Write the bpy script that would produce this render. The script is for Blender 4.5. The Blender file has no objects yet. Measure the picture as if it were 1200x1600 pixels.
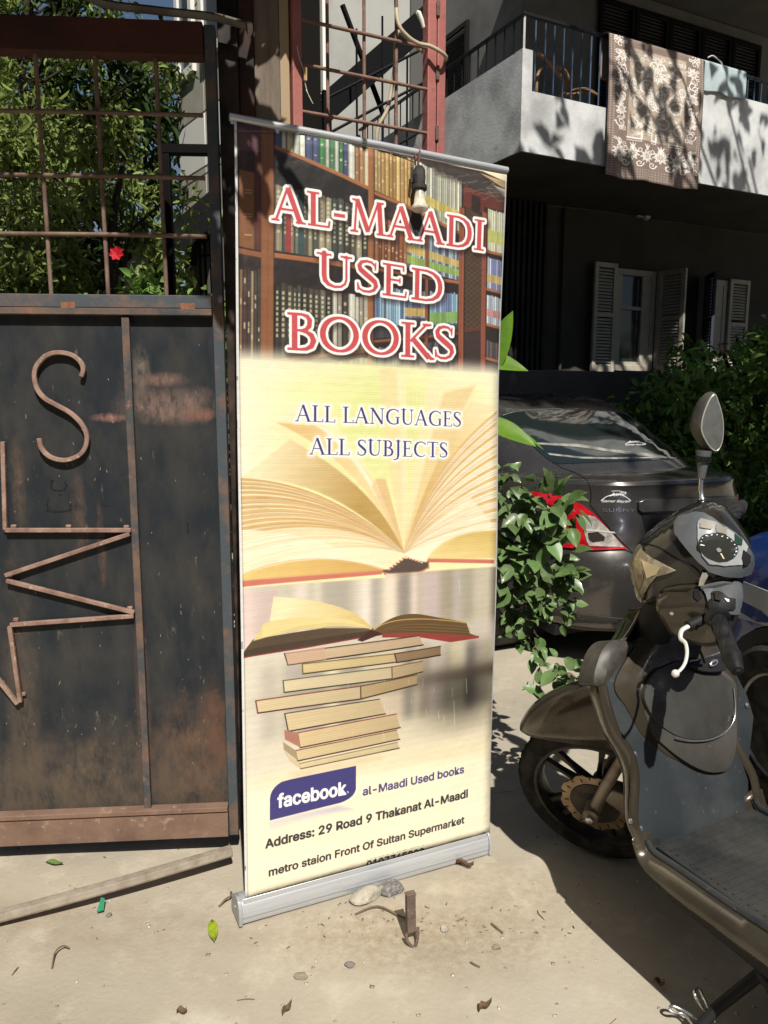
import bpy, bmesh, math, random
import numpy as np
from math import radians, sin, cos, pi, atan2, sqrt
from mathutils import Matrix, Vector
from mathutils.bvhtree import BVHTree
random.seed(7); RNG = np.random.default_rng(7)
scene = bpy.context.scene
COL = scene.collection

# ------------------------------------------------------------------ camera
CAM_H = 1.45
PITCH = radians(8.53)
cam_d = bpy.data.cameras.new('camera')
cam_d.sensor_fit = 'VERTICAL'; cam_d.sensor_height = 36.0; cam_d.lens = 27.0
cam_d.clip_start = 0.05; cam_d.clip_end = 900.0
cam = bpy.data.objects.new('camera', cam_d); COL.objects.link(cam)
cam.location = (0, 0, CAM_H); cam.rotation_euler = (pi/2 - PITCH, 0, 0)
scene.camera = cam

# ------------------------------------------------------------------ light
SUN_DIR = Vector((0.145, -0.625, 0.766)).normalized()      # towards the sun
world = bpy.data.worlds.new('World'); scene.world = world; world.use_nodes = True
wn = world.node_tree; wn.nodes.clear()
sky = wn.nodes.new('ShaderNodeTexSky'); sky.sky_type = 'NISHITA'; sky.sun_disc = False
sky.sun_elevation = math.asin(SUN_DIR.z); sky.sun_rotation = atan2(SUN_DIR.x, SUN_DIR.y)
sky.air_density = 1.0; sky.dust_density = 1.5; sky.ozone_density = 1.0
bgn = wn.nodes.new('ShaderNodeBackground'); bgn.inputs['Strength'].default_value = 0.05
wo = wn.nodes.new('ShaderNodeOutputWorld')
wn.links.new(sky.outputs[0], bgn.inputs[0]); wn.links.new(bgn.outputs[0], wo.inputs[0])
sd = bpy.data.lights.new('sun', 'SUN'); sd.energy = 5.0; sd.angle = radians(0.53); sd.color = (1.0, 0.95, 0.86)
sun = bpy.data.objects.new('sun', sd); COL.objects.link(sun)
sun.rotation_euler = SUN_DIR.to_track_quat('Z', 'Y').to_euler(); sun.location = (2, -6, 9)
scene.view_settings.view_transform = 'Standard'; scene.view_settings.look = 'None'
scene.view_settings.exposure = 0.30; scene.view_settings.gamma = 1.0
scene.view_settings.use_curve_mapping = False
scene.render.engine = 'CYCLES'
scene.cycles.max_bounces = 6; scene.cycles.diffuse_bounces = 2; scene.cycles.transparent_max_bounces = 8
scene.cycles.use_denoising = True
scene.cycles.sample_clamp_indirect = 6.0
scene.render.film_transparent = False

# ------------------------------------------------------------------ layout: photo pixel -> sight line
F_PX = 1200.0
def ray(px, py):
    X = (px - 600) / F_PX; Y = -(py - 800) / F_PX
    return Vector((X, cos(PITCH) + Y*sin(PITCH), -sin(PITCH) + Y*cos(PITCH)))
CAM = Vector((0, 0, CAM_H))
class Fr:
    """local frame of a thing: a 4x4 matrix, and the local point a sight line meets on a local plane"""
    def __init__(s, M): s.M = M.copy(); s.I = M.inverted()
    @staticmethod
    def at(x, y, z=0, rot=0): return Fr(Matrix.Translation((x, y, z)) @ Matrix.Rotation(rot, 4, 'Z'))
    def hit(s, px, py, x=None, y=None, z=None):
        o = s.I @ CAM; d = s.I.to_3x3() @ ray(px, py)
        if x is not None: t = (x - o.x)/d.x
        elif y is not None: t = (y - o.y)/d.y
        else: t = (z - o.z)/d.z
        return o + d*t
    def sz(s, px, py, y=0):
        p = s.hit(px, py, y=y); return p.x, p.z

# ------------------------------------------------------------------ materials
MATS = {}
def _n(nt, t, **kw):
    n = nt.nodes.new(t)
    for k, v in kw.items(): setattr(n, k, v)
    return n
def mk(name, base, rough=0.6, metal=0.0, col2=None, nscale=6.0, ndetail=6.0, nlo=0.4, nhi=0.65, bump=0.0, bscale=60.0,
       spec=0.3, coat=0.0, col3=None, n3scale=30.0, n3lo=0.58, n3hi=0.66, stretch=(1, 1, 1), rvar=0.0, trans=0.0, ior=1.45,
       island=0.0, transl=0.0, masks=(), bdist=0.01):
    if name in MATS: return MATS[name]
    m = bpy.data.materials.new(name); m.use_nodes = True; nt = m.node_tree; L = nt.links
    b = nt.nodes['Principled BSDF']; out = nt.nodes['Material Output']
    b.inputs['Roughness'].default_value = rough; b.inputs['Metallic'].default_value = metal
    b.inputs['Specular IOR Level'].default_value = spec
    b.inputs['Coat Weight'].default_value = coat; b.inputs['Coat Roughness'].default_value = 0.05
    b.inputs['Transmission Weight'].default_value = trans; b.inputs['IOR'].default_value = ior
    tc = _n(nt, 'ShaderNodeTexCoord'); mp = _n(nt, 'ShaderNodeMapping')
    mp.inputs['Scale'].default_value = stretch
    L.new(tc.outputs['Object'], mp.inputs['Vector'])
    col = None
    def rgb(c):
        r = _n(nt, 'ShaderNodeRGB'); r.outputs[0].default_value = (*c, 1); return r.outputs[0]
    def noise(scale, det, lo, hi, vec=None, rough_=0.6):
        nz = _n(nt, 'ShaderNodeTexNoise'); nz.inputs['Scale'].default_value = scale; nz.inputs['Detail'].default_value = det
        nz.inputs['Roughness'].default_value = rough_
        L.new(vec or mp.outputs[0], nz.inputs['Vector'])
        r = _n(nt, 'ShaderNodeMapRange'); r.inputs[1].default_value = lo; r.inputs[2].default_value = hi
        L.new(nz.outputs[0], r.inputs[0]); return r.outputs[0]
    def mix(f, a, c):
        x = _n(nt, 'ShaderNodeMix', data_type='RGBA'); 
        if isinstance(f, float): x.inputs[0].default_value = f
        else: L.new(f, x.inputs[0])
        L.new(a, x.inputs[6]); L.new(c, x.inputs[7]); return x.outputs[2]
    col = rgb(base)
    if col2: col = mix(noise(nscale, ndetail, nlo, nhi), col, rgb(col2))
    if col3: col = mix(noise(n3scale, 8.0, n3lo, n3hi, rough_=0.7), col, rgb(col3))
    # wear with a shape of its own: (centre, radii, colour, noise scale, strength)
    for (c, rd, cc, ns, st) in masks:
        wz = _n(nt, 'ShaderNodeTexNoise'); wz.inputs['Scale'].default_value = 14; wz.inputs['Detail'].default_value = 8; wz.inputs['Roughness'].default_value = .7; L.new(tc.outputs['Object'], wz.inputs['Vector'])
        ws = _n(nt, 'ShaderNodeVectorMath', operation='MULTIPLY_ADD'); L.new(wz.outputs['Color'], ws.inputs[0]); ws.inputs[1].default_value = (rd[0]*1.1, rd[1], rd[2]*1.4); ws.inputs[2].default_value = (-rd[0]*.55, -rd[1]*.5, -rd[2]*.7)
        wa = _n(nt, 'ShaderNodeVectorMath', operation='ADD'); L.new(ws.outputs[0], wa.inputs[0]); L.new(tc.outputs['Object'], wa.inputs[1])
        sb = _n(nt, 'ShaderNodeVectorMath', operation='SUBTRACT'); sb.inputs[1].default_value = c; L.new(wa.outputs[0], sb.inputs[0])
        dv = _n(nt, 'ShaderNodeVectorMath', operation='DIVIDE'); dv.inputs[1].default_value = rd; L.new(sb.outputs[0], dv.inputs[0])
        ln = _n(nt, 'ShaderNodeVectorMath', operation='LENGTH'); L.new(dv.outputs[0], ln.inputs[0])
        mr = _n(nt, 'ShaderNodeMapRange'); mr.inputs[1].default_value = 1.25; mr.inputs[2].default_value = 0.35; L.new(ln.outputs['Value'], mr.inputs[0])
        nn = noise(ns, 9.0, 0.36, 0.62, rough_=0.75)
        ml = _n(nt, 'ShaderNodeMath', operation='MULTIPLY'); L.new(mr.outputs[0], ml.inputs[0]); L.new(nn, ml.inputs[1])
        m2 = _n(nt, 'ShaderNodeMath', operation='MULTIPLY', use_clamp=True); L.new(ml.outputs[0], m2.inputs[0]); m2.inputs[1].default_value = st
        col = mix(m2.outputs[0], col, rgb(cc))
    if island > 0:
        g = _n(nt, 'ShaderNodeNewGeometry'); oi = _n(nt, 'ShaderNodeObjectInfo')
        ad = _n(nt, 'ShaderNodeMath', operation='ADD'); L.new(g.outputs['Random Per Island'], ad.inputs[0]); L.new(oi.outputs['Random'], ad.inputs[1])
        fr = _n(nt, 'ShaderNodeMath', operation='FRACT'); L.new(ad.outputs[0], fr.inputs[0])
        hs = _n(nt, 'ShaderNodeHueSaturation')
        mv = _n(nt, 'ShaderNodeMapRange'); mv.inputs[3].default_value = 1-island; mv.inputs[4].default_value = 1+island; L.new(fr.outputs[0], mv.inputs[0])
        mh = _n(nt, 'ShaderNodeMapRange'); mh.inputs[3].default_value = 0.5-island*0.05; mh.inputs[4].default_value = 0.5+island*0.03; L.new(fr.outputs[0], mh.inputs[0])
        L.new(mv.outputs[0], hs.inputs['Value']); L.new(mh.outputs[0], hs.inputs['Hue']); L.new(col, hs.inputs['Color']); col = hs.outputs[0]
    L.new(col, b.inputs['Base Color'])
    if rvar > 0:
        rr = _n(nt, 'ShaderNodeMath', operation='MULTIPLY_ADD'); L.new(noise(nscale*2.3, 5.0, 0.3, 0.7), rr.inputs[0])
        rr.inputs[1].default_value = rvar; rr.inputs[2].default_value = rough - rvar/2; L.new(rr.outputs[0], b.inputs['Roughness'])
    if bump > 0:
        nz = _n(nt, 'ShaderNodeTexNoise'); nz.inputs['Scale'].default_value = bscale; nz.inputs['Detail'].default_value = 6; L.new(mp.outputs[0], nz.inputs['Vector'])
        bp = _n(nt, 'ShaderNodeBump'); bp.inputs['Strength'].default_value = bump; bp.inputs['Distance'].default_value = bdist
        L.new(nz.outputs[0], bp.inputs['Height']); L.new(bp.outputs[0], b.inputs['Normal'])
    if transl > 0:
        tl = _n(nt, 'ShaderNodeBsdfTranslucent'); L.new(col, tl.inputs[0])
        ms = _n(nt, 'ShaderNodeMixShader'); ms.inputs[0].default_value = transl
        L.new(b.outputs[0], ms.inputs[1]); L.new(tl.outputs[0], ms.inputs[2]); L.new(ms.outputs[0], out.inputs[0])
    MATS[name] = m; return m
def image_mat(name, img, rough=0.45, bump=0.0, transl=0.0):
    m = bpy.data.materials.new(name); m.use_nodes = True; nt = m.node_tree; L = nt.links
    b = nt.nodes['Principled BSDF']; b.inputs['Roughness'].default_value = rough
    t = _n(nt, 'ShaderNodeTexImage'); t.image = img; t.extension = 'EXTEND'; uv = _n(nt, 'ShaderNodeUVMap'); uv.uv_map = 'UVMap'
    L.new(uv.outputs[0], t.inputs[0]); L.new(t.outputs[0], b.inputs['Base Color'])
    if bump:
        tc = _n(nt, 'ShaderNodeTexCoord'); nz = _n(nt, 'ShaderNodeTexNoise'); nz.inputs['Scale'].default_value = 9; nz.inputs['Detail'].default_value = 3
        L.new(tc.outputs['Object'], nz.inputs['Vector']); bp = _n(nt, 'ShaderNodeBump'); bp.inputs['Strength'].default_value = bump; bp.inputs['Distance'].default_value = 0.03
        L.new(nz.outputs[0], bp.inputs['Height']); L.new(bp.outputs[0], b.inputs['Normal'])
    if transl:
        out = nt.nodes['Material Output']; tl = _n(nt, 'ShaderNodeBsdfTranslucent'); L.new(t.outputs[0], tl.inputs[0])
        ms = _n(nt, 'ShaderNodeMixShader'); ms.inputs[0].default_value = transl
        L.new(b.outputs[0], ms.inputs[1]); L.new(tl.outputs[0], ms.inputs[2]); L.new(ms.outputs[0], out.inputs[0])
    return m

# ------------------------------------------------------------------ objects
def thing(name, label, cat, M=None, group=None):
    o = bpy.data.objects.new(name, None); o.empty_display_size = 0.1; COL.objects.link(o)
    if M is not None: o.matrix_world = M
    o['label'] = label; o['category'] = cat
    if group: o['group'] = group
    return o
def tag(o, label, cat, group=None, kind=None):
    o['label'] = label
    if cat: o['category'] = cat
    if group: o['group'] = group
    if kind: o['kind'] = kind
    return o
def copy_tree(o, parent=None):
    c = o.copy(); COL.objects.link(c); c.parent = parent
    for ch in o.children: copy_tree(ch, c)
    return c
def link(name, me, mat, parent=None, kind=None, loc=None, M=None):
    o = bpy.data.objects.new(name, me); COL.objects.link(o)
    if mat is not None and not me.materials: me.materials.append(mat)
    if parent is not None: o.parent = parent
    if M is not None: o.matrix_basis = M
    if loc is not None: o.location = loc
    if kind: o['kind'] = kind
    return o
class MB:
    def __init__(s): s.v = []; s.f = []
    def add(s, vs, fs):
        k = len(s.v); s.v += [tuple(v) for v in vs]; s.f += [tuple(i + k for i in f) for f in fs]; return s
    def box(s, x0, x1, y0, y1, z0, z1, M=None):
        vs = [(x, y, z) for x in (x0, x1) for y in (y0, y1) for z in (z0, z1)]
        if M is not None: vs = [M @ Vector(v) for v in vs]
        return s.add(vs, [(0, 1, 3, 2), (4, 6, 7, 5), (0, 4, 5, 1), (2, 3, 7, 6), (0, 2, 6, 4), (1, 5, 7, 3)])
    def prism(s, pts, fn0, fn1):
        """pts 2D outline; fn0/fn1 map it to the two faces"""
        n = len(pts); vs = [fn0(p) for p in pts] + [fn1(p) for p in pts]
        return s.add(vs, [tuple(range(n))[::-1], tuple(range(n, 2*n))] + [(i, (i+1) % n, n+(i+1) % n, n+i) for i in range(n)])
    def xz(s, pts, y0, y1): return s.prism(pts, lambda p: (p[0], y0, p[1]), lambda p: (p[0], y1, p[1]))
    def tube(s, path, r, seg=8, closed=False, cap=True, flat=None):
        P = [Vector(p) for p in path]; n = len(P); rs = r if isinstance(r, (list, tuple)) else [r]*n
        up = None; rings = []
        for i in range(n):
            if closed: t = P[(i+1) % n] - P[i-1]
            else: t = P[min(i+1, n-1)] - P[max(i-1, 0)]
            t.normalize()
            if up is None: up = Vector((0, 0, 1)) if abs(t.z) < 0.9 else Vector((0, 1, 0))
            a = up.cross(t)
            if a.length < 1e-6: a = Vector((1, 0, 0)).cross(t)
            a.normalize(); b = t.cross(a).normalized(); up = b
            fl = flat or 1.0
            rings.append([P[i] + a*rs[i]*cos(2*pi*k/seg) + b*rs[i]*fl*sin(2*pi*k/seg) for k in range(seg)])
        return s.loft(rings, closed, cap)
    def loft(s, rings, closed=False, cap=True):
        n = len(rings); m = len(rings[0]); vs = [v for r in rings for v in r]; fs = []
        for i in range(n if closed else n-1):
            j = (i+1) % n
            for k in range(m):
                l = (k+1) % m; fs.append((i*m+k, i*m+l, j*m+l, j*m+k))
        if cap and not closed: fs += [tuple(range(m))[::-1], tuple(range((n-1)*m, n*m))]
        return s.add(vs, fs)
    def sheet(s, rows):
        n = len(rows); m = len(rows[0])
        return s.add([v for r in rows for v in r], [(i*m+k, i*m+k+1, (i+1)*m+k+1, (i+1)*m+k) for i in range(n-1) for k in range(m-1)])
    def lathe(s, prof, M=None, seg=24, closed=False):
        """profile (r, h) turned about local z"""
        rings = [[Vector((r*cos(2*pi*k/seg), r*sin(2*pi*k/seg), h)) for k in range(seg)] for r, h in prof]
        if M is not None: rings = [[M @ v for v in r] for r in rings]
        return s.loft(rings, closed, not closed)
    def xf(s, M): s.v = [tuple(M @ Vector(v)) for v in s.v]; return s
    def mesh(s, name):
        me = bpy.data.meshes.new(name); me.from_pydata(s.v, [], s.f); me.update(); return me
    def obj(s, name, mat, parent=None, smooth=0, bevel=0, kind=None, solid=0, sub=0, M=None, fix=True):
        me = s.mesh(name)
        if fix:
            bm = bmesh.new(); bm.from_mesh(me); bmesh.ops.recalc_face_normals(bm, faces=bm.faces); bm.to_mesh(me); bm.free()
        if smooth:
            me.polygons.foreach_set('use_smooth', [True]*len(me.polygons)); me.set_sharp_from_angle(angle=radians(smooth))
        o = link(name, me, mat, parent, kind, M=M)
        if solid:
            md = o.modifiers.new('solid', 'SOLIDIFY'); md.thickness = abs(solid); md.offset = -1 if solid > 0 else 1
        if sub:
            md = o.modifiers.new('sub', 'SUBSURF'); md.levels = sub; md.render_levels = sub
        if bevel:
            md = o.modifiers.new('bevel', 'BEVEL'); md.width = bevel; md.segments = 2; md.limit_method = 'ANGLE'; md.angle_limit = radians(40)
            if not smooth:
                me.polygons.foreach_set('use_smooth', [True]*len(me.polygons)); me.set_sharp_from_angle(angle=radians(30)); md.harden_normals = False
        return o
def bez(pts, n=8):
    """Catmull-Rom through the points"""
    P = [Vector(p) for p in pts]; out = []
    for i in range(len(P)-1):
        a = P[max(i-1, 0)]; b = P[i]; c = P[i+1]; d = P[min(i+2, len(P)-1)]
        for k in range(n):
            t = k/n; out.append(0.5*((2*b) + (c-a)*t + (2*a-5*b+4*c-d)*t*t + (3*b-a-3*c+d)*t**3))
    out.append(P[-1]); return out
def fastmesh(name, V, nper, mat, parent=None, kind=None, faces=None, smooth=False):
    """V (n, k, 3): n separate polygons or, with faces, n copies of a small face set"""
    n, k = V.shape[:2]
    me = bpy.data.meshes.new(name)
    if faces is None: faces = [tuple(range(k))]
    fl = np.array([i for f in faces for i in f]); ln = np.array([len(f) for f in faces])
    allv = (fl[None, :] + (np.arange(n)*k)[:, None]).ravel().astype(np.int32)
    tot = np.tile(ln, n).astype(np.int32); st = np.concatenate([[0], np.cumsum(tot)[:-1]]).astype(np.int32)
    me.vertices.add(n*k); me.vertices.foreach_set('co', V.reshape(-1).astype(np.float32))
    me.loops.add(len(allv)); me.loops.foreach_set('vertex_index', allv)
    me.polygons.add(len(tot)); me.polygons.foreach_set('loop_start', st); me.polygons.foreach_set('loop_total', tot)
    me.update(calc_edges=True); me.validate()
    if smooth: me.polygons.foreach_set('use_smooth', [True]*len(me.polygons))
    return link(name, me, mat, parent, kind)
def leaves(C, size, aspect=0.4, droop=0.3, up=0.5, rng=RNG, face=None, var=0.35):
    """leaf quads folded on the midrib: (n, 6, 3) array"""
    n = len(C); d = rng.normal(size=(n, 3)); d[:, 2] -= droop; d /= np.linalg.norm(d, axis=1)[:, None]
    nn = rng.normal(size=(n, 3))*(1-up); nn[:, 2] += up
    if face is not None: nn += np.array(face)*0.6
    sd_ = np.cross(nn, d); sd_ /= np.linalg.norm(sd_, axis=1)[:, None]+1e-9; nn = np.cross(d, sd_)
    L = (size*(1 + var*rng.uniform(-1, 1, n)))[:, None]; W = L*aspect*0.5
    base = C; tip = C + d*L - nn*L*0.12
    m1 = C + d*L*0.33; m2 = C + d*L*0.68 - nn*L*0.03
    up_ = nn*W*0.45
    V = np.stack([base, m1 + sd_*W + up_, m2 + sd_*W*0.8 + up_, tip, m2 - sd_*W*0.8 + up_, m1 - sd_*W + up_], 1)
    return V
LEAF_F = [(0, 1, 2, 3), (0, 3, 4, 5)]
def clumps(n, centre, radii, k, cr, rng=RNG, shell=0.0):
    """points gathered in k clumps spread through an ellipsoid or box"""
    c = rng.uniform(-1, 1, (k, 3))
    c /= np.maximum(1, np.linalg.norm(c, axis=1))[:, None]
    c = np.array(centre) + c*np.array(radii); w = rng.uniform(0.4, 1.6, k); w /= w.sum()
    idx = rng.choice(k, n, p=w); p = rng.normal(size=(n, 3)); p /= np.linalg.norm(p, axis=1)[:, None]
    p *= (rng.uniform(shell, 1, n)**0.5)[:, None]
    return c[idx] + p*cr*rng.uniform(0.7, 1.3, k)[idx][:, None]
# ------------------------------------------------------------------ flat prints, computed as colour arrays
class Canvas:
    def __init__(s, W, H, tf, base=(1, 1, 1)):
        s.W, s.H, s.tf = W, H, tf; s.a = np.ones((H, W, 3), np.float32)*np.array(base, np.float32)
    def pts(s, P): return np.array([s.tf(*p) for p in P], np.float64)     # image coords, y down
    def mask(s, P, soft=0.7):
        x0 = max(int(P[:, 0].min()-soft*2-1), 0); x1 = min(int(P[:, 0].max()+soft*2+2), s.W)
        y0 = max(int(P[:, 1].min()-soft*2-1), 0); y1 = min(int(P[:, 1].max()+soft*2+2), s.H)
        if x1 <= x0 or y1 <= y0: return None
        X, Y = np.meshgrid(np.arange(x0, x1)+.5, np.arange(y0, y1)+.5)
        ins = np.zeros(X.shape, bool); dm = np.full(X.shape, 1e9)
        n = len(P)
        for i in range(n):
            ax, ay = P[i]; bx, by = P[(i+1) % n]
            if ay != by:
                c = ((ay > Y) != (by > Y)) & (X < (bx-ax)*(Y-ay)/(by-ay)+ax); ins ^= c
            dx, dy = bx-ax, by-ay; l2 = dx*dx+dy*dy+1e-9
            t = np.clip(((X-ax)*dx+(Y-ay)*dy)/l2, 0, 1)
            np.minimum(dm, (X-ax-t*dx)**2+(Y-ay-t*dy)**2, out=dm)
        d = np.sqrt(dm); d = np.where(ins, -d, d)
        return (x0, y0, x1, y1, X, Y, d)
    def blend(s, x0, y0, x1, y1, al, col):
        al = al[..., None]; r = s.a[y0:y1, x0:x1]; s.a[y0:y1, x0:x1] = r*(1-al) + np.asarray(col, np.float32)*al
    def poly(s, P, col, soft=0.8, alpha=1.0, col2=None, grad=None, raw=False):
        Q = np.array(P, float) if raw else s.pts(P); m = s.mask(Q, soft)
        if m is None: return
        x0, y0, x1, y1, X, Y, d = m; al = np.clip(0.5 - d/(2*soft), 0, 1)*alpha
        c = np.array(col, np.float32)
        if col2 is not None:
            g = s.pts(grad); dx, dy = g[1]-g[0]; t = np.clip(((X-g[0][0])*dx+(Y-g[0][1])*dy)/(dx*dx+dy*dy), 0, 1)[..., None]
            c = c*(1-t) + np.array(col2, np.float32)*t
        s.blend(x0, y0, x1, y1, al, c)
    def line(s, P, w, col, alpha=1.0, soft=0.8, raw=False, wpx=False):
        """poly-line, width in image pixels; w may be a list"""
        Q = np.array(P, float) if raw else s.pts(P); ws = w if isinstance(w, (list, tuple, np.ndarray)) else [w]*len(Q)
        mw = max(ws)+soft*2+1
        x0 = max(int(Q[:, 0].min()-mw), 0); x1 = min(int(Q[:, 0].max()+mw), s.W); y0 = max(int(Q[:, 1].min()-mw), 0); y1 = min(int(Q[:, 1].max()+mw), s.H)
        if x1 <= x0 or y1 <= y0: return
        X, Y = np.meshgrid(np.arange(x0, x1)+.5, np.arange(y0, y1)+.5); dm = np.full(X.shape, 1e9)
        for i in range(len(Q)-1):
            ax, ay = Q[i]; bx, by = Q[i+1]; dx, dy = bx-ax, by-ay; t = np.clip(((X-ax)*dx+(Y-ay)*dy)/(dx*dx+dy*dy+1e-9), 0, 1)
            np.minimum(dm, np.hypot(X-ax-t*dx, Y-ay-t*dy) - (ws[i]+(ws[i+1]-ws[i])*t)/2, out=dm)
        s.blend(x0, y0, x1, y1, np.clip(0.5-dm/(2*soft), 0, 1)*alpha, col)
    def image(s, name):
        img = bpy.data.images.new(name, s.W, s.H)
        b = np.ones((s.H, s.W, 4), np.float32); b[..., :3] = np.clip(s.a[::-1], 0, 1)
        img.pixels.foreach_set(b.ravel()); img.update(); img.pack(); return img
def qb(a, b, c, n=14):
    t = np.linspace(0, 1, n)[:, None]; a, b, c = map(np.array, (a, b, c)); return ((1-t)**2*a + 2*t*(1-t)*b + t*t*c).tolist()
def boxblur(a, r, ax):
    if r < 1: return a
    k = int(r); c = np.cumsum(np.concatenate([np.repeat(a.take([0], ax), k+1, ax), a, np.repeat(a.take([-1], ax), k, ax)], ax), ax)
    n = a.shape[ax]; return (c.take(range(2*k+1, 2*k+1+n), ax) - c.take(range(0, n), ax))/(2*k+1)

# roman capitals as strokes: ('s', x0,y0,x1,y1,width) bar; ('c', [(x,y,width)...]) curve; serif bars are added with ('f', x, y, half)
T, t_ = 0.145, 0.055
def ell(cx, cy, rx, ry, a0, a1, w0, w1, n=16):
    out = []
    for i in range(n+1):
        a = radians(a0 + (a1-a0)*i/n); k = abs(cos(a)); out.append((cx+rx*cos(a), cy+ry*sin(a), w0 + (w1-w0)*k**1.3))
    return ('c', out)
GL = {
 'A': (0.84, [('s', .10, .0, .40, 1.0, t_), ('s', .40, 1.0, .72, .0, T), ('s', .2, .36, .62, .36, .05), ('f', .09, 0, .1), ('f', .73, 0, .13)]),
 'L': (0.64, [('s', .19, 0, .19, 1, T), ('f', .19, 1, .16), ('s', .05, .022, .60, .022, .045), ('s', .595, 0, .615, .2, .05)]),
 'M': (1.02, [('s', .15, 0, .20, 1, t_), ('s', .21, 1, .52, .05, T*.95), ('s', .52, .05, .80, 1, t_), ('s', .82, 1, .88, 0, T), ('f', .14, 0, .11), ('f', .89, 0, .13), ('f', .17, 1, .09), ('f', .85, 1, .1)]),
 'D': (0.86, [('s', .19, 0, .19, 1, T), ('c', [(.08, .975, .05), (.42, .975, .055), (.58, .92, .08), (.70, .80, .12), (.755, .64, .145), (.765, .5, .15), (.755, .36, .145), (.70, .2, .12), (.58, .08, .08), (.42, .025, .055), (.08, .025, .05)]), ('f', .15, 0, .1), ('f', .15, 1, .1)]),
 'I': (0.38, [('s', .19, 0, .19, 1, T), ('f', .19, 0, .16), ('f', .19, 1, .16)]),
 'U': (0.84, [('c', [(.19, 1, T), (.19, .35, T), (.21, .2, T*.95), (.28, .09, .10), (.42, .03, .06), (.56, .06, .055), (.65, .16, .055), (.68, .3, .055), (.68, 1, .055)]), ('f', .19, 1, .16), ('f', .68, 1, .13)]),
 'S': (0.56, [('c', [(.47, .76, .03), (.46, .86, .045), (.38, .95, .055), (.27, .97, .06), (.15, .92, .085), (.10, .80, .12), (.13, .68, .14), (.24, .57, .15), (.36, .46, .15), (.46, .36, .14), (.49, .24, .12), (.44, .10, .08), (.33, .03, .06), (.2, .03, .055), (.1, .09, .045), (.07, .24, .03)]), ('s', .47, .72, .475, .96, .03), ('s', .07, .04, .065, .28, .03)]),
 'E': (0.66, [('s', .19, 0, .19, 1, T), ('s', .05, .978, .55, .978, .045), ('s', .05, .022, .60, .022, .045), ('s', .19, .52, .46, .52, .045), ('s', .545, .82, .54, 1, .045), ('s', .595, 0, .615, .2, .045), ('s', .46, .44, .46, .6, .035)]),
 'B': (0.70, [('s', .19, 0, .19, 1, T), ('c', [(.06, .975, .05), (.34, .975, .055), (.46, .93, .09), (.51, .83, .12), (.50, .68, .12), (.44, .58, .08), (.34, .54, .05), (.19, .54, .045)]), ('c', [(.3, .54, .05), (.44, .51, .08), (.55, .42, .12), (.59, .28, .145), (.55, .13, .12), (.44, .045, .08), (.32, .025, .055), (.06, .025, .05)])]),
 'O': (0.96, [ell(.48, .5, .37, .46, 0, 360, .055, .155, 36)]),
 'K': (0.84, [('s', .19, 0, .19, 1, T), ('f', .19, 0, .16), ('f', .19, 1, .16), ('s', .25, .46, .66, 1, t_), ('s', .30, .56, .72, .0, T), ('c', [(.68, .08, T), (.76, .0, .09), (.84, -.02, .04)]), ('f', .66, 1, .11)]),
 'N': (0.92, [('s', .18, 0, .18, 1, t_), ('s', .17, 1, .76, .02, T), ('s', .76, 0, .76, 1, t_), ('f', .17, 0, .12), ('f', .13, 1, .09), ('f', .76, 1, .12)]),
 'G': (0.90, [('c', [(.78, .8, .03), (.72, .89, .055), (.60, .96, .06), (.46, .97, .06), (.28, .9, .10), (.15, .74, .145), (.11, .5, .155), (.15, .27, .145), (.28, .1, .10), (.46, .03, .06), (.60, .03, .055), (.74, .09, .06)]), ('s', .75, .05, .75, .42, T*.95), ('f', .74, .44, .13), ('s', .78, .76, .785, .97, .03)]),
 'J': (0.40, [('c', [(.21, 1, T), (.21, .05, T), (.18, -.1, .11), (.08, -.19, .06), (-.04, -.2, .06)]), ('f', .21, 1, .15)]),
 'C': (0.82, [('c', [(.74, .8, .03), (.68, .9, .055), (.56, .96, .06), (.44, .97, .06), (.27, .9, .10), (.15, .74, .145), (.11, .5, .155), (.15, .27, .145), (.27, .1, .10), (.44, .03, .06), (.58, .04, .055), (.75, .15, .035)]), ('s', .74, .76, .745, .97, .03)]),
 'T': (0.74, [('s', .37, 0, .37, 1, T), ('f', .37, 0, .16), ('s', .04, .975, .70, .975, .05), ('s', .045, .80, .055, 1, .035), ('s', .695, .80, .685, 1, .035)]),
 '-': (0.46, [('s', .07, .42, .37, .42, .09)]), ' ': (0.34, []),
}
def glyph_strokes(text, track=0.0):
    x = 0; out = []
    for ch in text:
        w, st = GL[ch]
        for q in st:
            if q[0] == 's': out.append([(q[1]+x, q[2], q[5]), (q[3]+x, q[4], q[5])])
            elif q[0] == 'f':
                out.append([(q[1]+x-q[3], q[2]+(.02 if q[2] < .45 else -.02), .04), (q[1]+x+q[3], q[2]+(.02 if q[2] < .45 else -.02), .04)])
                k = 1 if q[2] < .45 else -1
                out.append([(q[1]+x-q[3]*.5, q[2]+k*.035, .045), (q[1]+x+q[3]*.5, q[2]+k*.035, .045)])
            else: out.append([(a+x, b, w_) for a, b, w_ in q[1]])
        x += w + track
    return out, x - track
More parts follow.
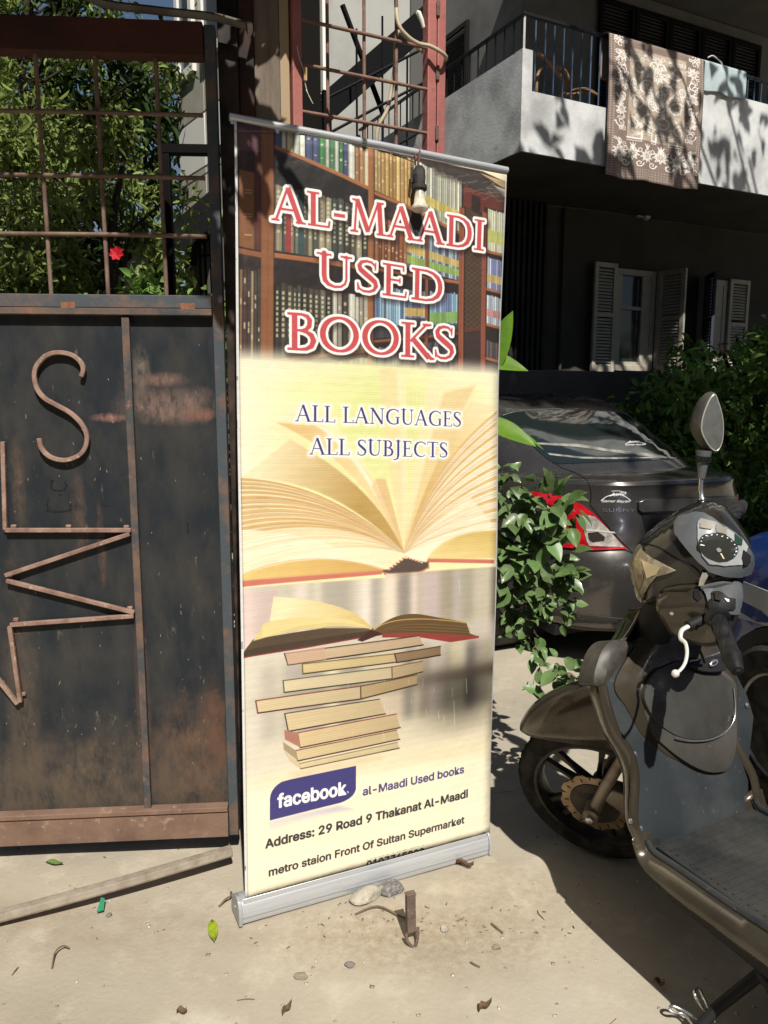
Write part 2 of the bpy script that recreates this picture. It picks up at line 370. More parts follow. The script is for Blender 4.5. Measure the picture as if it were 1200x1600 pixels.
def serif_text(cv, text, bl, br, capL, layers, track=0.0, squeeze=1.0, bold=0.0):
    """baseline from photo points bl to br; cap height in photo px at the left; layers = [(grow, colour, alpha, soft, dx, dy)]"""
    st, W = glyph_strokes(text, track); B = cv.pts([bl, br, (bl[0], bl[1]-capL)]); ex = (B[1]-B[0])/W; hh = abs(B[2][1]-B[0][1]); ey = np.array([0, -hh])
    for (grow, col, al, soft, dx, dy) in layers:
        x0 = max(int(B[0][0]-hh), 0); x1 = min(int(B[1][0]+hh), cv.W); y0 = max(int(min(B[:, 1])-hh*.8), 0); y1 = min(int(max(B[:, 1])+hh*.8), cv.H)
        X, Y = np.meshgrid(np.arange(x0, x1)+.5-dx, np.arange(y0, y1)+.5-dy); dm = np.full(X.shape, 1e9, np.float32)
        for s_ in st:
            Q = np.array([B[0]+ex*a+ey*b for a, b, _ in s_]); ws = np.array([w_+bold for _, _, w_ in s_])*hh
            for i in range(len(Q)-1):
                ax, ay = Q[i]; bx, by = Q[i+1]; r = ws.max()/2+grow+soft*2+2
                i0 = int(max(min(ax, bx)-r+dx-x0, 0)); i1 = int(min(max(ax, bx)+r+dx-x0+1, x1-x0)); j0 = int(max(min(ay, by)-r+dy-y0, 0)); j1 = int(min(max(ay, by)+r+dy-y0+1, y1-y0))
                if i1 <= i0 or j1 <= j0: continue
                xs = X[j0:j1, i0:i1]; ys = Y[j0:j1, i0:i1]; vx, vy = bx-ax, by-ay; l = math.hypot(vx, vy)+1e-9
                if len(Q) == 2:      # square ended bar
                    u = ((xs-ax)*vx+(ys-ay)*vy)/l; v = np.abs((xs-ax)*vy-(ys-ay)*vx)/l
                    e = np.abs(u-l/2)-l/2; f_ = v-ws[0]/2
                    dd = np.where((e > 0) & (f_ > 0), np.hypot(np.maximum(e, 0), np.maximum(f_, 0)), np.maximum(e, f_))
                else:
                    t = np.clip(((xs-ax)*vx+(ys-ay)*vy)/(l*l), 0, 1); dd = np.hypot(xs-ax-t*vx, ys-ay-t*vy)-(ws[i]+(ws[i+1]-ws[i])*t)/2
                np.minimum(dm[j0:j1, i0:i1], dd, out=dm[j0:j1, i0:i1])
        cv.blend(x0, y0, x1, y1, np.clip(0.5-(dm-grow)/(2*soft), 0, 1)*al, col)
try: SANS = bpy.data.fonts.load(bpy.utils.resource_path('LOCAL') + '/datafiles/fonts/Inter.woff2')
except Exception: SANS = None
def text_tris(text, italic=0.0, spacing=1.0):
    """the built-in sans as triangles: (n, 3, 2), width, cap height"""
    cu = bpy.data.curves.new('lettering', 'FONT'); cu.body = text; cu.size = 1.0
    if SANS: cu.font = SANS
    cu.size = 1.0; cu.shear = italic; cu.space_character = spacing; cu.resolution_u = 4
    o = bpy.data.objects.new('lettering', cu); COL.objects.link(o); dg = bpy.context.evaluated_depsgraph_get(); dg.update()
    me = bpy.data.meshes.new_from_object(o.evaluated_get(dg)); me.calc_loop_triangles()
    v = np.array([p.co[:2] for p in me.vertices]); tr = np.array([t.vertices[:] for t in me.loop_triangles])
    bpy.data.objects.remove(o); bpy.data.curves.remove(cu); bpy.data.meshes.remove(me)
    return v, tr
def sans_text(cv, text, bl, br, hL, col, bold=0.0, alpha=1.0, italic=0.0, spacing=1.0, cliptop=None, hscale=1.0):
    v, tr = text_tris(text, italic, spacing); W = v[:, 0].max(); x_0 = v[:, 0].min()
    B = cv.pts([bl, br, (bl[0], bl[1]-hL)]); ex = (B[1]-B[0])/(W-x_0); ey = np.array([0, -(abs(B[2][1]-B[0][1]))/0.73])
    P = B[0] + (v[:, :1]-x_0)*ex + v[:, 1:]*ey
    x0 = max(int(P[:, 0].min()-4), 0); x1 = min(int(P[:, 0].max()+5), cv.W); y0 = max(int(P[:, 1].min()-4), 0); y1 = min(int(P[:, 1].max()+5), cv.H)
    S = 3; M = np.zeros(((y1-y0)*S, (x1-x0)*S), np.float32); Q = (P-[x0, y0])*S
    for a, b, c in tr:
        A = Q[[a, b, c]]; i0, j0 = np.maximum(np.floor(A.min(0)).astype(int), 0); i1, j1 = np.ceil(A.max(0)).astype(int)+1
        X, Y = np.meshgrid(np.arange(i0, min(i1, M.shape[1]))+.5, np.arange(j0, min(j1, M.shape[0]))+.5)
        if X.size == 0: continue
        def e(p, q): return (q[0]-p[0])*(Y-p[1])-(q[1]-p[1])*(X-p[0])
        s0, s1, s2 = e(A[0], A[1]), e(A[1], A[2]), e(A[2], A[0])
        M[j0:j0+X.shape[0], i0:i0+X.shape[1]][((s0 >= 0) & (s1 >= 0) & (s2 >= 0)) | ((s0 <= 0) & (s1 <= 0) & (s2 <= 0))] = 1
    k = int(round(bold*S))
    if k > 0:
        D = M.copy()
        for dx in range(-k, k+1):
            for dy in range(-k, k+1):
                if dx*dx+dy*dy <= k*k: D = np.maximum(D, np.roll(np.roll(M, dx, 1), dy, 0))
        M = D
    al = M.reshape(y1-y0, S, x1-x0, S).mean((1, 3))*alpha
    if cliptop is not None:
        yy = cv.pts([cliptop[0], cliptop[1]]); X = np.arange(x0, x1); ln = yy[0][1]+(yy[1][1]-yy[0][1])*(X-yy[0][0])/(yy[1][0]-yy[0][0])
        al = al*(np.arange(y0, y1)[:, None] < ln[None, :])
    cv.blend(x0, y0, x1, y1, al, col)
def C8(r, g, b):                                      # sRGB 8 bit, kept as display values
    return (r/255, g/255, b/255)

def paint_banner(tf):
    W, H = 860, 2180; cv = Canvas(W, H, tf, C8(238, 228, 190)); rg = np.random.default_rng(3)
    zx = lambda x, y: (350+x/2.609, 170+y/2.609)       # notes taken on enlargements of the photograph
    def L(p): return [zx(*q) for q in p]
    # --- library shelves
    cv.poly([(340, 150), (820, 250), (820, 640), (340, 640)], C8(46, 34, 30))
    def row(x0, x1, top0, top1, bot0, bot1, n, pal, band=None, lab=None, jit=0.05, alpha=1.0):
        xs = np.cumsum(rg.uniform(.7, 1.3, n)); xs = np.concatenate([[0], xs/xs[-1]])
        for i in range(n):
            a, b = xs[i], xs[i+1]; xa, xb = x0+(x1-x0)*a, x0+(x1-x0)*b
            ta = top0+(top1-top0)*a; tb = top0+(top1-top0)*b; ba = bot0+(bot1-bot0)*a; bb = bot0+(bot1-bot0)*b
            dh = rg.uniform(0, jit)*(ba-ta); c = np.array(pal[rg.integers(len(pal))])*rg.uniform(.82, 1.12)
            cv.poly(L([(xa, ta+dh), (xb, tb+dh), (xb, bb), (xa, ba)]), c, alpha=alpha)
            cv.poly(L([(xa, ta+dh), (xa+(xb-xa)*.16, ta+dh), (xa+(xb-xa)*.16, ba), (xa, ba)]), c*.45, alpha=.8*alpha)
            cv.poly(L([(xa+(xb-xa)*.35, ta+dh), (xa+(xb-xa)*.6, ta+dh), (xa+(xb-xa)*.6, ba), (xa+(xb-xa)*.35, ba)]), np.minimum(c*1.3, 1), alpha=.5*alpha)
            if band:
                for (f0, f1, bc) in band:
                    cv.poly(L([(xa, ta+(ba-ta)*f0), (xb, tb+(bb-tb)*f0), (xb, tb+(bb-tb)*f1), (xa, ta+(ba-ta)*f1)]), np.array(bc)*rg.uniform(.85, 1.1), alpha=.85*alpha)
            if lab:
                xm = (xa+xb)/2; hw = (xb-xa)*.2
                for q in range(int(rg.integers(2, 5)) if lab == 2 else 9):
                    if lab == 2: yy = ta+(ba-ta)*(rg.uniform(.1, .85)); hh = (ba-ta)*rg.uniform(.02, .07)
                    else: yy = ta+(ba-ta)*(.12+q*.072); hh = (ba-ta)*.045
                    cv.poly(L([(xm-hw, yy), (xm+hw, yy), (xm+hw, yy+hh), (xm-hw, yy+hh)]), C8(225, 215, 170), alpha=.75*alpha)
    def board(P, w, col=C8(176, 98, 52)):
        up = [(x, y-w/2) for x, y in P]; dn = [(x, y+w/2) for x, y in P][::-1]
        cv.poly(L(up+dn), col); cv.line(L([(x, y-w/2+1) for x, y in P]), 1.6, np.array(col)*1.35, .6); cv.line(L([(x, y+w/2) for x, y in P]), 2, np.array(col)*.35, .7)
    # far left bay
    cv.poly(L([(50, 60), (150, 80), (150, 580), (50, 560)]), C8(58, 36, 34)); cv.poly(L([(60, 250), (122, 262), (122, 575), (60, 560)]), C8(140, 82, 42)); cv.poly(L([(124, 180), (148, 185), (148, 575), (124, 575)]), C8(96, 44, 36))
    for yy in (330, 342, 428, 438, 512): cv.poly(L([(82, yy), (112, yy+2), (112, yy+6), (82, yy+4)]), C8(226, 190, 130), alpha=.8)
    cv.poly(L([(50, 60), (150, 70), (150, 180), (50, 170)]), C8(92, 50, 56)); board([(50, 578), (150, 598)], 22, C8(150, 80, 44))
    row(52, 150, 640, 650, 1030, 1010, 7, [C8(120, 130, 100), C8(70, 40, 36), C8(52, 60, 110), C8(60, 50, 46), C8(150, 120, 80)], lab=2)
    # bay one
    row(205, 590, 20, 160, 150, 322, 17, [C8(200, 204, 186), C8(60, 130, 74), C8(176, 120, 72), C8(62, 72, 116), C8(208, 190, 140), C8(92, 110, 70), C8(190, 196, 180)], lab=2, jit=.12)
    cv.poly(L([(205, 150), (590, 322), (590, 420), (205, 300)]), C8(38, 33, 33)); board([(205, 158), (300, 196), (450, 262), (590, 328)], 17)
    row(205, 585, 300, 395, 578, 640, 15, [C8(92, 88, 72), C8(150, 140, 108), C8(70, 70, 60), C8(60, 60, 52), C8(56, 70, 66)], lab=1)
    cv.poly(L([(250, 340), (272, 345), (272, 590), (250, 584)]), C8(170, 48, 48)); cv.poly(L([(300, 330), (325, 338), (325, 600), (300, 595)]), C8(50, 82, 84))
    cv.poly(L([(205, 600), (590, 650), (590, 770), (205, 705)]), C8(40, 34, 32)); board([(200, 598), (400, 624), (600, 655)], 20)
    row(205, 590, 705, 765, 1010, 985, 17, [C8(60, 58, 48), C8(78, 74, 58), C8(50, 48, 42), C8(70, 62, 50), C8(96, 92, 76)], lab=1)
    row(440, 590, 745, 765, 990, 985, 7, [C8(190, 186, 170), C8(160, 150, 130), C8(60, 50, 44)], lab=2)
    board([(200, 1030), (380, 1008), (600, 985)], 15, C8(150, 84, 48)); row(210, 600, 1060, 1010, 1110, 1100, 20, [C8(190, 170, 130), C8(110, 90, 70)], alpha=.8)
    # bay two
    row(610, 770, 165, 205, 335, 405, 11, [C8(188, 142, 72), C8(160, 112, 56), C8(206, 164, 92)], lab=2)
    row(770, 968, 205, 290, 405, 505, 22, [C8(206, 206, 176), C8(176, 180, 156), C8(226, 222, 190)], band=[(.62, .8, C8(226, 196, 70))])
    cv.poly(L([(610, 345), (970, 512), (970, 560), (610, 420)]), C8(60, 44, 38)); board([(608, 345), (770, 412), (970, 512)], 14)
    row(610, 745, 425, 480, 628, 648, 9, [C8(132, 70, 40), C8(110, 56, 34), C8(150, 90, 54)], lab=2)
    row(745, 960, 480, 560, 648, 700, 24, [C8(140, 176, 196), C8(110, 130, 170), C8(180, 200, 210), C8(90, 96, 130)], band=[(.42, .62, C8(228, 186, 70)), (.68, .88, C8(150, 190, 60))])
    cv.poly(L([(608, 655), (960, 712), (960, 745), (608, 735)]), C8(44, 34, 34)); board([(606, 652), (780, 682), (960, 708)], 13)
    row(612, 740, 715, 730, 935, 925, 14, [C8(120, 170, 200), C8(90, 110, 150), C8(150, 190, 214)], band=[(.78, 1, C8(50, 44, 48))])
    row(740, 830, 735, 742, 925, 920, 11, [C8(120, 164, 200), C8(96, 110, 160)], band=[(.40, .58, C8(226, 170, 60)), (.62, 1, C8(60, 50, 50))])
    row(840, 955, 742, 748, 920, 905, 13, [C8(130, 176, 206), C8(100, 120, 170)], band=[(.50, .76, C8(130, 190, 60)), (.8, 1, C8(60, 60, 50))])
    board([(606, 950), (780, 935), (960, 915)], 12, C8(140, 74, 46)); row(608, 955, 975, 935, 1110, 1060, 34, [C8(120, 112, 140), C8(150, 140, 160), C8(70, 60, 70)], alpha=.85)
    # cage door and last bay
    cv.poly(L([(985, 400), (1052, 440), (1052, 1060), (985, 1060)]), C8(78, 56, 40))
    for k in range(24): cv.line(L([(985, 415+k*21), (1050, 470+k*21)]), 1.2, C8(34, 24, 20), .7); cv.line(L([(985, 470+k*21), (1050, 415+k*21)]), 1.2, C8(160, 120, 80), .45)
    board([(985, 905), (1052, 895)], 16, C8(96, 48, 34)); cv.poly(L([(985, 915), (1052, 905), (1052, 1080), (985, 1080)]), C8(60, 44, 40))
    for (a, b, cc, bb) in ((405, 575, [C8(206, 206, 170)], [(.5, .8, C8(200, 206, 80))]), (600, 728, [C8(190, 200, 220), C8(120, 130, 190)], [(.55, .8, C8(226, 186, 80))]), (752, 872, [C8(150, 176, 200), C8(200, 206, 210)], [(.5, .75, C8(210, 120, 110))]), (940, 1010, [C8(120, 96, 90), C8(90, 80, 80)], None)):
        row(1075, 1142, a, a+20, b, b+18, 9, cc, band=bb); board([(1072, b+6), (1142, b+24)], 11)
    cv.poly(L([(1060, 320), (1142, 350), (1142, 420), (1060, 400)]), C8(104, 44, 36)); cv.poly(L([(975, 310), (1060, 345), (1060, 425), (975, 400)]), C8(110, 46, 36))
    cv.poly(L([(1008, 350), (1045, 362), (1045, 420), (1008, 408)]), C8(50, 34, 32))
    for x, w, y0, y1, c in ((176, 52, 60, 1100, C8(150, 84, 44)), (597, 24, 150, 1080, C8(168, 96, 50)), (827, 13, 480, 1080, C8(150, 78, 46)), (970, 22, 400, 1080, C8(160, 80, 50)), (1062, 20, 420, 1080, C8(150, 70, 48))):
        cv.poly(L([(x-w/2, y0), (x+w/2, y0+w*.3), (x+w/2, y1), (x-w/2, y1)]), c)
        for k in range(4): xx = x-w/2+w*rg.uniform(.1, .9); cv.line(L([(xx, y0), (xx+rg.uniform(-2, 2), y1)]), 1.4, np.array(c)*rg.uniform(.6, 1.3), .6)
        cv.line(L([(x+w/2, y0), (x+w/2, y1)]), 2.2, C8(46, 26, 20), .8)
    # peeled, torn top edge on the right
    cv.poly(L([(700, 178), (960, 232), (1145, 280), (1145, 262), (960, 215), (700, 165)]), C8(214, 160, 96))
    cv.poly(L([(915, 228), (1050, 255), (1145, 300), (1145, 270), (1000, 240)]), C8(226, 214, 170)); cv.poly(L([(1040, 262), (1145, 330), (1145, 300)]), C8(190, 150, 96)); cv.poly(L([(1095, 312), (1145, 332), (1142, 362)]), C8(236, 228, 196))
    cv.poly(L([(850, 240), (1040, 270), (1140, 340), (1140, 380), (1000, 320), (860, 270)]), C8(70, 62, 56), alpha=.7, soft=6)
    for k in range(34):
        x = rg.uniform(780, 1130); y = 235+(x-780)*.22+rg.uniform(0, 75); P = [(x, y)]
        for j in range(4): P.append((P[-1][0]+rg.uniform(6, 22), P[-1][1]+rg.uniform(-9, 12)))
        cv.line(L(P), 1.0, C8(206, 200, 184), .55)
    for k in range(10):
        x = rg.uniform(205, 300); y = 180+rg.uniform(0, 50); cv.line(L([(x, y), (x+30, y+rg.uniform(-8, 12)), (x+70, y+rg.uniform(-5, 20))]), 1, C8(140, 130, 120), .4)
    # --- middle: pale green wash with the open book
    y0 = cv.pts([(580, 566)])[0][1]; yy = np.arange(H); xx = np.linspace(0, 1, W)
    cream = np.array(C8(252, 243, 214)); lime = np.array(C8(218, 227, 138)); yel = np.array(C8(244, 240, 178))
    y1 = cv.pts([(580, 930)])[0][1]
    fx = np.clip(np.minimum(xx/.22, (1.05-xx)/.15), 0, 1)[None, :, None]; fy = np.clip((yy-y0+10)/90, 0, 1)[:, None, None]
    bgc = cream + (yel-cream)*fx*fy; bgc = bgc + (lime-bgc)*(np.exp(-((xx-.52)/.22)**2)[None, :, None]*np.exp(-((yy-y0-170)/230)**2)[:, None, None])*.9
    k = np.clip((yy-(y0-38))/60, 0, 1)[:, None, None]; k = k*k*(3-2*k)
    sel = yy >= y0-40; cv.a[sel] = (cv.a*(1-k) + bgc*k)[sel]
    z6 = lambda x, y: (350+x/2.609, 560+y/2.609)
    def L6(p): return [z6(*q) for q in p]
    S = (732, 792)
    pg = C8(246, 228, 184); ed = C8(214, 170, 104); hi = C8(252, 242, 214)
    # upright leaves
    def leaf(a, b, ca, cb, col, al=1.0, soft=1.5, col2=None, grad=None):
        cv.poly(L6(qb(a, ca, S) + qb(S, cb, b)), col, soft=soft, alpha=al, col2=col2, grad=L6(grad) if grad else None)
    leaf((190, 252), (330, 160), (560, 420), (600, 380), C8(248, 236, 196), .75, 8)
    leaf((632, 40), (705, 40), (650, 400), (740, 420), C8(240, 214, 160), .7, 4); leaf((700, 60), (740, 60), (720, 400), (752, 420), C8(250, 238, 206), .5, 4)
    leaf((835, 90), (1040, 95), (770, 420), (900, 430), C8(246, 230, 184), .75, 9); leaf((900, 140), (1030, 110), (800, 460), (850, 450), C8(224, 190, 120), .6, 5)
    leaf((1010, 172), (1116, 196), (820, 470), (850, 520), C8(250, 232, 184), .95, 3, C8(206, 160, 80), [(1100, 180), (830, 600)])
    leaf((66, 492), (270, 330), (420, 470), (620, 520), pg, 1, 2.5, C8(176, 138, 64), [(150, 420), (560, 560)])
    leaf((215, 262), (372, 272), (560, 420), (640, 430), C8(222, 180, 104), .95, 2, C8(244, 214, 150), [(220, 262), (560, 420)])
    leaf((372, 272), (420, 290), (560, 400), (600, 420), hi, .9, 1.6)
    for i in range(9):
        f = i/8; a = (560+f*130+10, 420+0*f); 
        leaf((600+f*14, 520-30*f), (640+f*16, 510-20*f), (650+f*12, 620), (690+f*10, 640), pg if i % 2 else ed, .7, 1.2)
    # stacked pages left and right
    n = 38
    for i in range(n):
        f = i/(n-1); g = f**1.1; y = 490+g*400; c = (430+40*f, 500+g*215)
        col = np.array(pg)*(1 if i % 3 else .9) if i % 2 else np.array(ed)*(.95+.1*f); 
        if f > .62: col = np.array(C8(250, 236, 194))
        lw = 892
        cv.poly(L6(qb((64, y), c, S) + [(700, 822), (650, 850)] + qb((640, 852), (400, 840), (64, lw))), col, soft=1.1)
        cv.line(L6(qb((64, y), c, S)), 1.5 if i % 3 else 2.4, C8(186, 132, 62) if f < .62 else C8(232, 204, 150), .75)
    for k in range(3): cv.line(L6([(140, 566+k*22), (182, 570+k*22)]), 1, C8(90, 70, 40), .5)
    cv.poly(L6([(66, 892)] + qb((66, 890), (360, 770), (640, 858)) + [(640, 868), (66, 912)]), C8(232, 196, 110), soft=1.2, col2=C8(200, 150, 70), grad=L6([(66, 890), (640, 840)]))
    cv.poly(L6(qb((66, 886), (330, 762), (655, 858)) + qb((650, 850), (350, 700), (66, 700))), C8(251, 239, 204), soft=1.5)
    cv.line(L6(qb((66, 888), (330, 764), (655, 858))), 2, C8(190, 140, 70), .8)
    n = 44
    for i in range(n):
        f = i/(n-1); y = 215+f*470; c = (860-90*f*0-20, 430+f*300)
        col = np.array(hi)*(1 if i % 2 else .97) if i % 4 else np.array(C8(224, 180, 100))
        cv.poly(L6(qb(S, c, (1120, y)) + [(1120, 720), (905, 735), (820, 822), (735, 812)]), col, soft=1.1)
        cv.line(L6(qb(S, c, (1120, y))), 1.3 if i % 4 else 2.6, C8(196, 142, 70), .7)
    cv.poly(L6(qb((820, 820), (880, 700), (1120, 700)) + [(1120, 815), (830, 820)]), C8(206, 172, 84), soft=2, col2=C8(236, 206, 130), grad=L6([(1000, 700), (980, 815)]))
    cv.poly(L6(qb(S, (800, 700), (1000, 560)) + qb((1120, 700), (900, 700), (820, 822)) + [(740, 812)]), C8(251, 240, 208), soft=5, alpha=.8)
    for i in range(7): cv.line(L6(qb(S, (830+8*i, 640+i*14), (1120, 470+i*36))), 1.2, C8(200, 160, 100), .5)
    for i in range(60):
        f = rg.uniform(0, 1); cv.line(L6(qb((64, 495+f**1.1*392), (430+40*f+rg.uniform(-8, 8), 500+f*215), S)), .9, C8(170, 122, 66) if i % 2 else C8(255, 248, 226), .42)
        f = rg.uniform(0, 1); cv.line(L6(qb(S, (840+rg.uniform(-10, 10), 430+f*300), (1120, 215+f*470))), .9, C8(176, 128, 70) if i % 2 else C8(255, 250, 232), .42)
    for i in range(22): f = i/21; cv.line(L6(qb(S, (745+f*90, 500), (690+f*380, 110+90*f))), 1.0, C8(214, 170, 104), .35)
    for i in range(14): f = i/13; cv.line(L6(qb(S, (600-f*120, 470), (420-f*230, 285-f*20+abs(f-.5)*20))), 1.0, C8(196, 148, 84), .35)
    # cover
    red = C8(196, 96, 76)
    cv.poly(L6([(66, 908), (640, 860), (640, 878), (66, 934)]), red); cv.line(L6([(66, 910), (640, 862)]), 2, C8(228, 150, 120), .8)
    cv.poly(L6([(640, 860)] + qb((650, 880), (740, 900), (830, 850)) + [(832, 815), (820, 830), (735, 812), (660, 860)]), C8(58, 42, 38)); cv.line(L6(qb((640, 868), (740, 910), (830, 850))), 5, red)
    cv.line(L6([(830, 815), (830, 855)]), 4, red); cv.poly(L6([(832, 815), (1100, 820), (1100, 836), (832, 830)]), red)
    for k in range(12):
        f = k/11; p = (660+f*70, 860-f*52) if f < 1 else (735, 810); cv.line(L6([p, (p[0]+5, p[1]+3)]), 4, C8(246, 226, 196) if k % 2 else C8(176, 60, 50)); q = (735+f*65, 808+f*22); cv.line(L6([q, (q[0]+4, q[1]+1)]), 4, C8(246, 226, 196) if k % 2 else C8(176, 60, 50))
    s0_ = int(y0)+10; reg = cv.a[s0_:]; reg = boxblur(boxblur(reg, 2, 1), 1, 0); cv.a[s0_:] = reg*.82 + np.array(C8(252, 245, 222), np.float32)*.18
    tp_ = cv.a[:s0_]; gr_ = tp_.mean(-1, keepdims=True); tp_ = boxblur(boxblur(tp_, 1, 1), 1, 0); cv.a[:s0_] = (gr_*.22+tp_*.78)*.93+.045  # sheen over the upper print is put into its colours: greyed and lifted
    # --- lower part: out of focus shelves
    ya = int(cv.pts([(580, 905)])[0][1])-60; yb = int(cv.pts([(580, 1215)])[0][1])
    bg = np.zeros((yb-ya, W, 3), np.float32); base = np.array(C8(214, 200, 178)); 
    def stripes(n, lo, hi_, seed):
        r2 = np.random.default_rng(seed); st = np.zeros((W, 3), np.float32); xs = np.sort(r2.integers(0, W, n)); xs = np.concatenate([[0], xs, [W]])
        for i in range(len(xs)-1):
            v = r2.uniform(lo, hi_); st[xs[i]:xs[i+1]] = np.array([v*1.0, v*r2.uniform(.9, .97), v*r2.uniform(.78, .92)])
        return st
    hgt = yb-ya; q1, q2, q3 = int(hgt*.33), int(hgt*.42), int(hgt*.75)
    bg[:q1] = stripes(38, .50, .98, 5)[None]; bg[q1:q2] = C8(206, 196, 182); bg[q2:q3] = stripes(34, .38, .95, 9)[None]; bg[q3:] = C8(226, 214, 186)
    bg[int(hgt*.55):int(hgt*.60)] = C8(90, 76, 66)
    lf = np.linspace(0, 1, W)[None, :, None]; bg = bg*(lf**.6) + np.array(C8(226, 218, 200))*(1-lf**.6)
    dk = np.exp(-((np.linspace(0, 1, W)-.86)/.16)**2)[None, :, None]*np.exp(-((np.linspace(0, 1, hgt)-.68)/.14)**2)[:, None, None]; bg = bg*(1-dk*.62)
    bg[:int(hgt*.06)] = C8(206, 176, 140)
    for _ in range(3): bg = boxblur(boxblur(bg, 9, 1), 14, 0)
    bg[int(hgt*.1):int(hgt*.34), :int(W*.13), 0] *= 1.02; bg[int(hgt*.1):int(hgt*.34), :int(W*.13), 1] *= .965
    k = np.clip(np.minimum(np.arange(hgt)/26, (hgt-np.arange(hgt))/110), 0, 1)[:, None, None]
    # only below the slanting cover edge
    X = np.arange(W); le = cv.pts([(375, 918), (600, 900)]); re = cv.pts([(668, 890), (772, 884)])
    ln = np.where(X < le[1][0], le[0][1]+(le[1][1]-le[0][1])*(X-le[0][0])/(le[1][0]-le[0][0]), re[0][1]+(re[1][1]-re[0][1])*(X-re[0][0])/(re[1][0]-re[0][0]))
    kk = np.clip((np.arange(ya, yb)[:, None]-ln[None, :])/6, 0, 1)[..., None]
    top = cv.a[ya:yb].copy(); wash = np.array(C8(252, 243, 214), np.float32)
    kb = np.clip((hgt-np.arange(hgt))/110, 0, 1)[:, None, None]
    cv.a[ya:yb] = top*(1-kk) + (bg*kb+wash*(1-kb))*kk; cv.a[yb:] = wash
    z7 = lambda x, y: (350+x/2.609, 880+y/2.609)
    def L7(p): return [z7(*q) for q in p]
    # open book on top of the pile
    cv.poly(L7([(70, 385), (90, 350), (120, 312), (400, 265), (600, 262), (640, 285), (400, 330), (80, 388)]), C8(74, 60, 48)); cv.line(L7([(72, 386), (330, 345), (560, 300), (640, 288)]), 4, C8(130, 58, 52))
    for i in range(9): cv.line(L7(qb((90+i*4, 352-i*5), (400, 300-i*7), (598, 270-i))), 1.1, C8(150, 130, 90), .5)
    cv.poly(L7([(120, 318)] + qb((122, 318), (420, 230), (600, 266)) + qb((600, 270), (400, 160), (160, 255))), C8(226, 206, 140), soft=1.4)
    cv.poly(L7(qb((158, 250), (420, 160), (598, 264)) + qb((598, 268), (430, 200), (160, 304))), C8(236, 216, 152), soft=1)
    cv.poly(L7([(205, 136)] + qb((205, 138), (520, 150), (598, 262)) + qb((590, 262), (470, 190), (188, 238))), C8(244, 232, 188), soft=1.2, col2=C8(222, 196, 128), grad=L7([(250, 180), (560, 220)]))
    cv.poly(L7(qb((600, 280), (680, 190), (800, 206)) + [(985, 240), (1000, 285), (1035, 298), (800, 296), (640, 288)]), C8(104, 82, 56)); cv.line(L7(qb((604, 272), (680, 195), (985, 242))), 3, C8(206, 170, 90), .9)
    for i in range(6): cv.line(L7(qb((640, 272), (720, 225+i*9), (1000, 262+i*5))), 1.2, C8(60, 46, 32) if i % 2 else C8(170, 130, 70), .6)
    cv.poly(L7([(640, 284), (800, 280), (1038, 296), (1038, 304), (920, 320), (800, 300), (640, 300)]), C8(150, 66, 60)); cv.poly(L7([(596, 268), (640, 284), (560, 318), (540, 312)]), C8(70, 44, 40))
    def bk(P, tone, cover, side=None):
        cv.poly(L7(P), tone, col2=np.array(tone)*.88, grad=[z7(*P[0]), z7(*P[2])]); n = len(P)
        a, b, c_, d = P[0], P[1], P[2], P[3]
        for k in range(1, 6):
            f = k/6; cv.line(L7([(a[0]+(d[0]-a[0])*f, a[1]+(d[1]-a[1])*f), (b[0]+(c_[0]-b[0])*f, b[1]+(c_[1]-b[1])*f)]), 1, np.array(tone)*.8, .5)
        cv.line(L7([a, b]), 3.2, cover); cv.line(L7([d, c_]), 4, np.array(cover)*.6); cv.line(L7([a, d]), 4, cover)
    cv.poly(L7([(70, 900), (280, 850), (720, 770), (1095, 700), (1095, 780), (720, 830), (280, 900)]), C8(240, 226, 186), soft=20, alpha=.6)
    bk([(248, 370), (790, 292), (806, 330), (262, 416)], C8(216, 190, 156), C8(70, 50, 44)); cv.poly(L7([(250, 368), (410, 340), (418, 392), (262, 416)]), C8(206, 170, 146), alpha=.8)
    bk([(320, 412), (690, 366), (700, 400), (322, 452)], C8(222, 200, 150), C8(120, 100, 50)); bk([(690, 366), (878, 336), (878, 372), (700, 402)], C8(150, 124, 96), C8(70, 50, 44))
    bk([(242, 480), (680, 420), (682, 468), (246, 528)], C8(226, 208, 170), C8(90, 96, 78)); bk([(680, 420), (805, 396), (805, 440), (682, 470)], C8(190, 168, 132), C8(120, 90, 60))
    bk([(130, 562), (555, 500), (556, 552), (138, 612)], C8(224, 204, 164), C8(128, 62, 50)); bk([(555, 500), (782, 452), (782, 492), (556, 552)], C8(186, 162, 122), C8(90, 66, 50))
    bk([(248, 614), (632, 552), (655, 612), (262, 686)], C8(224, 202, 160), C8(80, 70, 60)); bk([(300, 692), (700, 612), (716, 668), (310, 752)], C8(222, 198, 154), C8(140, 70, 60)); cv.poly(L7([(246, 680), (302, 692), (312, 752), (248, 718)]), C8(176, 122, 104))
    bk([(290, 764), (702, 678), (714, 716), (300, 806)], C8(224, 202, 156), C8(110, 80, 60)); cv.poly(L7([(240, 728), (294, 764), (302, 806), (244, 760)]), C8(170, 150, 118)); bk([(300, 818), (705, 728), (712, 752), (312, 838)], C8(232, 214, 170), C8(150, 120, 90)); cv.poly(L7([(240, 760), (304, 812), (312, 838), (270, 810)]), C8(214, 196, 160))
    cv.poly(L7([(270, 850), (640, 770), (650, 800), (300, 880)]), C8(226, 208, 168), soft=8, alpha=.6)
    for k in range(26):
        x = rg.uniform(500, 1090); y = rg.uniform(450, 760); cv.line(L7([(x, y), (x+rg.uniform(-3, 3), y+rg.uniform(5, 40))]), .9, C8(250, 246, 236), .5)
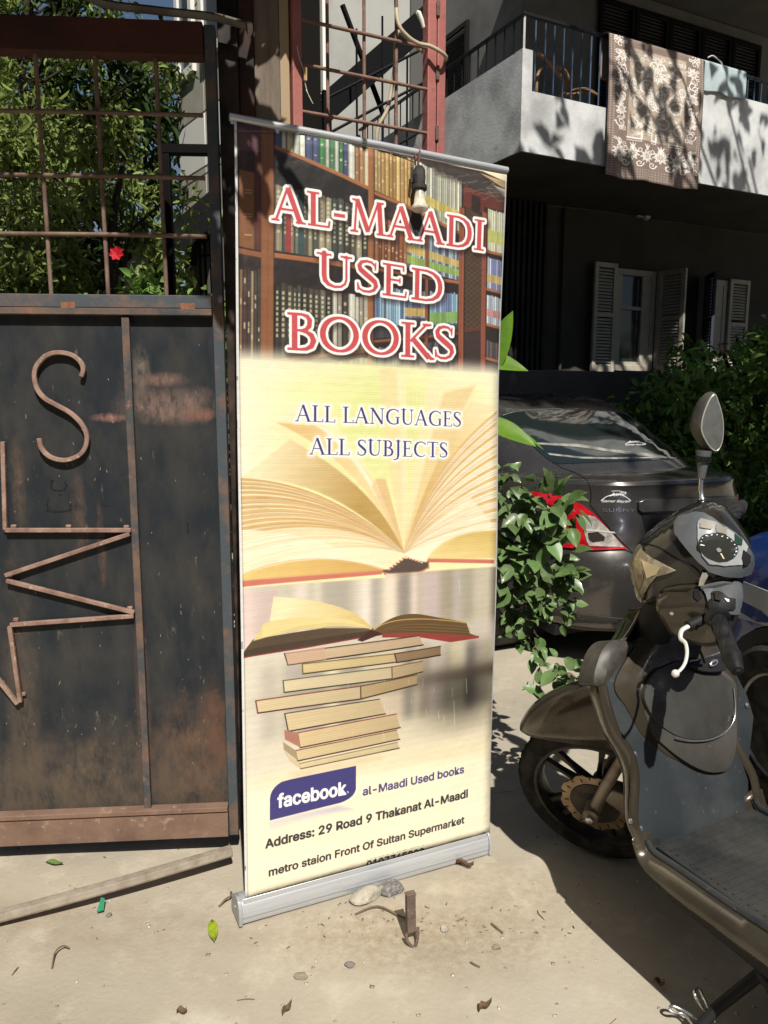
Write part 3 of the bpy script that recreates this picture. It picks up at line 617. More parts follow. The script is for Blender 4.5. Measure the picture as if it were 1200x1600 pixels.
    for (x, y, l) in ((935, 560, 100), (985, 470, 60), (955, 60, 60), (870, 600, 30)): cv.line(L7([(x, y), (x+4, y+l)]), 1.4, C8(252, 250, 244), .6)
    # --- lettering
    wh = (.98, .98, .97)
    def head(t, a, b, h, track=0.03):
        serif_text(cv, t, a, b, h, [(11, C8(40, 26, 24), .55, 8, 7, 9), (7.5, wh, 1, .8, 0, 0), (0, C8(203, 84, 88), 1, .8, 0, 0)], track, bold=.02)
    head('AL-MAADI', (424, 344), (758, 392), 54, .02); head('USED', (492, 446), (694, 474), 52, .03); head('BOOKS', (446, 546), (712, 562), 58, -.02)
    def sub(t, a, b, h): serif_text(cv, t, a, b, h, [(9, (.99, .98, .94), .55, 4, 0, 0), (4.5, wh, 1, 1.2, 0, 0), (0, C8(66, 62, 122), 1, .8, 0, 0)], .02)
    sub('ALL LANGUAGES', (462, 658), (722, 667), 26); sub('ALL SUBJECTS', (484, 710), (700, 715), 26)
    z8 = lambda x, y: (340+x/2.609, 1160+y/2.609)
    def L8(p): return [z8(*q) for q in p]
    for k in range(6): cv.poly(L8([(214, 318+k*5), (320, 290+k*4), (490, 254+k*2), (548, 268+k), (420, 286+k*3), (300, 306+k*5), (214, 334+k*5)]), C8(190, 184, 214), soft=6, alpha=.16)
    lg = C8(66, 62, 124)
    cv.poly(L8([(213, 318), (213, 232)] + qb((213, 230), (216, 186), (262, 160), 6) + [(300, 150), (563, 94), (563, 160)] + qb((563, 190), (556, 226), (500, 246), 6) + [(420, 266), (300, 296)]), lg, soft=.8)
    sans_text(cv, 'facebook', z8(246, 266), z8(522, 210), 29, wh, bold=2.3); cv.line(L8([(529, 200), (532, 203)]), 4, wh, .8)
    tx = C8(60, 57, 60)
    sans_text(cv, 'al-Maadi Used books', z8(592, 216), z8(1004, 124), 17.5, C8(82, 78, 128), bold=1.5)
    sans_text(cv, 'Address: 29 Road 9 Thakanat Al-Maadi', z8(196, 432), z8(1020, 224), 19, tx, bold=1.6)
    sans_text(cv, 'metro staion Front Of Sultan Supermarket', z8(210, 546), z8(1006, 330), 17, tx, bold=1.5)
    sans_text(cv, '0107745202', z8(610, 516), z8(842, 460), 16, tx, bold=1.5)
    # cloth margin left, slightly worn
    e = cv.a; e[:, :7] = .93; e[:, 7:10] = e[:, 7:10]*.8; e[:, -4:] = .9
    for k in range(10):
        y = int(H*rg.uniform(.02, .98)); e[y:y+rg.integers(2, 40), :rg.integers(1, 6)] *= .7
    cv.a *= (1 + rg.normal(0, .012, (H, W, 1))).astype(np.float32)
    li = (.97+.03*np.sign(np.sin(np.arange(H)*1.2)))[:, None, None]; 
    cv.a *= li.astype(np.float32)
    cv.a = np.clip(cv.a, 0, 1)*.93
    return cv.image('bookshop_banner_print')

def paint_rug():
    W, H = 420, 660; cv = Canvas(W, H, lambda x, y: (x, y), C8(138, 122, 112)); rg = np.random.default_rng(11)
    br = C8(128, 112, 103); cr = C8(228, 223, 216); mid = C8(150, 134, 122)
    cv.poly([(0, 0), (W, 0), (W, H), (0, H)], br)
    def rosette(x, y, r, petals=8, c=cr, c2=mid):
        for k in range(petals):
            a = 2*pi*k/petals+.2; px_, py_ = x+cos(a)*r*.58, y+sin(a)*r*.58
            cv.line([(x+cos(a)*r*.25, y+sin(a)*r*.25), (px_, py_), (x+cos(a)*r*.95, y+sin(a)*r*.95)], [r*.12, r*.42, r*.16], c)
            cv.line([(x+cos(a)*r*.3, y+sin(a)*r*.3), (x+cos(a)*r*.8, y+sin(a)*r*.8)], r*.07, c2, .9)
        cv.line([(x-.5, y), (x+.5, y)], r*.42, c2); cv.line([(x-.5, y), (x+.5, y)], r*.22, c)
    def scroll(x, y, r, a0, dirn, c=cr, w=5):
        P = []; 
        for k in range(22): f = k/21; a = a0+dirn*f*2*pi*1.25; rr = r*(1-.78*f); P.append((x+cos(a)*rr, y+sin(a)*rr))
        cv.line(P, list(np.linspace(w, w*.5, 22)), c)
        for k in range(0, 16, 3): cv.line([P[k], (P[k][0]+(P[k][0]-x)*.25, P[k][1]+(P[k][1]-y)*.25)], [w*1.2, w*.4], c)
    # beaded edges
    for k in range(0, H, 11):
        for x in (8, 20, W-20, W-8): cv.line([(x-.5, k+5), (x+.5, k+5)], 4.2, C8(196, 182, 170), .85)
    for k in range(0, W, 11):
        for y in range(H-52, H, 12): cv.line([(k+5+(y % 24 == 0)*5, y), (k+6, y)], 4.0, C8(190, 176, 164), .8)
    cv.poly([(86, 60), (W-86, 60), (W-86, H-190), (86, H-190)], C8(176, 161, 146))
    for k in range(26): cv.line([(86, 60+k*16), (W-86, 60+k*16)], 1.2, C8(140, 118, 100), .6)
    for sx in (0, 1):
        X = (lambda x: x) if sx == 0 else (lambda x: W-x)
        for y in (110, 230, 350): rosette(X(52), y, 27); scroll(X(52), y+58, 24, 0 if sx else pi, 1 if sx else -1, w=5); scroll(X(44), y-48, 16, .5, -1, w=4)
        for (x, y, r, a) in ((130, 130, 34, .5), (170, 220, 36, 2.0), (126, 300, 34, 4.0), (180, 370, 34, 1.0), (196, 120, 22, 3.0), (112, 400, 26, 5.0), (110, 215, 22, 1.4), (190, 300, 26, .2)): scroll(X(x), y, r, a if not sx else pi-a, 1 if not sx else -1, w=6)
        for (x, y) in ((120, 90), (160, 170), (130, 250), (165, 300), (130, 440), (170, 430)): rosette(X(x), y, 13, 6)
    for k in range(70):
        x, y = rg.uniform(95, W/2-14), rg.uniform(70, H-205); q = rg.uniform(6, 13); a = rg.uniform(0, 6)
        for X_, a_ in ((x, a), (W-x, pi-a)):
            if k % 2: scroll(X_, y, q, a_, 1, w=3.4)
            else: rosette(X_, y, q*.75, 5)
    for k in range(60):
        x, y = rg.uniform(28, 80), rg.uniform(20, H-60); q = rg.uniform(6, 12); a = rg.uniform(0, 6)
        scroll(x, y, q, a, 1, w=3); scroll(W-x, y, q, pi-a, -1, w=3)
    rosette(W/2, 160, 36, 10); rosette(W/2, 270, 42, 12); rosette(W/2, 390, 32, 8); rosette(W/2, 90, 20, 8)
    for P in ([(86, H-196), (150, H-196), (150, H-230), (200, H-230), (200, H-196), (W-200, H-196), (W-200, H-230), (W-150, H-230), (W-150, H-196), (W-86, H-196)],): cv.line(P, 7, cr); cv.line([(x, y+12) for x, y in P], 3, cr)
    for i, x in enumerate((50, 114, 178, 242, 306, 370)):
        rosette(x, H-118+(i % 2)*-8, 31, 9); scroll(x+32, H-82, 17, 0, 1, w=5); scroll(x+30, H-146, 13, pi, -1, w=4)
        for a in (-.5, 0, .5): cv.line([(x, H-150), (x+sin(a)*26, H-150-cos(a)*26)], [9, 3], cr)
    cv.a *= (1 + rg.normal(0, .04, (H, W, 1))).astype(np.float32); cv.a = np.clip(cv.a, 0, 1)
    return cv.image('rug_lace_print')
# banner frame: x along the stand, z up the leaning sheet
B_LEAN = radians(1.8)
B_M = Matrix.Translation((-0.3973, 1.9445, 0)) @ Matrix.Rotation(atan2(.231, .509), 4, 'Z') @ Matrix.Rotation(-B_LEAN, 4, 'X')
BF = Fr(B_M)
_tl, _tr, _bl, _br = [BF.sz(*p) for p in ((365, 190), (790, 274), (383, 1405), (766, 1302))]
def b_edges(fx, fz):
    """sheet point for fractions across and up"""
    x = (1-fz)*((1-fx)*_bl[0]+fx*_br[0]) + fz*((1-fx)*_tl[0]+fx*_tr[0]); z = (1-fz)*((1-fx)*_bl[1]+fx*_br[1]) + fz*((1-fx)*_tl[1]+fx*_tr[1])
    return x, z
def banner_tf(px, py, W=860, H=2180):
    x, z = BF.sz(px, py); fx, fz = .5, .5
    for _ in range(6):
        xl, zl = b_edges(0, fz); xr, zr = b_edges(1, fz); fx = (x-xl)/(xr-xl)
        xb, zb = b_edges(fx, 0); xt, zt = b_edges(fx, 1); fz = (z-zb)/(zt-zb)
    return fx*W, (1-fz)*H
# ================================================================== frames of the place
GATE = Fr.at(-1.21, 2.245, 0, atan2(.08, .9968))        # x along the gate, y away from the street
HOUSE_ROT = radians(27.4)
HOUSE = Fr.at(1.20, 7.16, 0, HOUSE_ROT)                  # under the left front corner of the balcony
GRILLE = Fr.at(-0.30, 2.36, 0, radians(25.0))

# ------------------------------------------------------------------ ground
def value_noise(X, Y, sc, seed):
    r = np.random.default_rng(seed); G = r.uniform(-1, 1, (64, 64)); x = X/sc; y = Y/sc; i = np.floor(x).astype(int); j = np.floor(y).astype(int)
    u = x-i; v = y-j; u = u*u*(3-2*u); v = v*v*(3-2*v); g = lambda a, b: G[a % 64, b % 64]
    return (g(i, j)*(1-u)+g(i+1, j)*u)*(1-v) + (g(i, j+1)*(1-u)+g(i+1, j+1)*u)*v
xs = np.concatenate([-np.geomspace(300, 3.2, 16), np.linspace(-3.0, 3.2, 250), np.geomspace(3.4, 300, 16)])
ys = np.concatenate([-np.geomspace(300, .9, 16), np.linspace(0.8, 6.0, 210), np.geomspace(6.2, 400, 16)])
X, Y = np.meshgrid(xs, ys)
fade = np.clip((3.2-np.abs(X))/1, 0, 1)*np.clip((6-Y)/1.5, 0, 1)*np.clip(Y/.8, 0, 1)
Zg = fade*(.008*value_noise(X, Y, .6, 1) + .0022*value_noise(X, Y, .17, 2) + .0008*value_noise(X, Y, .045, 3)*(value_noise(X, Y, .5, 9) > 0)) - .006
# loose soil banked up along the foot of the banner
_p = (X+.3973)*.9107+(Y-1.9445)*.4133; _q = -(X+.3973)*.4133+(Y-1.9445)*.9107
Zg += .012*np.exp(-((_q+.09)/.06)**2)*np.exp(-((_p-.55)/.34)**2)*(1+.6*value_noise(X, Y, .03, 5))
def ground_z(x, y): return float(Zg[np.abs(ys-y).argmin(), np.abs(xs-x).argmin()])
me = bpy.data.meshes.new('ground'); nx, ny = len(xs), len(ys)
V = np.stack([X, Y, Zg], -1).reshape(-1, 3); I = np.arange(nx*ny).reshape(ny, nx)
Q = np.stack([I[:-1, :-1], I[:-1, 1:], I[1:, 1:], I[1:, :-1]], -1).reshape(-1, 4)
me.vertices.add(len(V)); me.vertices.foreach_set('co', V.ravel()); me.loops.add(Q.size); me.loops.foreach_set('vertex_index', Q.ravel())
me.polygons.add(len(Q)); me.polygons.foreach_set('loop_start', np.arange(len(Q))*4); me.polygons.foreach_set('loop_total', np.full(len(Q), 4))
me.update(calc_edges=True); me.polygons.foreach_set('use_smooth', [True]*len(Q))
m_ground = mk('dusty_concrete', (.40, .355, .28), rough=.95, col2=(.31, .275, .215), nscale=1.6, nlo=.38, nhi=.7, ndetail=10, col3=(.47, .42, .33), n3scale=5.5, n3lo=.52, n3hi=.72,
              bump=.35, bscale=70, bdist=.005, spec=.2, masks=[((.75, 2.9, 0), (.9, .6, 1), (.35, .32, .27), 3, .8), ((-.25, 1.25, 0), (.5, .16, 1), (.47, .44, .37), 4, .9), ((.5, 1.55, 0), (.35, .3, 1), (.37, .345, .29), 5, .8), ((-1.0, 1.5, 0), (.4, .2, 1), (.30, .255, .19), 6, .8), ((.12, 1.45, 0), (.12, .08, 1), (.27, .23, .17), 10, .7), ((-.45, 1.6, 0), (.1, .06, 1), (.50, .46, .38), 14, .8), ((.35, 2.1, 0), (.25, .16, 1), (.25, .19, .13), 30, .5), ((-.9, 1.95, 0), (.8, .15, 1), (.28, .22, .16), 12, .7), ((.1, 1.9, 0), (.45, .16, 1), (.24, .18, .12), 40, .8)])
link('ground', me, m_ground, kind='structure')
# grit
rg = np.random.default_rng(21)
def grit(n, x0, x1, y0, y1, s0, s1, mat, name):
    P = np.stack([rg.uniform(x0, x1, n), rg.uniform(y0, y1, n)], 1); s = s0+(s1-s0)*rg.uniform(0, 1, n)**3
    z = np.array([ground_z(*p) for p in P]); b = np.array([[1, 0, 0], [-1, .2, 0], [0, 1, 0], [.1, -1, 0], [0, 0, .7], [.2, .1, -.5]])
    V = b[None]*s[:, None, None]*rg.uniform(.6, 1.4, (n, 6, 3)); a = rg.uniform(0, 6.28, n); c_, s_ = np.cos(a)[:, None], np.sin(a)[:, None]
    V = np.stack([V[..., 0]*c_-V[..., 1]*s_, V[..., 0]*s_+V[..., 1]*c_, V[..., 2]*.4], -1); V += np.concatenate([P, z[:, None]+s[:, None]*.1], 1)[:, None]
    o = fastmesh(name, V, 6, mat, faces=[(0, 2, 4), (2, 1, 4), (1, 3, 4), (3, 0, 4), (2, 0, 5), (1, 2, 5), (3, 1, 5), (0, 3, 5)]); return o
m_grit = mk('pale_grit', (.42, .375, .295), rough=.95, island=.45, spec=.1)
tag(grit(3200, -1.9, 1.7, 1.0, 4.2, .0009, .0065, m_grit, 'gravel'), 'pale grit and flakes scattered over the dusty ground', None, kind='stuff')
m_brown = mk('dry_brown', (.12, .075, .045), rough=.9, island=.4)
P = np.concatenate([np.stack([rg.uniform(-1.9, 1.5, 60), rg.uniform(1.1, 3.6, 60)], 1), np.stack([rg.normal(.12, .26, 90), rg.normal(1.95, .05, 90)], 1)])
Cc = np.array([(x, y, ground_z(x, y)+.003) for x, y in P]); V = leaves(Cc, .012, .22, droop=0, up=.95); V[..., 2] = np.maximum(V[..., 2], Cc[:, None, 2]-.001)
o = fastmesh('leaf_litter', V, 6, m_brown, faces=LEAF_F); tag(o, 'crumbs of dry leaf and bark lying on the dust', None, kind='stuff')

# small things lying on the ground
def stone(name, px, py, s, mat, label, cat='stone', flat=.6, seed=0, group=None, rot=0):
    c = Fr(Matrix.Identity(4)).hit(px, py, z=0); r = random.Random(seed)
    bm = bmesh.new(); bmesh.ops.create_icosphere(bm, subdivisions=3, radius=1)
    pl = [(Vector((r.gauss(0, 1), r.gauss(0, 1), r.gauss(0, 1))).normalized(), r.uniform(.62, .9)) for _ in range(13)]
    for v in bm.verts:
        for n_, d_ in pl:
            k = v.co.dot(n_)-d_
            if k > 0: v.co -= n_*k
        v.co *= 1+r.uniform(-.012, .012)
        v.co = Vector((v.co.x*s[0], v.co.y*s[1], v.co.z*s[2]))
    me = bpy.data.meshes.new(name); bm.to_mesh(me); bm.free()
    o = link(name, me, mat); o.location = (c.x, c.y, ground_z(c.x, c.y)+s[2]*flat); o.rotation_euler = (0, 0, rot)
    me.polygons.foreach_set('use_smooth', [True]*len(me.polygons)); me.set_sharp_from_angle(angle=radians(25))
    return tag(o, label, cat, group)
m_conc = mk('pale_rubble', (.44, .40, .33), rough=.95, col2=(.30, .27, .22), nscale=40, bump=.6, bscale=200)
m_asph = mk('grey_rubble', (.15, .145, .14), rough=.95, col2=(.30, .29, .28), nscale=90, bump=1, bscale=160)
stone('concrete_chunk', 571, 1407, (.055, .033, .024), m_conc, 'pale angular chunk of concrete wedged under the banner base', seed=4, rot=.5)
stone('asphalt_chunk', 612, 1396, (.042, .030, .024), m_asph, 'dark grey crumbly chunk next to the banner base, right of the pale one', seed=9, rot=.2)
m_peb = mk('pebble_grey', (.17, .155, .14), rough=.8, bump=.3); m_peb2 = mk('pebble_dun', (.24, .2, .155), rough=.9, bump=.3)
stone('pebble', 547, 1510, (.016, .010, .008), m_peb, 'small dark grey pebble on bare ground in front of the banner', seed=2)
stone('pebble', 471, 1527, (.020, .012, .009), m_peb2, 'round dun coloured pebble left of the dark grey one', seed=3)
stone('pebble', 695, 1454, (.014, .012, .008), m_conc, 'pale chipped pebble to the right of the iron stake', seed=5)
stone('pebble', 776, 1481, (.013, .010, .008), m_peb2, 'brownish pebble half sunk in the dust near the scooter shadow', seed=6)
stone('pebble', 170, 1425, (.010, .008, .006), m_peb, 'small grey pebble beside the green glass shard', seed=7)
def ground_leaf(name, pts, mat, label, curl=.006, cat='leaf', h=.004):
    G = Fr(Matrix.Identity(4)); a, b = G.hit(*pts[0], z=0), G.hit(*pts[1], z=0); w = pts[2]; d = b-a; s_ = Vector((-d.y, d.x, 0)).normalized()*w; rows = []
    for i in range(9):
        f = i/8; ww = sin(pi*min(f*1.05, 1))**.8*(1-.25*f); c = a.lerp(b, f); c.z = ground_z(c.x, c.y)+h+curl*sin(f*7)*.5+curl*f
        rows.append([c+s_*ww*k+Vector((0, 0, abs(k)*curl)) for k in (-1, -.5, 0, .5, 1)])
    o = MB().sheet(rows).obj(name, mat, smooth=60, fix=False, solid=.0006); return tag(o, label, cat)
m_gl = mk('leaf_yellowgreen', (.42, .50, .04), rough=.5, col2=(.25, .36, .03), nscale=60, transl=.3)
m_dl = mk('leaf_dry', (.13, .085, .055), rough=.8, col2=(.08, .05, .03), nscale=80)
ground_leaf('fallen_leaf', ((331, 1436), (335, 1474), .0155), m_gl, 'single fresh yellow green leaf lying on the ground before the banner')
ground_leaf('fallen_leaf', ((441, 1589), (456, 1575), .010), m_dl, 'curled brown leaf at the lower edge of the ground', .01)
ground_leaf('fallen_leaf', ((748, 1583), (768, 1575), .010), m_dl, 'star shaped dry brown leaf near the bottom of the ground', .012)
ground_leaf('fallen_leaf', ((505, 1402), (540, 1380), .012), m_dl, 'brown dry leaf pressed against the banner base', .012)
ground_leaf('fallen_leaf', ((276, 1582), (292, 1585), .009), m_dl, 'small torn dark leaf at the bottom left of the ground', .01)
ground_leaf('fallen_leaf', ((712, 1350), (740, 1361), .007), m_dl, 'shrivelled leaf under the right end of the banner base', .014)
ground_leaf('fallen_leaf', ((1020, 1536), (1038, 1546), .009), m_dl, 'dry leaf at the edge of the scooter shadow', .01)
ground_leaf('fallen_leaf', ((72, 1348), (98, 1352), .012), mk('leaf_green_dull', (.10, .16, .04), rough=.6), 'dull green leaf lying under the gate', .006)
m_twig = mk('twig_bark', (.15, .11, .08), rough=.9, bump=.4)
def twig(pts, r, label, name='twig'):
    G = Fr(Matrix.Identity(4)); P = []
    for x, y, h in pts: c = G.hit(x, y, z=0); P.append((c.x, c.y, ground_z(c.x, c.y)+h+r))
    o = MB().tube(bez(P, 4), r, 6).obj(name, m_twig, smooth=60); tag(o, label, 'twig')
twig(((81, 1508, .0), (86, 1490, .012), (98, 1481, .014), (108, 1480, .006)), .0022, 'bent twig standing off the ground at the lower left')
twig(((555, 1432, 0), (590, 1424, .008), (625, 1436, .004), (641, 1438, 0)), .003, 'curved twig lying in front of the rubble at the banner base')
twig(((342, 1413, .0), (352, 1408, .012), (361, 1404, .016), (361, 1393, .006)), .003, 'curled strip of bark at the left foot of the banner')
twig(((735, 1505, 0), (742, 1510, .004), (750, 1512, 0)), .0025, 'short twig right of the pebble in the open ground')
twig(((840, 1421, 0), (842, 1428, .004), (851, 1436, 0)), .0012, 'hair thin curved twig in the open ground near the scooter')
twig(((768, 1443, 0), (775, 1450, .003), (785, 1457, 0)), .003, 'stubby twig in the open ground between banner and scooter')
twig(((370, 1560, 0), (385, 1559, .002), (398, 1559, 0)), .0012, 'thin dry grass stalk at the lower middle')
twig(((18, 1518, 0), (24, 1512, .004), (28, 1506, 0)), .0015, 'tiny twig at the far lower left')
m_shard = mk('green_glass', (.03, .22, .12), rough=.15, spec=.8)
for (x0_, y0_, n_, ln_) in ((.55, 1.62, 9, .05), (-.62, 1.42, 8, .045), (.15, 2.55, 8, .05)):
    r_ = random.Random(int(n_*100+x0_*10)); P_ = [(x0_, y0_)]; a_ = r_.uniform(0, 6)
    for k in range(n_): a_ += r_.gauss(0, .35); P_.append((P_[-1][0]+cos(a_)*ln_, P_[-1][1]+sin(a_)*ln_))
    mbc = MB()
    for p_, q_ in zip(P_[:-1], P_[1:]):
        d_ = Vector((q_[0]-p_[0], q_[1]-p_[1])); m_ = Vector((-d_.y, d_.x)).normalized()*r_.uniform(.0006, .0013); zc_ = max(ground_z(*p_), ground_z(*q_))+.0012
        mbc.add([(p_[0]+m_.x, p_[1]+m_.y, zc_), (p_[0]-m_.x, p_[1]-m_.y, zc_), (q_[0]-m_.x, q_[1]-m_.y, zc_), (q_[0]+m_.x, q_[1]+m_.y, zc_)], [(0, 1, 2, 3)])
    oc = mbc.obj('ground_crack', mk('crack_dark', (.12, .10, .075), rough=1), fix=False); oc['kind'] = 'structure'
c = Fr(Matrix.Identity(4)).hit(158, 1417, z=0); o = MB().xz([(-.008, -.022), (.01, -.018), (.007, .02), (-.004, .024)], -.0015, .0015).obj('glass_shard', m_shard); o.rotation_euler = (radians(-72), 0, .15); o.location = (c.x, c.y, .006)
tag(o, 'small green glass shard on the ground left of the banner', 'shard')
# iron stake
m_rust = mk('rust_bare', (.15, .105, .085), rough=.85, col2=(.09, .065, .055), nscale=30, bump=.5, col3=(.24, .18, .14), n3scale=60)
t = thing('iron_stake', 'rusty square iron stake standing in the ground, hooked foot, before the banner', 'stake', Matrix.Translation((.072, 1.872, 0)) @ Matrix.Rotation(radians(20), 4, 'Z') @ Matrix.Rotation(radians(-2), 4, 'X'))
MB().box(-.0125, .0125, -.009, .009, .03, .137).obj('shaft', m_rust, t, bevel=.002)
MB().box(-.014, .014, -.0105, .0105, .1372, .141).obj('shaft_head', m_rust, t, bevel=.0015)
MB().tube(bez([(.016, -.012, .045), (.013, -.016, .018), (.002, -.02, -.002), (-.014, -.016, .012), (-.018, -.012, .035)], 6), .0045, 8).obj('hook', m_rust, t, smooth=60)
# rail lying on the ground by the gate
G = Fr(Matrix.Identity(4)); a = G.hit(-60, 1449, z=0.012); b = G.hit(362, 1331, z=0.045)
d = (b-a).normalized(); s_ = Vector((-d.y, d.x, 0)).normalized(); P = [a + (b-a)*f + Vector((0, 0, .006*sin(f*pi)))-Vector((0, .02*sin(f*pi), 0)) for f in np.linspace(0, 1, 12)]
o = MB().loft([[p+s_*.020, p+s_*.014+Vector((0, 0, .018)), p-s_*.012+Vector((0, 0, .016)), p-s_*.018, p-s_*.016-Vector((0, 0, .008)), p+s_*.014-Vector((0, 0, .01))] for p in P]).obj('wooden_batten', mk('weathered_wood', (.28, .24, .19), rough=.9, col2=(.19, .155, .12), nscale=18, bump=.4, bscale=60), bevel=.003)
tag(o, 'long weathered wooden batten lying on the ground below the gate', 'batten')
# ================================================================== steel gate
pat = [((.13, 0, 1.20), (.02, .2, .12), (.09, .062, .045), 40, 1.0), ((.30, 0, 1.10), (.02, .2, .14), (.09, .062, .045), 40, .9), ((.36, 0, 1.0), (.012, .2, .12), (.10, .062, .045), 40, 1.0), ((-.2, 0, 1.4), (.1, .2, .2), (.08, .06, .045), 20, .8), ((.58, 0, 1.425), (.15, .2, .05), (.17, .115, .095), 26, 1.2), ((.50, 0, 1.52), (.025, .2, .08), (.15, .12, .10), 40, 1.0), ((.56, 0, 1.50), (.07, .2, .02), (.18, .11, .09), 30, 1.1),
       ((.66, 0, 1.40), (.05, .2, .02), (.22, .10, .07), 24, 1.1), ((.62, 0, .30), (.16, .2, .22), (.11, .068, .046), 22, 1.15), ((.30, 0, .25), (.42, .2, .16), (.10, .074, .053), 16, 1.05),
       ((.10, 0, .42), (.05, .2, .5), (.10, .075, .052), 20, .8), ((.68, 0, .42), (.05, .2, .14), (.12, .062, .040), 24, 1.0), ((.46, 0, .5), (.02, .2, .28), (.15, .075, .045), 30, .9), ((.4, 0, 1.39), (.05, .2, .012), (.26, .14, .11), 30, 1.3), ((.0, 0, .2), (.3, .2, .12), (.085, .065, .048), 16, .9)]
m_gate = mk('gate_paint', (.016, .020, .025), rough=.50, col2=(.046, .043, .039), nscale=9, ndetail=14, nlo=.42, nhi=.72, col3=(.13, .105, .085), n3scale=26, n3lo=.615, n3hi=.70, bump=.12, bscale=70, bdist=.004, rvar=.25, masks=pat, stretch=(1, 1, .45), spec=.3)
m_gaterust = mk('gate_rust', (.15, .095, .07), rough=.75, col2=(.055, .06, .065), nscale=9, ndetail=9, nlo=.42, nhi=.6, col3=(.24, .12, .085), n3scale=22, n3lo=.58, n3hi=.68, bump=.3, bscale=90, bdist=.004)
m_gatelow = mk('gate_rust_low', (.20, .125, .09), rough=.8, col2=(.13, .08, .06), nscale=8, ndetail=9, col3=(.28, .20, .155), n3scale=26, bump=.3, bscale=90, bdist=.004)
m_gatebar = mk('gate_bar', (.30, .20, .155), rough=.7, col2=(.17, .10, .08), nscale=18, col3=(.40, .32, .26), n3scale=50, bump=.3, bscale=120, bdist=.003)
m_gateblue = mk('gate_bluegrey', (.060, .072, .082), rough=.6, col2=(.15, .095, .07), nscale=11, ndetail=9, nlo=.5, nhi=.66, bump=.25, bscale=90, bdist=.004)
m_redbeam = mk('red_oxide', (.075, .024, .018), rough=.75, col2=(.04, .02, .016), nscale=5, bump=.2)
g = thing('metal_gate', 'blue black sheet steel gate leaf with welded letters and a barred top', 'gate', GATE.M)
gz = lambda px, py, y=0: GATE.sz(px, py, y)
XL = -1.08
zr_t, zr_b = gz(170, 460, -.02)[1], gz(170, 492, -.02)[1]
zb_t, zb_b = gz(170, 1268, -.03)[1], gz(170, 1316, -.03)[1]
sheet_x = gz(352, 900)[0]
K_ = 1.037; XR = .745
MB().box(XL, .448*K_, -.001, .001, zb_b+.02, zr_b+.02).obj('sheet_panel', m_gate, g)
MB().box(.4485*K_, XR-.03, -.0005, .0015, zb_b+.02, zr_b+.02).obj('sheet_panel', m_gate, g)
MB().box(XL, XR-.032, -.020, .018, zr_b+.020, zr_t).obj('mid_rail', m_gateblue, g, bevel=.002)
MB().box(XL, XR-.032, -.027, .018, zr_b, zr_b+.0185).obj('rail_lip', m_gaterust, g, bevel=.0015)
for s_ in (-.66, .31, .335+.32-.01, -.20): MB().box(s_-.02, s_+.02, -.0215, -.0205, zr_b+.004, zr_b+.035).obj('weld_scar', mk('rust_orange', (.27, .11, .06), rough=.85, col2=(.16, .08, .05), nscale=50), g)
MB().box(XL, XR-.032, -.03, .018, zb_b, zb_t-.017).obj('bottom_rail', m_gatelow, g, bevel=.002)
MB().box(XL, XR-.032, -.036, .018, zb_t-.015, zb_t).obj('rail_lip', m_gatelow, g, bevel=.0015)
x0 = gz(345, 600, -.02)[0]
MB().box(XR-.030, XR, -.022, .018, zb_b, 2.46).obj('stile', m_gateblue, g, bevel=.002)
a = gz(195, 495, -.02); b = gz(231, 1268, -.02)
MB().xz([(a[0]-.0105, a[1]), (a[0]+.0105, a[1]), (b[0]+.0105, b[1]+.001), (b[0]-.0105, b[1]+.001)], -.020, -.0015).obj('divider', m_gaterust, g, bevel=.0015)
a = gz(4, 690, -.012); b = gz(8, 828, -.012)
MB().xz([(a[0]-.006, a[1]), (a[0]+.006, a[1]), (b[0]+.006, b[1]), (b[0]-.006, b[1])], -.016, -.003).obj('short_bar', m_gatebar, g, bevel=.0015)
# welded letters
def rod(pts, w=.0065, y0=-.022, y1=-.009, name='letter_bar', mat=None):
    P = [Vector((x, 0, z)) for x, z in pts]; rings = []
    for i, p in enumerate(P):
        t = (P[min(i+1, len(P)-1)]-P[max(i-1, 0)]).normalized(); n_ = Vector((-t.z, 0, t.x))*w
        rings.append([(p.x+n_.x, y0, p.z+n_.z), (p.x-n_.x, y0, p.z-n_.z), (p.x-n_.x, y1, p.z-n_.z), (p.x+n_.x, y1, p.z+n_.z)])
    return MB().loft(rings).obj(name, mat or m_gatebar, g, bevel=.002)
zs = lambda x, y: (x/3, 440+y/3)
S_pts = [(378, 446), (388, 412), (374, 375), (330, 342), (266, 332), (212, 348), (170, 393), (158, 440), (170, 500), (205, 546), (260, 578), (330, 618), (380, 668), (404, 720), (400, 772), (368, 815), (300, 838), (232, 822), (192, 782), (180, 735)]
S3 = bez([(*gz(*zs(*p), -.022), 0) for p in S_pts], 4); rod([(p.x, p.y) for p in S3], name='letter_s_rod')
def rodpx(a, b, f): p, q = gz(*f(*a), -.022), gz(*f(*b), -.022); rod([p, q])
z2 = lambda x, y: (x/3, 880+y/3)
rodpx((20, 1167), (612, 1167), zs); rodpx((606, 1184), (20, 1380), zs); rodpx((26, 84), (628, 234), z2); rodpx((625, 250), (44, 292), z2); rodpx((42, 298), (92, 655), z2); rodpx((80, 664), (-330, 150), z2)
for p in ((60, 1160), (318, 1160), (590, 1162)): q = gz(*zs(*p), -.015); MB().box(q[0]-.008, q[0]+.008, -.012, -.001, q[1]+.002, q[1]+.012).obj('weld_bead', m_gatebar, g, bevel=.003)
for p in ((40, 60), (70, 268), (606, 214), (104, 618)): q = gz(*z2(*p), -.015); MB().box(q[0]-.008, q[0]+.008, -.012, -.001, q[1]-.006, q[1]+.006).obj('weld_bead', m_gatebar, g, bevel=.003)
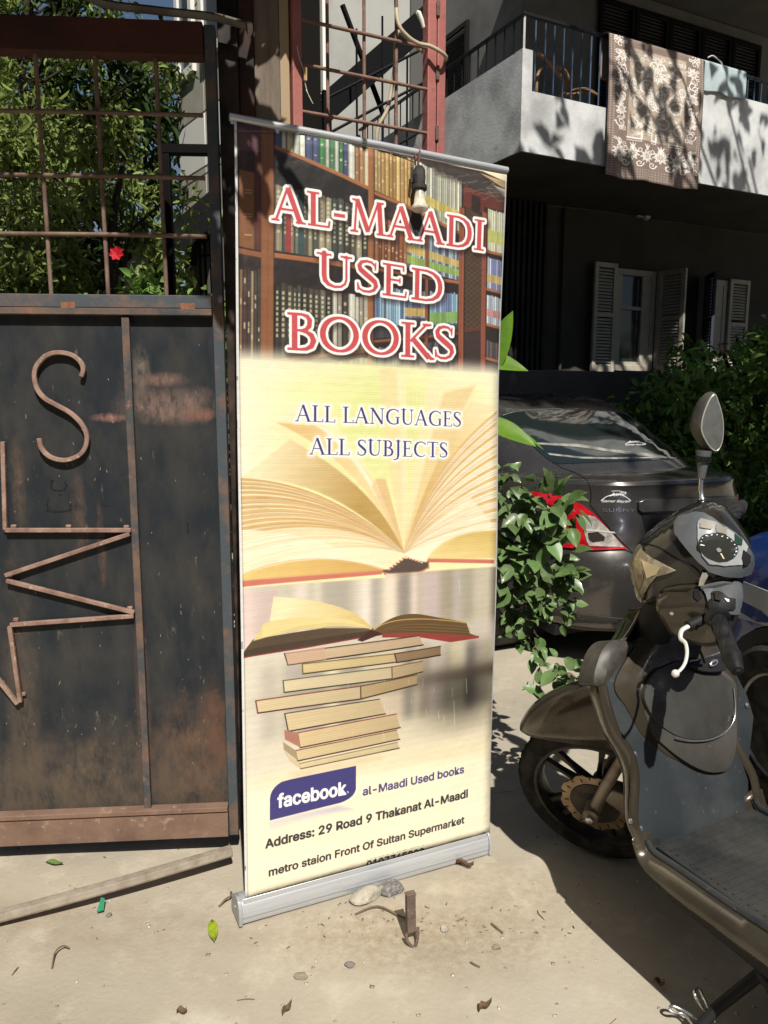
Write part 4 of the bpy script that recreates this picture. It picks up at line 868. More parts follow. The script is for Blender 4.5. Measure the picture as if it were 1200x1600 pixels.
# hand painted marks
m_mark = mk('black_marker', (.012, .012, .014), rough=.7)
def marks(lines, f, w):
    mb = MB()
    for i, ln in enumerate(lines):
        P = [gz(*f(*p)) for p in ln]
        for (a, b) in zip(P[:-1], P[1:]):
            d = Vector((b[0]-a[0], b[1]-a[1])); n_ = Vector((-d.y, d.x)).normalized()*w; d = d.normalized()*w*.6
            mb.prism([(a[0]-d.x+n_.x, a[1]-d.y+n_.y), (a[0]-d.x-n_.x, a[1]-d.y-n_.y), (b[0]+d.x-n_.x, b[1]+d.y-n_.y), (b[0]+d.x+n_.x, b[1]+d.y+n_.y)], lambda p: (p[0], -.0016, p[1]), lambda p: (p[0], -.0011, p[1]))
    return mb.obj('painted_mark', m_mark, g)
marks([[(236, 932), (248, 935), (240, 950), (242, 968), (256, 978), (284, 980), (306, 974), (312, 955), (306, 936)], [(278, 1000), (290, 1001)], [(226, 1020), (222, 1050), (224, 1074)], [(222, 1074), (262, 1079), (300, 1078), (330, 1070), (334, 1040)]], zs, .0026)
marks([[(480, 1048), (510, 1050)], [(880, 1130), (882, 1175)]], zs, .003)
m_scr = mk('scratch_pale', (.28, .24, .22), rough=.9)
def scratches():
    mb = MB(); r = random.Random(5)
    for k in range(120):
        x = r.uniform(-.3, .69); z = r.choice((r.uniform(.25, 1.6), r.uniform(.3, .8), r.uniform(1.1, 1.45))); l = r.uniform(.002, .012); w = r.uniform(.0003, .0009); sl = r.uniform(-.5, .5)
        if abs(x-.465) < .014: continue
        mb.prism([(x, z), (x+w*2, z), (x+w*2+sl*l, z+l), (x+sl*l, z+l)], lambda p: (p[0], -.00155, p[1]), lambda p: (p[0], -.0011, p[1]))
    o = mb.obj('scratches', m_scr, g, kind='stuff')
scratches()
# barred top
def vbar(pt, pb, zt=2.47, zb=None, r=.0062, y=-.004):
    a, b = gz(*pt, y), gz(*pb, y); k = (a[0]-b[0])/(a[1]-b[1]); z0 = zr_t; x_ = lambda z: b[0]+(z-b[1])*k
    MB().tube([(x_(z), y, z) for z in np.linspace(z0-.002, zt, 5)], r, 8).obj('grid_bar', m_gatebar2, g, smooth=60)
m_gatebar2 = mk('gate_grid_bar', (.20, .135, .10), rough=.75, col2=(.10, .06, .05), nscale=14, bump=.3, bscale=120, bdist=.003)
vbar((55, 85), (80, 456)); vbar((148, 85), (169, 456)); vbar((243, 85), (260, 456))
for k in range(1, 8): x = gz(80, 456)[0]-.16*k; MB().tube([(x-.01, -.004, zr_t-.002), (x, -.004, 2.47)], .0062, 8).obj('grid_bar', m_gatebar2, g, smooth=60)
for (l, r_) in (((0, 173), (335, 181)), ((0, 273), (337, 279)), ((0, 365), (342, 370))):
    a, b = gz(*l, -.014), gz(*r_, -.014); k = (b[1]-a[1])/(b[0]-a[0])
    MB().tube([(XL, -.014, a[1]+(XL-a[0])*k), (a[0], -.014, a[1]), ((a[0]+b[0])/2, -.014, (a[1]+b[1])/2+.002), (XR-.04, -.014, b[1])], .0062, 8).obj('grid_bar', m_gatebar2, g, smooth=60)
for (px_, py_) in ((180, 83),):
    z0, z1 = gz(170, 85, -.02)[1], gz(170, 30, -.02)[1]
    MB().box(XL, XR-.032, -.03, .02, z0, z1).obj('top_rail', m_redbeam, g, bevel=.003)
# frame around the gate
gf = thing('gate_portal', 'black and red brown steel posts with an arched bar around the gate', 'gate posts', GATE.M)
m_dark = mk('dark_steel', (.012, .011, .011), rough=.6, col2=(.07, .045, .035), nscale=8)
MB().box(.747, .802, .02, .10, 0, 2.75).obj('post', m_dark, gf, bevel=.003)
MB().box(.8025, .8455, .035, .09, 0, 2.70).obj('post', mk('red_brown_steel', (.05, .025, .02), rough=.7, col2=(.02, .015, .014), nscale=6), gf, bevel=.003)
MB().box(XL-.14, XL-.02, -.01, .07, 0, 2.75).obj('post', m_dark, gf, bevel=.003)
P = [GATE.hit(x, y, y=-.03) for x, y in ((60, -40), (150, 2), (240, 16), (330, 26), (384, 40))]
MB().tube(bez([(-.6, -.03, P[0].z+.06)] + [tuple(p) for p in P], 5), .016, 8, flat=.6).obj('arched_bar', mk('arch_bar', (.13, .12, .10), rough=.7, col2=(.07, .06, .05), nscale=12), gf, smooth=60)
# board beside the gate
m_board = mk('board_brown', (.20, .165, .13), rough=.85, col2=(.13, .10, .08), nscale=4, stretch=(6, 6, .8), bump=.3, bscale=40)
o = thing('wooden_board', 'tall grey brown board standing between gate post and red grille', 'board', GATE.M)
MB().box(.846, .918, .05, .07, 0, 2.8).obj('board_face', m_board, o, bevel=.002); MB().box(.9195, .945, .045, .075, 0, 2.8).obj('board_edge', mk('board_edge', (.36, .27, .17), rough=.8), o)

# ================================================================== red grille door
m_redp = mk('faded_red_paint', (.36, .13, .115), rough=.6, col2=(.28, .10, .09), nscale=7, col3=(.16, .10, .08), n3scale=20, n3lo=.64, n3hi=.7, bump=.15, bscale=60)
m_rod = mk('grille_rod', (.23, .135, .10), rough=.75, col2=(.14, .08, .06), nscale=22, bump=.3)
q = lambda px, py, y=0: GRILLE.sz(px, py, y)
gr = thing('grille_door', 'faded red steel door frame with a grid of rusty bars behind the banner', 'grille', GRILLE.M)
xa0, xa1 = q(454, 120)[0], q(469, 120)[0]; xb0, xb1 = q(664, 120)[0], q(691, 120)[0]; xm = q(678, 120)[0]; ZT = q(640, -12)[1]
MB().box(xa0, xa1, -.02, .02, 0, 2.86).obj('post', m_redp, gr, bevel=.003)
MB().box(xb0, xm-.0012, -.02, .018, 0, 2.86).obj('post', m_redp, gr, bevel=.003); MB().box(xm+.0012, xb1, -.022, .02, 0, 2.86).obj('post', m_redp, gr, bevel=.003)
MB().box(xa1+.001, xb0-.001, -.016, .016, ZT+.012, ZT+.06).obj('top_bar', m_redp, gr, bevel=.003)
MB().box(xa1+.001, xb0-.001, -.016, .016, 1.0, 1.05).obj('mid_bar', m_redp, gr, bevel=.003)
MB().box(xa1+.001, xb0-.001, -.004, .004, .08, .999).obj('sheet_panel', m_redp, gr)
for x in (512, 569, 619): xx = q(x, 120)[0]; MB().tube([(xx, 0, 1.05), (xx, 0, ZT+.02)], .0055, 8).obj('grid_bar', m_rod, gr, smooth=60)
zz = [q(560, 53)[1], q(560, 120)[1], q(560, 191)[1]]; dz = zz[1]-zz[2]
for z in zz + [zz[2]-dz*k for k in (1, 2, 3, 4, 5, 6)]: MB().tube([(xa1-.004, -.012, z), (xb0+.004, -.012, z-.004)], .0055, 8).obj('grid_bar', m_rod, gr, smooth=60)
for z in (q(678, 18)[1], q(678, 118)[1], q(678, 212)[1]):
    MB().box(xm-.006, xm+.006, -.027, -.0225, z-.022, z+.022).obj('hinge', m_rust, gr, bevel=.002)
# hose wound round the grille post
m_hose = mk('cream_hose', (.44, .38, .27), rough=.5, col2=(.36, .30, .21), nscale=20)
hp = [(614, -60, .03), (618, -10, .02), (622, 35, -.02), (636, 56, -.03), (654, 68, -.035), (672, 72, -.045), (690, 82, -.055), (697, 90, -.04), (694, 95, 0), (686, 92, .03), (660, 80, .035), (640, 62, .03), (622, 50, .02), (618, 70, .02), (616, 110, .03), (606, 168, .03), (592, 196, .03), (588, 224, .03), (588, 300, .03)]
MBh = MB().tube(bez([tuple(GRILLE.M @ GRILLE.hit(x, y, y=d)) for x, y, d in hp], 5), .0062, 8).obj('hose', m_hose, smooth=60); tag(MBh, 'cream plastic hose looped around the right post of the red grille', 'hose')
o = MB().tube([tuple(GRILLE.M @ GRILLE.hit(x, y, y=-.035)) for x, y in ((662, 43), (659, 32), (654, 20), (651, 19))], [.005, .007, .008, .006], 8).obj('hose_end', mk('white_plastic', (.7, .68, .62), rough=.4), smooth=60)
tag(o, 'white cut end of pipe poking out beside the red post', 'pipe end')
m_str = mk('white_string', (.6, .56, .48), rough=.8)
t = thing('clothes_peg', 'wooden clothes peg dangling on white string at the red left post', 'clothes peg', GRILLE.M)
MB().tube(bez([tuple(GRILLE.hit(x, y, y=-.03)) for x, y in ((464, 72), (468, 92), (474, 108), (476, 126), (481, 146), (489, 162), (484, 152), (478, 140))], 4), .0011, 5).obj('string', m_str, t)
p = GRILLE.hit(477, 116, y=-.032); MB().box(p.x-.0045, p.x+.0045, p.y-.004, p.y+.004, p.z-.018, p.z+.018).obj('peg', mk('peg_wood', (.45, .30, .15), rough=.7), t, bevel=.001)
# ================================================================== roll up banner
bt = thing('banner_stand', 'tall roll up banner of a used book shop with a silver base', 'banner stand', B_M)
img = paint_banner(banner_tf); m_ban = image_mat('banner_print', img, rough=.40, bump=.22)
NX, NY = 24, 90; vs = []; uv = []
for j in range(NY+1):
    for i in range(NX+1):
        fx, fz = i/NX, j/NY; x, z = b_edges(fx, fz)
        y = .006*sin(fx*6+fz*3)*sin(fz*pi) + .003*sin(fx*2.2-fz*9) + .0025*sin(fz*23+fx*4)*(1-abs(2*fx-1))*.5 + .004*((2*fx-1)**8)*sin(fz*11)
        vs.append((x, y, z)); uv.append((fx, fz))
I = lambda i, j: j*(NX+1)+i
me = bpy.data.meshes.new('banner_sheet'); me.from_pydata(vs, [], [(I(i, j), I(i+1, j), I(i+1, j+1), I(i, j+1)) for j in range(NY) for i in range(NX)])
ul = me.uv_layers.new(name='UVMap'); 
for l in me.loops: ul.data[l.index].uv = uv[l.vertex_index]
me.polygons.foreach_set('use_smooth', [True]*len(me.polygons))
o = link('banner_sheet', me, m_ban, bt); me.materials.append(mk('banner_back', (.62, .60, .56), rough=.6, transl=0))
md = o.modifiers.new('solid', 'SOLIDIFY'); md.thickness = .0006; md.offset = 1; md.material_offset = 1; md.material_offset_rim = 1
m_alu = mk('satin_aluminium', (.56, .58, .61), rough=.36, metal=.45, col2=(.48, .50, .53), nscale=14, stretch=(.3, 8, 8), bump=.03)
m_alud = mk('aluminium_cap', (.40, .41, .42), rough=.45, metal=.35)
L_ = .802
prof = [(.010, .066), (.004, .0645), (-.002, .060), (-.007, .048), (-.009, .030), (-.008, .012), (-.005, .0), (.070, .0), (.076, .012), (.076, .03), (.068, .05), (.050, .062), (.030, .066)]
def tilt(p, x): return (x, p[0], p[1])
UN = Matrix.Rotation(B_LEAN, 4, 'X')
mb = MB().loft([[UN @ Vector((x, y, z)) for y, z in prof] for x in (0.002, L_-.002)]); mb.obj('base_cassette', m_alu, bt, smooth=40, bevel=.0012)
MB().box(.004, L_-.004, -.0102, -.0088, .018, .022, UN).obj('base_groove', mk('groove_grey', (.28, .29, .30), rough=.6), bt)
MB().box(.006, L_-.006, -.0036, -.0012, .058, .073, UN).obj('slot_lip', m_alu, bt, bevel=.001)
cap = [(-.013, .0), (-.016, .03), (-.013, .055), (-.002, .074), (.016, .080), (.042, .074), (.070, .055), (.082, .02), (.078, 0)]
for x0, x1 in ((-.009, .0015), (L_-.0015, L_+.006)): MB().loft([[UN @ Vector((x, y*.97, z*.93-.001)) for y, z in cap] for x in (x0, x1)]).obj('end_cap', m_alud if x0 < 0 else m_alu, bt, bevel=.0015)
MB().lathe([(.0, -.0105), (.004, -.0105), (.004, -.009)], UN @ Matrix.Translation((0, .03, .035)) @ Matrix.Rotation(pi/2, 4, 'Y'), 10).obj('cap_screw', m_alud, bt)
tl, tr = BF.hit(361, 183, y=0), BF.hit(791, 266, y=0)
d = (tr-tl); MB().tube([tl-d*.004, tl+d*.5+Vector((0, 0, .002)), tr+d*.004], .0095, 12).obj('top_rail', m_alu, bt, smooth=50)
MB().tube([tuple(tl+Vector((0, .003, -.009))), tuple(tr+Vector((0, .003, -.009)))], .006, 8).obj('sheet_clip', mk('clip_grey', (.45, .44, .42), rough=.4, metal=.5), bt, smooth=50)
MB().tube([(.42, .02, .05), (.45, .012, tl.z-.05)], .009, 10).obj('support_pole', m_alu, bt, smooth=50)
# thin wire across the print
P = [BF.M @ BF.hit(x, y, y=-.008) for x, y in ((366, 205), (400, 205), (440, 205), (500, 209), (560, 222), (610, 236), (650, 250))]
o = MB().tube(bez([tuple(p) for p in P], 4), .0009, 5).obj('wire', mk('grey_wire', (.16, .15, .14), rough=.5)); tag(o, 'thin slack wire strung across the top of the banner', 'wire')
# bulb hanging in front
def bp(px, py, y): return BF.M @ BF.hit(px, py, y=y)
A = bp(653, 240, -.016); Bq = bp(655, 262, -.022); Cq = bp(655, 292, -.030); Dq = bp(656, 322, -.036)
t = thing('light_bulb', 'dusty white light bulb in a black rubber socket hanging from the banner rail', 'light bulb', Matrix.Translation(A))
tl_ = lambda p: tuple(Vector(p)-A)
MB().tube(bez([tl_(bp(650, 250, -.012)), tl_(bp(649, 236, .0)), tl_(bp(653, 231, .012)), tl_(bp(656, 240, -.016)), tl_(bp(652, 262, -.02))], 5), .0028, 7).obj('cord', mk('cord_brown', (.14, .06, .045), rough=.7), t, smooth=60)
m_rub = mk('black_rubber', (.02, .02, .022), rough=.75, col2=(.06, .055, .05), nscale=30, bump=.3)
ax = (Dq-Bq).normalized(); ML = Matrix.Translation(Vector(tl_(Bq))) @ ax.to_track_quat('Z', 'Y').to_matrix().to_4x4(); h1 = (Cq-Bq).length; h2 = (Dq-Bq).length
MB().lathe([(.004, -.006), (.011, -.002), (.0165, .008), (.0175, h1*.5), (.0155, h1-.006), (.0195, h1-.004), (.0205, h1+.002), (.0195, h1+.008), (.015, h1+.010), (.0, h1+.010)], ML, 20).obj('socket', m_rub, t, smooth=40)
MB().tube([tl_(bp(644, 262, -.026)), tl_(bp(643, 285, -.03))], .0035, 6).obj('socket_tab', m_rub, t)
MB().lathe([(.012, h1+.006), (.0125, h1+.014), (.0135, h1+.022), (.0175, h2-.004), (.0225, h2+.002), (.0235, h2+.007), (.021, h2+.011), (.0, h2+.012)], ML, 24).obj('bulb', mk('bulb_glass', (.62, .58, .48), rough=.3, col2=(.38, .33, .25), nscale=40, spec=.6), t, smooth=50)
# ================================================================== the house on the right
hs = thing('apartment_house', 'grey rendered apartment house with shuttered windows and corner balcony', 'house', HOUSE.M)
m_wall = mk('wall_render', (.070, .064, .052), rough=.92, col2=(.052, .048, .040), nscale=1.6, bump=.5, bscale=180, bdist=.006)  # albedo lowered so the colour carries part of the wall's shade
m_wallup = mk('wall_render_grey', (.17, .168, .16), rough=.92, col2=(.12, .118, .112), nscale=2, bump=.5, bscale=120, bdist=.008)  # upper wall likewise darkened in colour for its shade
m_balc = mk('balcony_whitewash', (.60, .615, .62), rough=.9, col2=(.34, .345, .345), nscale=2.2, ndetail=10, nlo=.42, nhi=.66, col3=(.20, .19, .18), n3scale=5, n3lo=.63, n3hi=.72, bump=.35, bscale=40, bdist=.006)
m_soffit = mk('balcony_soffit', (.085, .078, .062), rough=.9, col2=(.06, .055, .045), nscale=2)  # shade under the slab is put into this darker colour
hz = lambda px, py, y=0: HOUSE.sz(px, py, y)
WY = 1.38                                      # the wall stands this far behind the balcony front
SB = hz(816, 236)[1]; PT = hz(818, 75)[1]; LOWT = hz(900, 158)[1]; HIT = hz(1150, 150)[1]
XB = 7.5
print('balcony', SB, PT, LOWT, HIT, hz(1200, 300), hz(951, 169))
xl1 = hz(839, 110)[0]; xr0 = hz(1040, 250)[0]
MB().box(0.1005, XB, 0.1005, WY, SB, SB+.14).obj('balcony_slab', m_balc, hs)
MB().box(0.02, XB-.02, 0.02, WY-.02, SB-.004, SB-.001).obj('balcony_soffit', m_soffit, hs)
MB().box(0, .11, 0, .10, SB, PT).obj('parapet_pier', m_balc, hs)
YS = 3.36
MB().box(0, .10, .1002, YS, SB, PT-.004).obj('side_parapet', m_balc, hs)
MB().box(0.1005, 1.0, WY+.001, YS, SB, SB+.14).obj('side_slab', m_balc, hs, bevel=.01)
MB().box(.1102, xr0, .0, .10, SB, LOWT).obj('front_parapet', m_balc, hs)
MB().box(xr0+.0002, XB, .0, .10, SB, HIT).obj('front_parapet', m_balc, hs)
# walls
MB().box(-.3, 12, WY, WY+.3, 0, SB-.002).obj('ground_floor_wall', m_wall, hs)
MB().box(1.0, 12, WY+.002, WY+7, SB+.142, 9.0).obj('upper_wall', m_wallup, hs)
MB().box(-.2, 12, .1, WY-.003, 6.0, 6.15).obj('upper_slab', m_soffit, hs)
MB().box(-.2, 12, .0, .098, 5.95, 6.9).obj('upper_parapet', m_balc, hs)
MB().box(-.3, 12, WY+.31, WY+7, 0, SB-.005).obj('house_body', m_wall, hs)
# ground floor windows with open shutters
m_frame = mk('window_cream', (.46, .43, .35), rough=.6, col2=(.38, .35, .29), nscale=9)
m_frdk = mk('shutter_shade', (.04, .05, .07), rough=.6)  # blue-black stands in for the shaded back of one cream leaf
m_glass = mk('window_glass', (.02, .025, .03), rough=.08, spec=.8)
def shutter(parent, M, w, h, mat, depth=.035, mid=.47):
    """louvred leaf, hinge edge at x=0, in its own plane"""
    f = MB(); e = .055
    for b in ((0, e, 0, h), (w-e, w, 0, h), (e, w-e, 0, e*1.2), (e, w-e, h-e, h), (e, w-e, h*(1-mid)-e/2, h*(1-mid)+e/2)): f.box(b[0], b[1], 0, depth, b[2], b[3], M)
    fo = f.obj('shutter_leaf', mat, parent, bevel=.003)
    s = MB(); n = int((h-2*e)/.038)
    for i in range(n):
        z = e*1.3+i*(h-2.4*e)/n
        if abs(z-h*(1-mid)) < e*.6: continue
        s.add([M @ Vector(v) for v in ((e, depth*.15, z), (w-e, depth*.15, z), (w-e, depth*.85, z+.03), (e, depth*.85, z+.03), (e, depth*.15+.007, z-.001), (w-e, depth*.15+.007, z-.001), (w-e, depth*.85+.007, z+.029), (e, depth*.85+.007, z+.029))], [(0, 1, 2, 3), (7, 6, 5, 4), (0, 4, 5, 1), (3, 2, 6, 7)])
    s.obj('slats', mat, fo, kind='stuff')
    return fo
z4 = lambda x, y: (680+x/2.308, 280+y/2.308)
def hp(x, y, yy=WY): return hz(*z4(x, y), yy)
m_frame2 = m_frame
wz0 = hp(600, 690)[1]; wz1 = hp(700, 328)[1]
x0 = hp(634, 400)[0]; x1 = hp(782, 400)[0]
def window(x0, x1, z0, z1, nm, mull=True):
    f = MB(); e = .07
    f.box(x0, x0+e, WY-.06, WY-.001, z0, z1); f.box(x1-e, x1, WY-.06, WY-.001, z0, z1); f.box(x0+e, x1-e, WY-.06, WY-.001, z1-e, z1); f.box(x0+e, x1-e, WY-.06, WY-.001, z0, z0+e)
    w = f.obj('window', m_frame, hs, bevel=.004)
    MB().box(x0+e, x0+e+.06, WY-.05, WY-.004, z0+e, z1-e).obj('casement_stile', m_frame, w); MB().box(x1-e-.14, x1-e, WY-.05, WY-.004, z0+e, z1-e).obj('casement_stile', m_frame, w)
    for k in (.36, .0): 
        zz = z1-e-(z1-z0-2*e)*(.36 if k else .98); MB().box(x0+e+.06, x1-e-.14, WY-.045, WY-.004, zz-.02, zz+.02).obj('glazing_bar', m_frame, w)
    MB().box(x0+e+.06, x1-e-.14, WY-.02, WY-.012, z0+e, z1-e).obj('pane', m_glass, w)
    return w
w1 = window(x0, x1, wz0, wz1, 'a')
sx0 = hp(551, 500)[0]; sx1 = hp(631, 500)[0]
shutter(w1, Matrix.Translation((sx0, WY-.10, wz0-.02)), sx1-sx0, wz1-wz0+.06, m_frame)
hx = hp(784, 400)[0]; shutter(w1, Matrix.Translation((hx, WY-.07, wz0)) @ Matrix.Rotation(radians(-80), 4, 'Z'), .38, wz1-wz0, m_frame)
x2 = hp(955, 420)[0]; x3 = hp(1036, 420)[0]
w2 = window(x2, x3+.02, wz0, wz1-.02, 'b')
shutter(w2, Matrix.Translation((x2-.02, WY-.07, wz0)) @ Matrix.Rotation(radians(-125), 4, 'Z'), .44, wz1-wz0, m_frdk)
sx2 = hp(1040, 430)[0]; sx3 = hp(1111, 430)[0]; shutter(w2, Matrix.Translation((sx2, WY-.10, wz0-.02)), sx3-sx2, wz1-wz0+.02, m_frame)
MB().box(x2-.035, x2-.005, WY-.2, WY-.002, wz0, wz1).obj('reveal_strip', m_frame, w2)
MB().tube([(hp(452, 400)[0], WY-.03, 0), (hp(452, 400)[0], WY-.03, SB-.01)], .02, 8).obj('downpipe', m_wall, hs, smooth=60)
# dark ribbed door behind the banner
dr = thing('ribbed_door', 'dark ribbed metal door in the shade right of the banner', 'door', HOUSE.M)
dx0 = hp(245, 300)[0]; dx1 = hp(386, 300)[0]; dzt = hp(300, 72)[1]
m_rib = mk('ribbed_dark', (.014, .014, .014), rough=.7, col2=(.03, .029, .028), nscale=5)
MB().box(dx0-.1, dx1, WY-.05, WY-.001, 0, dzt).obj('door_sheet', m_rib, dr)
n = 9
for i in range(n): x = dx0-.08+(dx1-dx0+.06)*i/(n-1); MB().box(x-.02, x+.02, WY-.085, WY-.051, .02, dzt-.02).obj('rib', m_rib, dr, bevel=.006)
MB().box(dx0-.1, dx1+.02, WY-.09, WY-.001, dzt+.001, dzt+.07).obj('door_head', m_rib, dr, bevel=.006)
# low wall in front
lw = hz(845, 579, -.35)[1]
o = MB().box(-1.2, 12, -.45, -.27, 0, lw).obj('garden_wall', mk('low_wall', (.07, .07, .068), rough=.9, col2=(.05, .05, .048), nscale=3, bump=.3), bevel=.01); o.matrix_world = HOUSE.M; tag(o, 'low grey garden wall between the dark car and the house', 'wall')
# wall lamp
p = HOUSE.hit(*z4(762, 132), y=WY-.08); t = thing('wall_lamp', 'small white lamp fitting on the shaded wall above the windows', 'lamp', HOUSE.M @ Matrix.Translation(p))
MB().lathe([(0, -.03), (.05, -.03), (.055, .0), (.04, .03), (.0, .035)], Matrix.Rotation(pi/2, 4, 'X'), 16).obj('lamp_head', mk('lamp_white', (.55, .52, .45), rough=.5), t, smooth=40); MB().box(-.14, -.02, .0, .07, -.02, .02).obj('bracket', mk('lamp_white', 0), t, bevel=.004)
P_ = [HOUSE.M @ HOUSE.hit(*z4(x, y), y=WY-.03) for x, y in ((400, 96), (520, 106), (640, 122), (735, 134))]
o = MB().tube(bez([tuple(q_) for q_ in P_], 4), .008, 6).obj('wall_cable', mk('cable_grey', (.12, .115, .10), rough=.8), smooth=60); tag(o, 'thin grey cable running along the shaded wall to the lamp', 'cable')
# upper shutters
m_blk = mk('black_shutter', (.006, .006, .007), rough=.55, spec=.15)
us0, us1 = hz(932, 60, WY)[0], hz(1184, 110, WY)[0]
uw = thing('balcony_shutters', 'wide black louvred shutters closed behind the balcony', 'shutters', HOUSE.M)
zb_, zt_ = SB+.3, 5.86; nn = 5; ww = (us1-us0)/nn
for i in range(nn): shutter(uw, Matrix.Translation((us0+ww*i, WY-.05, zb_)), ww-.012, zt_-zb_, m_blk, mid=.3)
uw2 = thing('stair_shutter', 'narrow black louvred shutter left of the balcony corner', 'shutters', HOUSE.M)
shy = HOUSE.hit(706, 100, x=1.0).y; shutter(uw2, Matrix.Translation((1.0-.05, shy+.4, SB+.3)) @ Matrix.Rotation(-pi/2, 4, 'Z'), .8, 1.9, m_blk)
# railing
RT = hz(827, 24, .05)[1]
rl = thing('balcony_railing', 'black iron balcony railing with thin blue black bars', 'railing', HOUSE.M)
m_rail = mk('railing_black', (.010, .011, .014), rough=.45); m_railb = mk('railing_blue', (.045, .075, .13), rough=.45)
xrr = 6.5
MB().box(.03, xrr, .03, .065, RT-.012, RT+.012).obj('top_rail', m_rail, rl, bevel=.003)
MB().box(.03, .065, .0665, YS, RT-.012, RT+.012).obj('top_rail', m_rail, rl, bevel=.003)
def bar(x, y, z0, z1, m=m_railb, r=.008): MB().tube([(x, y, z0), (x, y, z1)], r, 6).obj('railing_bar', m, rl, smooth=60)
bar(.05, .05, PT, RT-.012, m_balc, .011)
pxs = [836, 851, 865, 880, 894, 908, 923, 937]; bx = [hz(p, 100, .05)[0] for p in pxs]
for x in bx: bar(x, .05, LOWT-.001, RT-.012)
st = bx[1]-bx[0]; x = bx[-1]+st
while x < xrr:
    bar(x, .05, (LOWT if x < xr0 else HIT)-.001, RT-.012); x += st
y = .2
while y < YS-.05: bar(.05, y, PT-.01, RT-.012, m_rail); y += .14
# rug hung over the rail
def hung(name, x0, x1, zt, zb, mat, label, cat, amp=.02, back=.35, nx=48, nz=60, img=False, yb=.0, seed=1, edge=.0):
    r = random.Random(seed); ph = [r.uniform(0, 6) for _ in range(6)]; vs = []; uv = []
    zs_ = [('b', k) for k in np.linspace(1, 0, 8)] + [('t', k) for k in np.linspace(0, 1, 5)[1:-1]] + [('f', k) for k in np.linspace(0, 1, nz)]
    tot = back+.05+(zt-zb); rows = []
    for kind, k in zs_:
        row = []
        for i in range(nx+1):
            fx = i/nx; x = x0+(x1-x0)*fx
            if kind == 'b': y = .095; z = zt-.01-back*k; s_ = back*(1-k)
            elif kind == 't': a = pi*k; y = .05+.045*cos(a); z = zt-.01+.03*sin(a); s_ = back+.05*k
            else:
                z = zt-.01-(zt-.01-zb)*k; s_ = back+.05+(zt-zb)*k; fold = amp*min(1, k*3+.2)
                y = yb - .012 - fold*(1.0+.7*sin(fx*9+ph[0])+.45*sin(fx*21+ph[1]+k*1.2)+.2*sin(fx*39+ph[2])); x += fold*.35*sin(fx*14+ph[3]+k*2)*k; z += edge*sin(fx*11+ph[4])*k
            row.append((x, y, z)); uv.append((fx, 1-max(0, (s_-back)/(tot-back))))
        rows.append(row)
    mb = MB().sheet(rows); me = mb.mesh(name); ul = me.uv_layers.new(name='UVMap')
    for l in me.loops: ul.data[l.index].uv = uv[l.vertex_index]
    me.polygons.foreach_set('use_smooth', [True]*len(me.polygons)); o = link(name, me, mat); o.matrix_world = HOUSE.M
    md = o.modifiers.new('solid', 'SOLIDIFY'); md.thickness = .006; md.offset = 0
    return tag(o, label, cat)
rx0 = hz(951, 170, -.05)[0]; rx1 = hz(1099, 185, -.05)[0]; rzb = hz(1030, 287, -.05)[1]
m_rug = image_mat('rug_lace', paint_rug(), rough=.9, bump=.3)
hung('hanging_rug', rx0, rx1, RT+.012, rzb, m_rug, 'brown rug with cream lace flowers hung over the balcony rail', 'rug', amp=.022, edge=.012)
cx1 = hz(1166, 120, -.02)[0]; czb = hz(1130, 142, -.02)[1]
hung('hanging_cloth', rx1+.02, cx1, RT+.012, hz(1110, 143, -.02)[1], mk('pale_blue_cloth', (.42, .50, .52), rough=.85, col2=(.34, .42, .45), nscale=6), 'pale blue cloth folded over the balcony rail beside the rug', 'cloth', amp=.008, nx=24, nz=20, seed=5, edge=.01)
# white hanger hook above the cloth
p = [HOUSE.M @ HOUSE.hit(x, y, y=.05) for x, y in ((1106, 90), (1113, 87), (1120, 91), (1127, 98), (1128, 104))]
o = MB().tube(bez([tuple(q_) for q_ in p], 4), .006, 6).obj('plastic_hook', mk('white_plastic', 0), smooth=60); tag(o, 'white plastic hook showing above the blue cloth', 'hook')
# wicker chair on the balcony
m_cane = mk('cane', (.30, .17, .09), rough=.5, col2=(.20, .11, .06), nscale=20)
wc = thing('cane_chair', 'curved brown cane chair behind the balcony bars', 'chair', HOUSE.M)
def ct(pts, y, r=.014, n='cane_hoop'): MB().tube(bez([(*[HOUSE.hit(px_, py_, y=y_).x, y_, HOUSE.hit(px_, py_, y=y_).z],) for px_, py_, y_ in pts], 5), r, 8).obj(n, m_cane, wc, smooth=60)
ct([(838, 146, .35), (840, 118, .35), (848, 106, .4), (868, 104, .5), (884, 112, .6), (892, 135, .6)], 0)
ct([(838, 82, .3), (855, 95, .35), (875, 118, .4), (890, 140, .45), (900, 156, .45)], 0, .016)
for k in range(4): ct([(868, 156-k, .3), (890, 148-k*2, .3+.06*k), (915, 144-k*2, .35+.06*k), (935, 150-k, .4+.06*k)], 0, .008)
ct([(905, 146, .3), (907, 152, .35), (910, 158, .4)], 0, .008)
MB().lathe([(0, 0), (.26, 0), (.28, .02), (.26, .04), (0, .04)], Matrix.Translation((hz(905, 150, .5)[0], .5, SB+.52)), 20).obj('seat', m_cane, wc, smooth=40)
for a in range(4): x = hz(905, 150, .5)[0]+.2*cos(a*pi/2+.7); y = .5+.2*sin(a*pi/2+.7); MB().tube([(x, y, SB+.142), (x, y, SB+.52)], .014, 8).obj('leg', m_cane, wc)

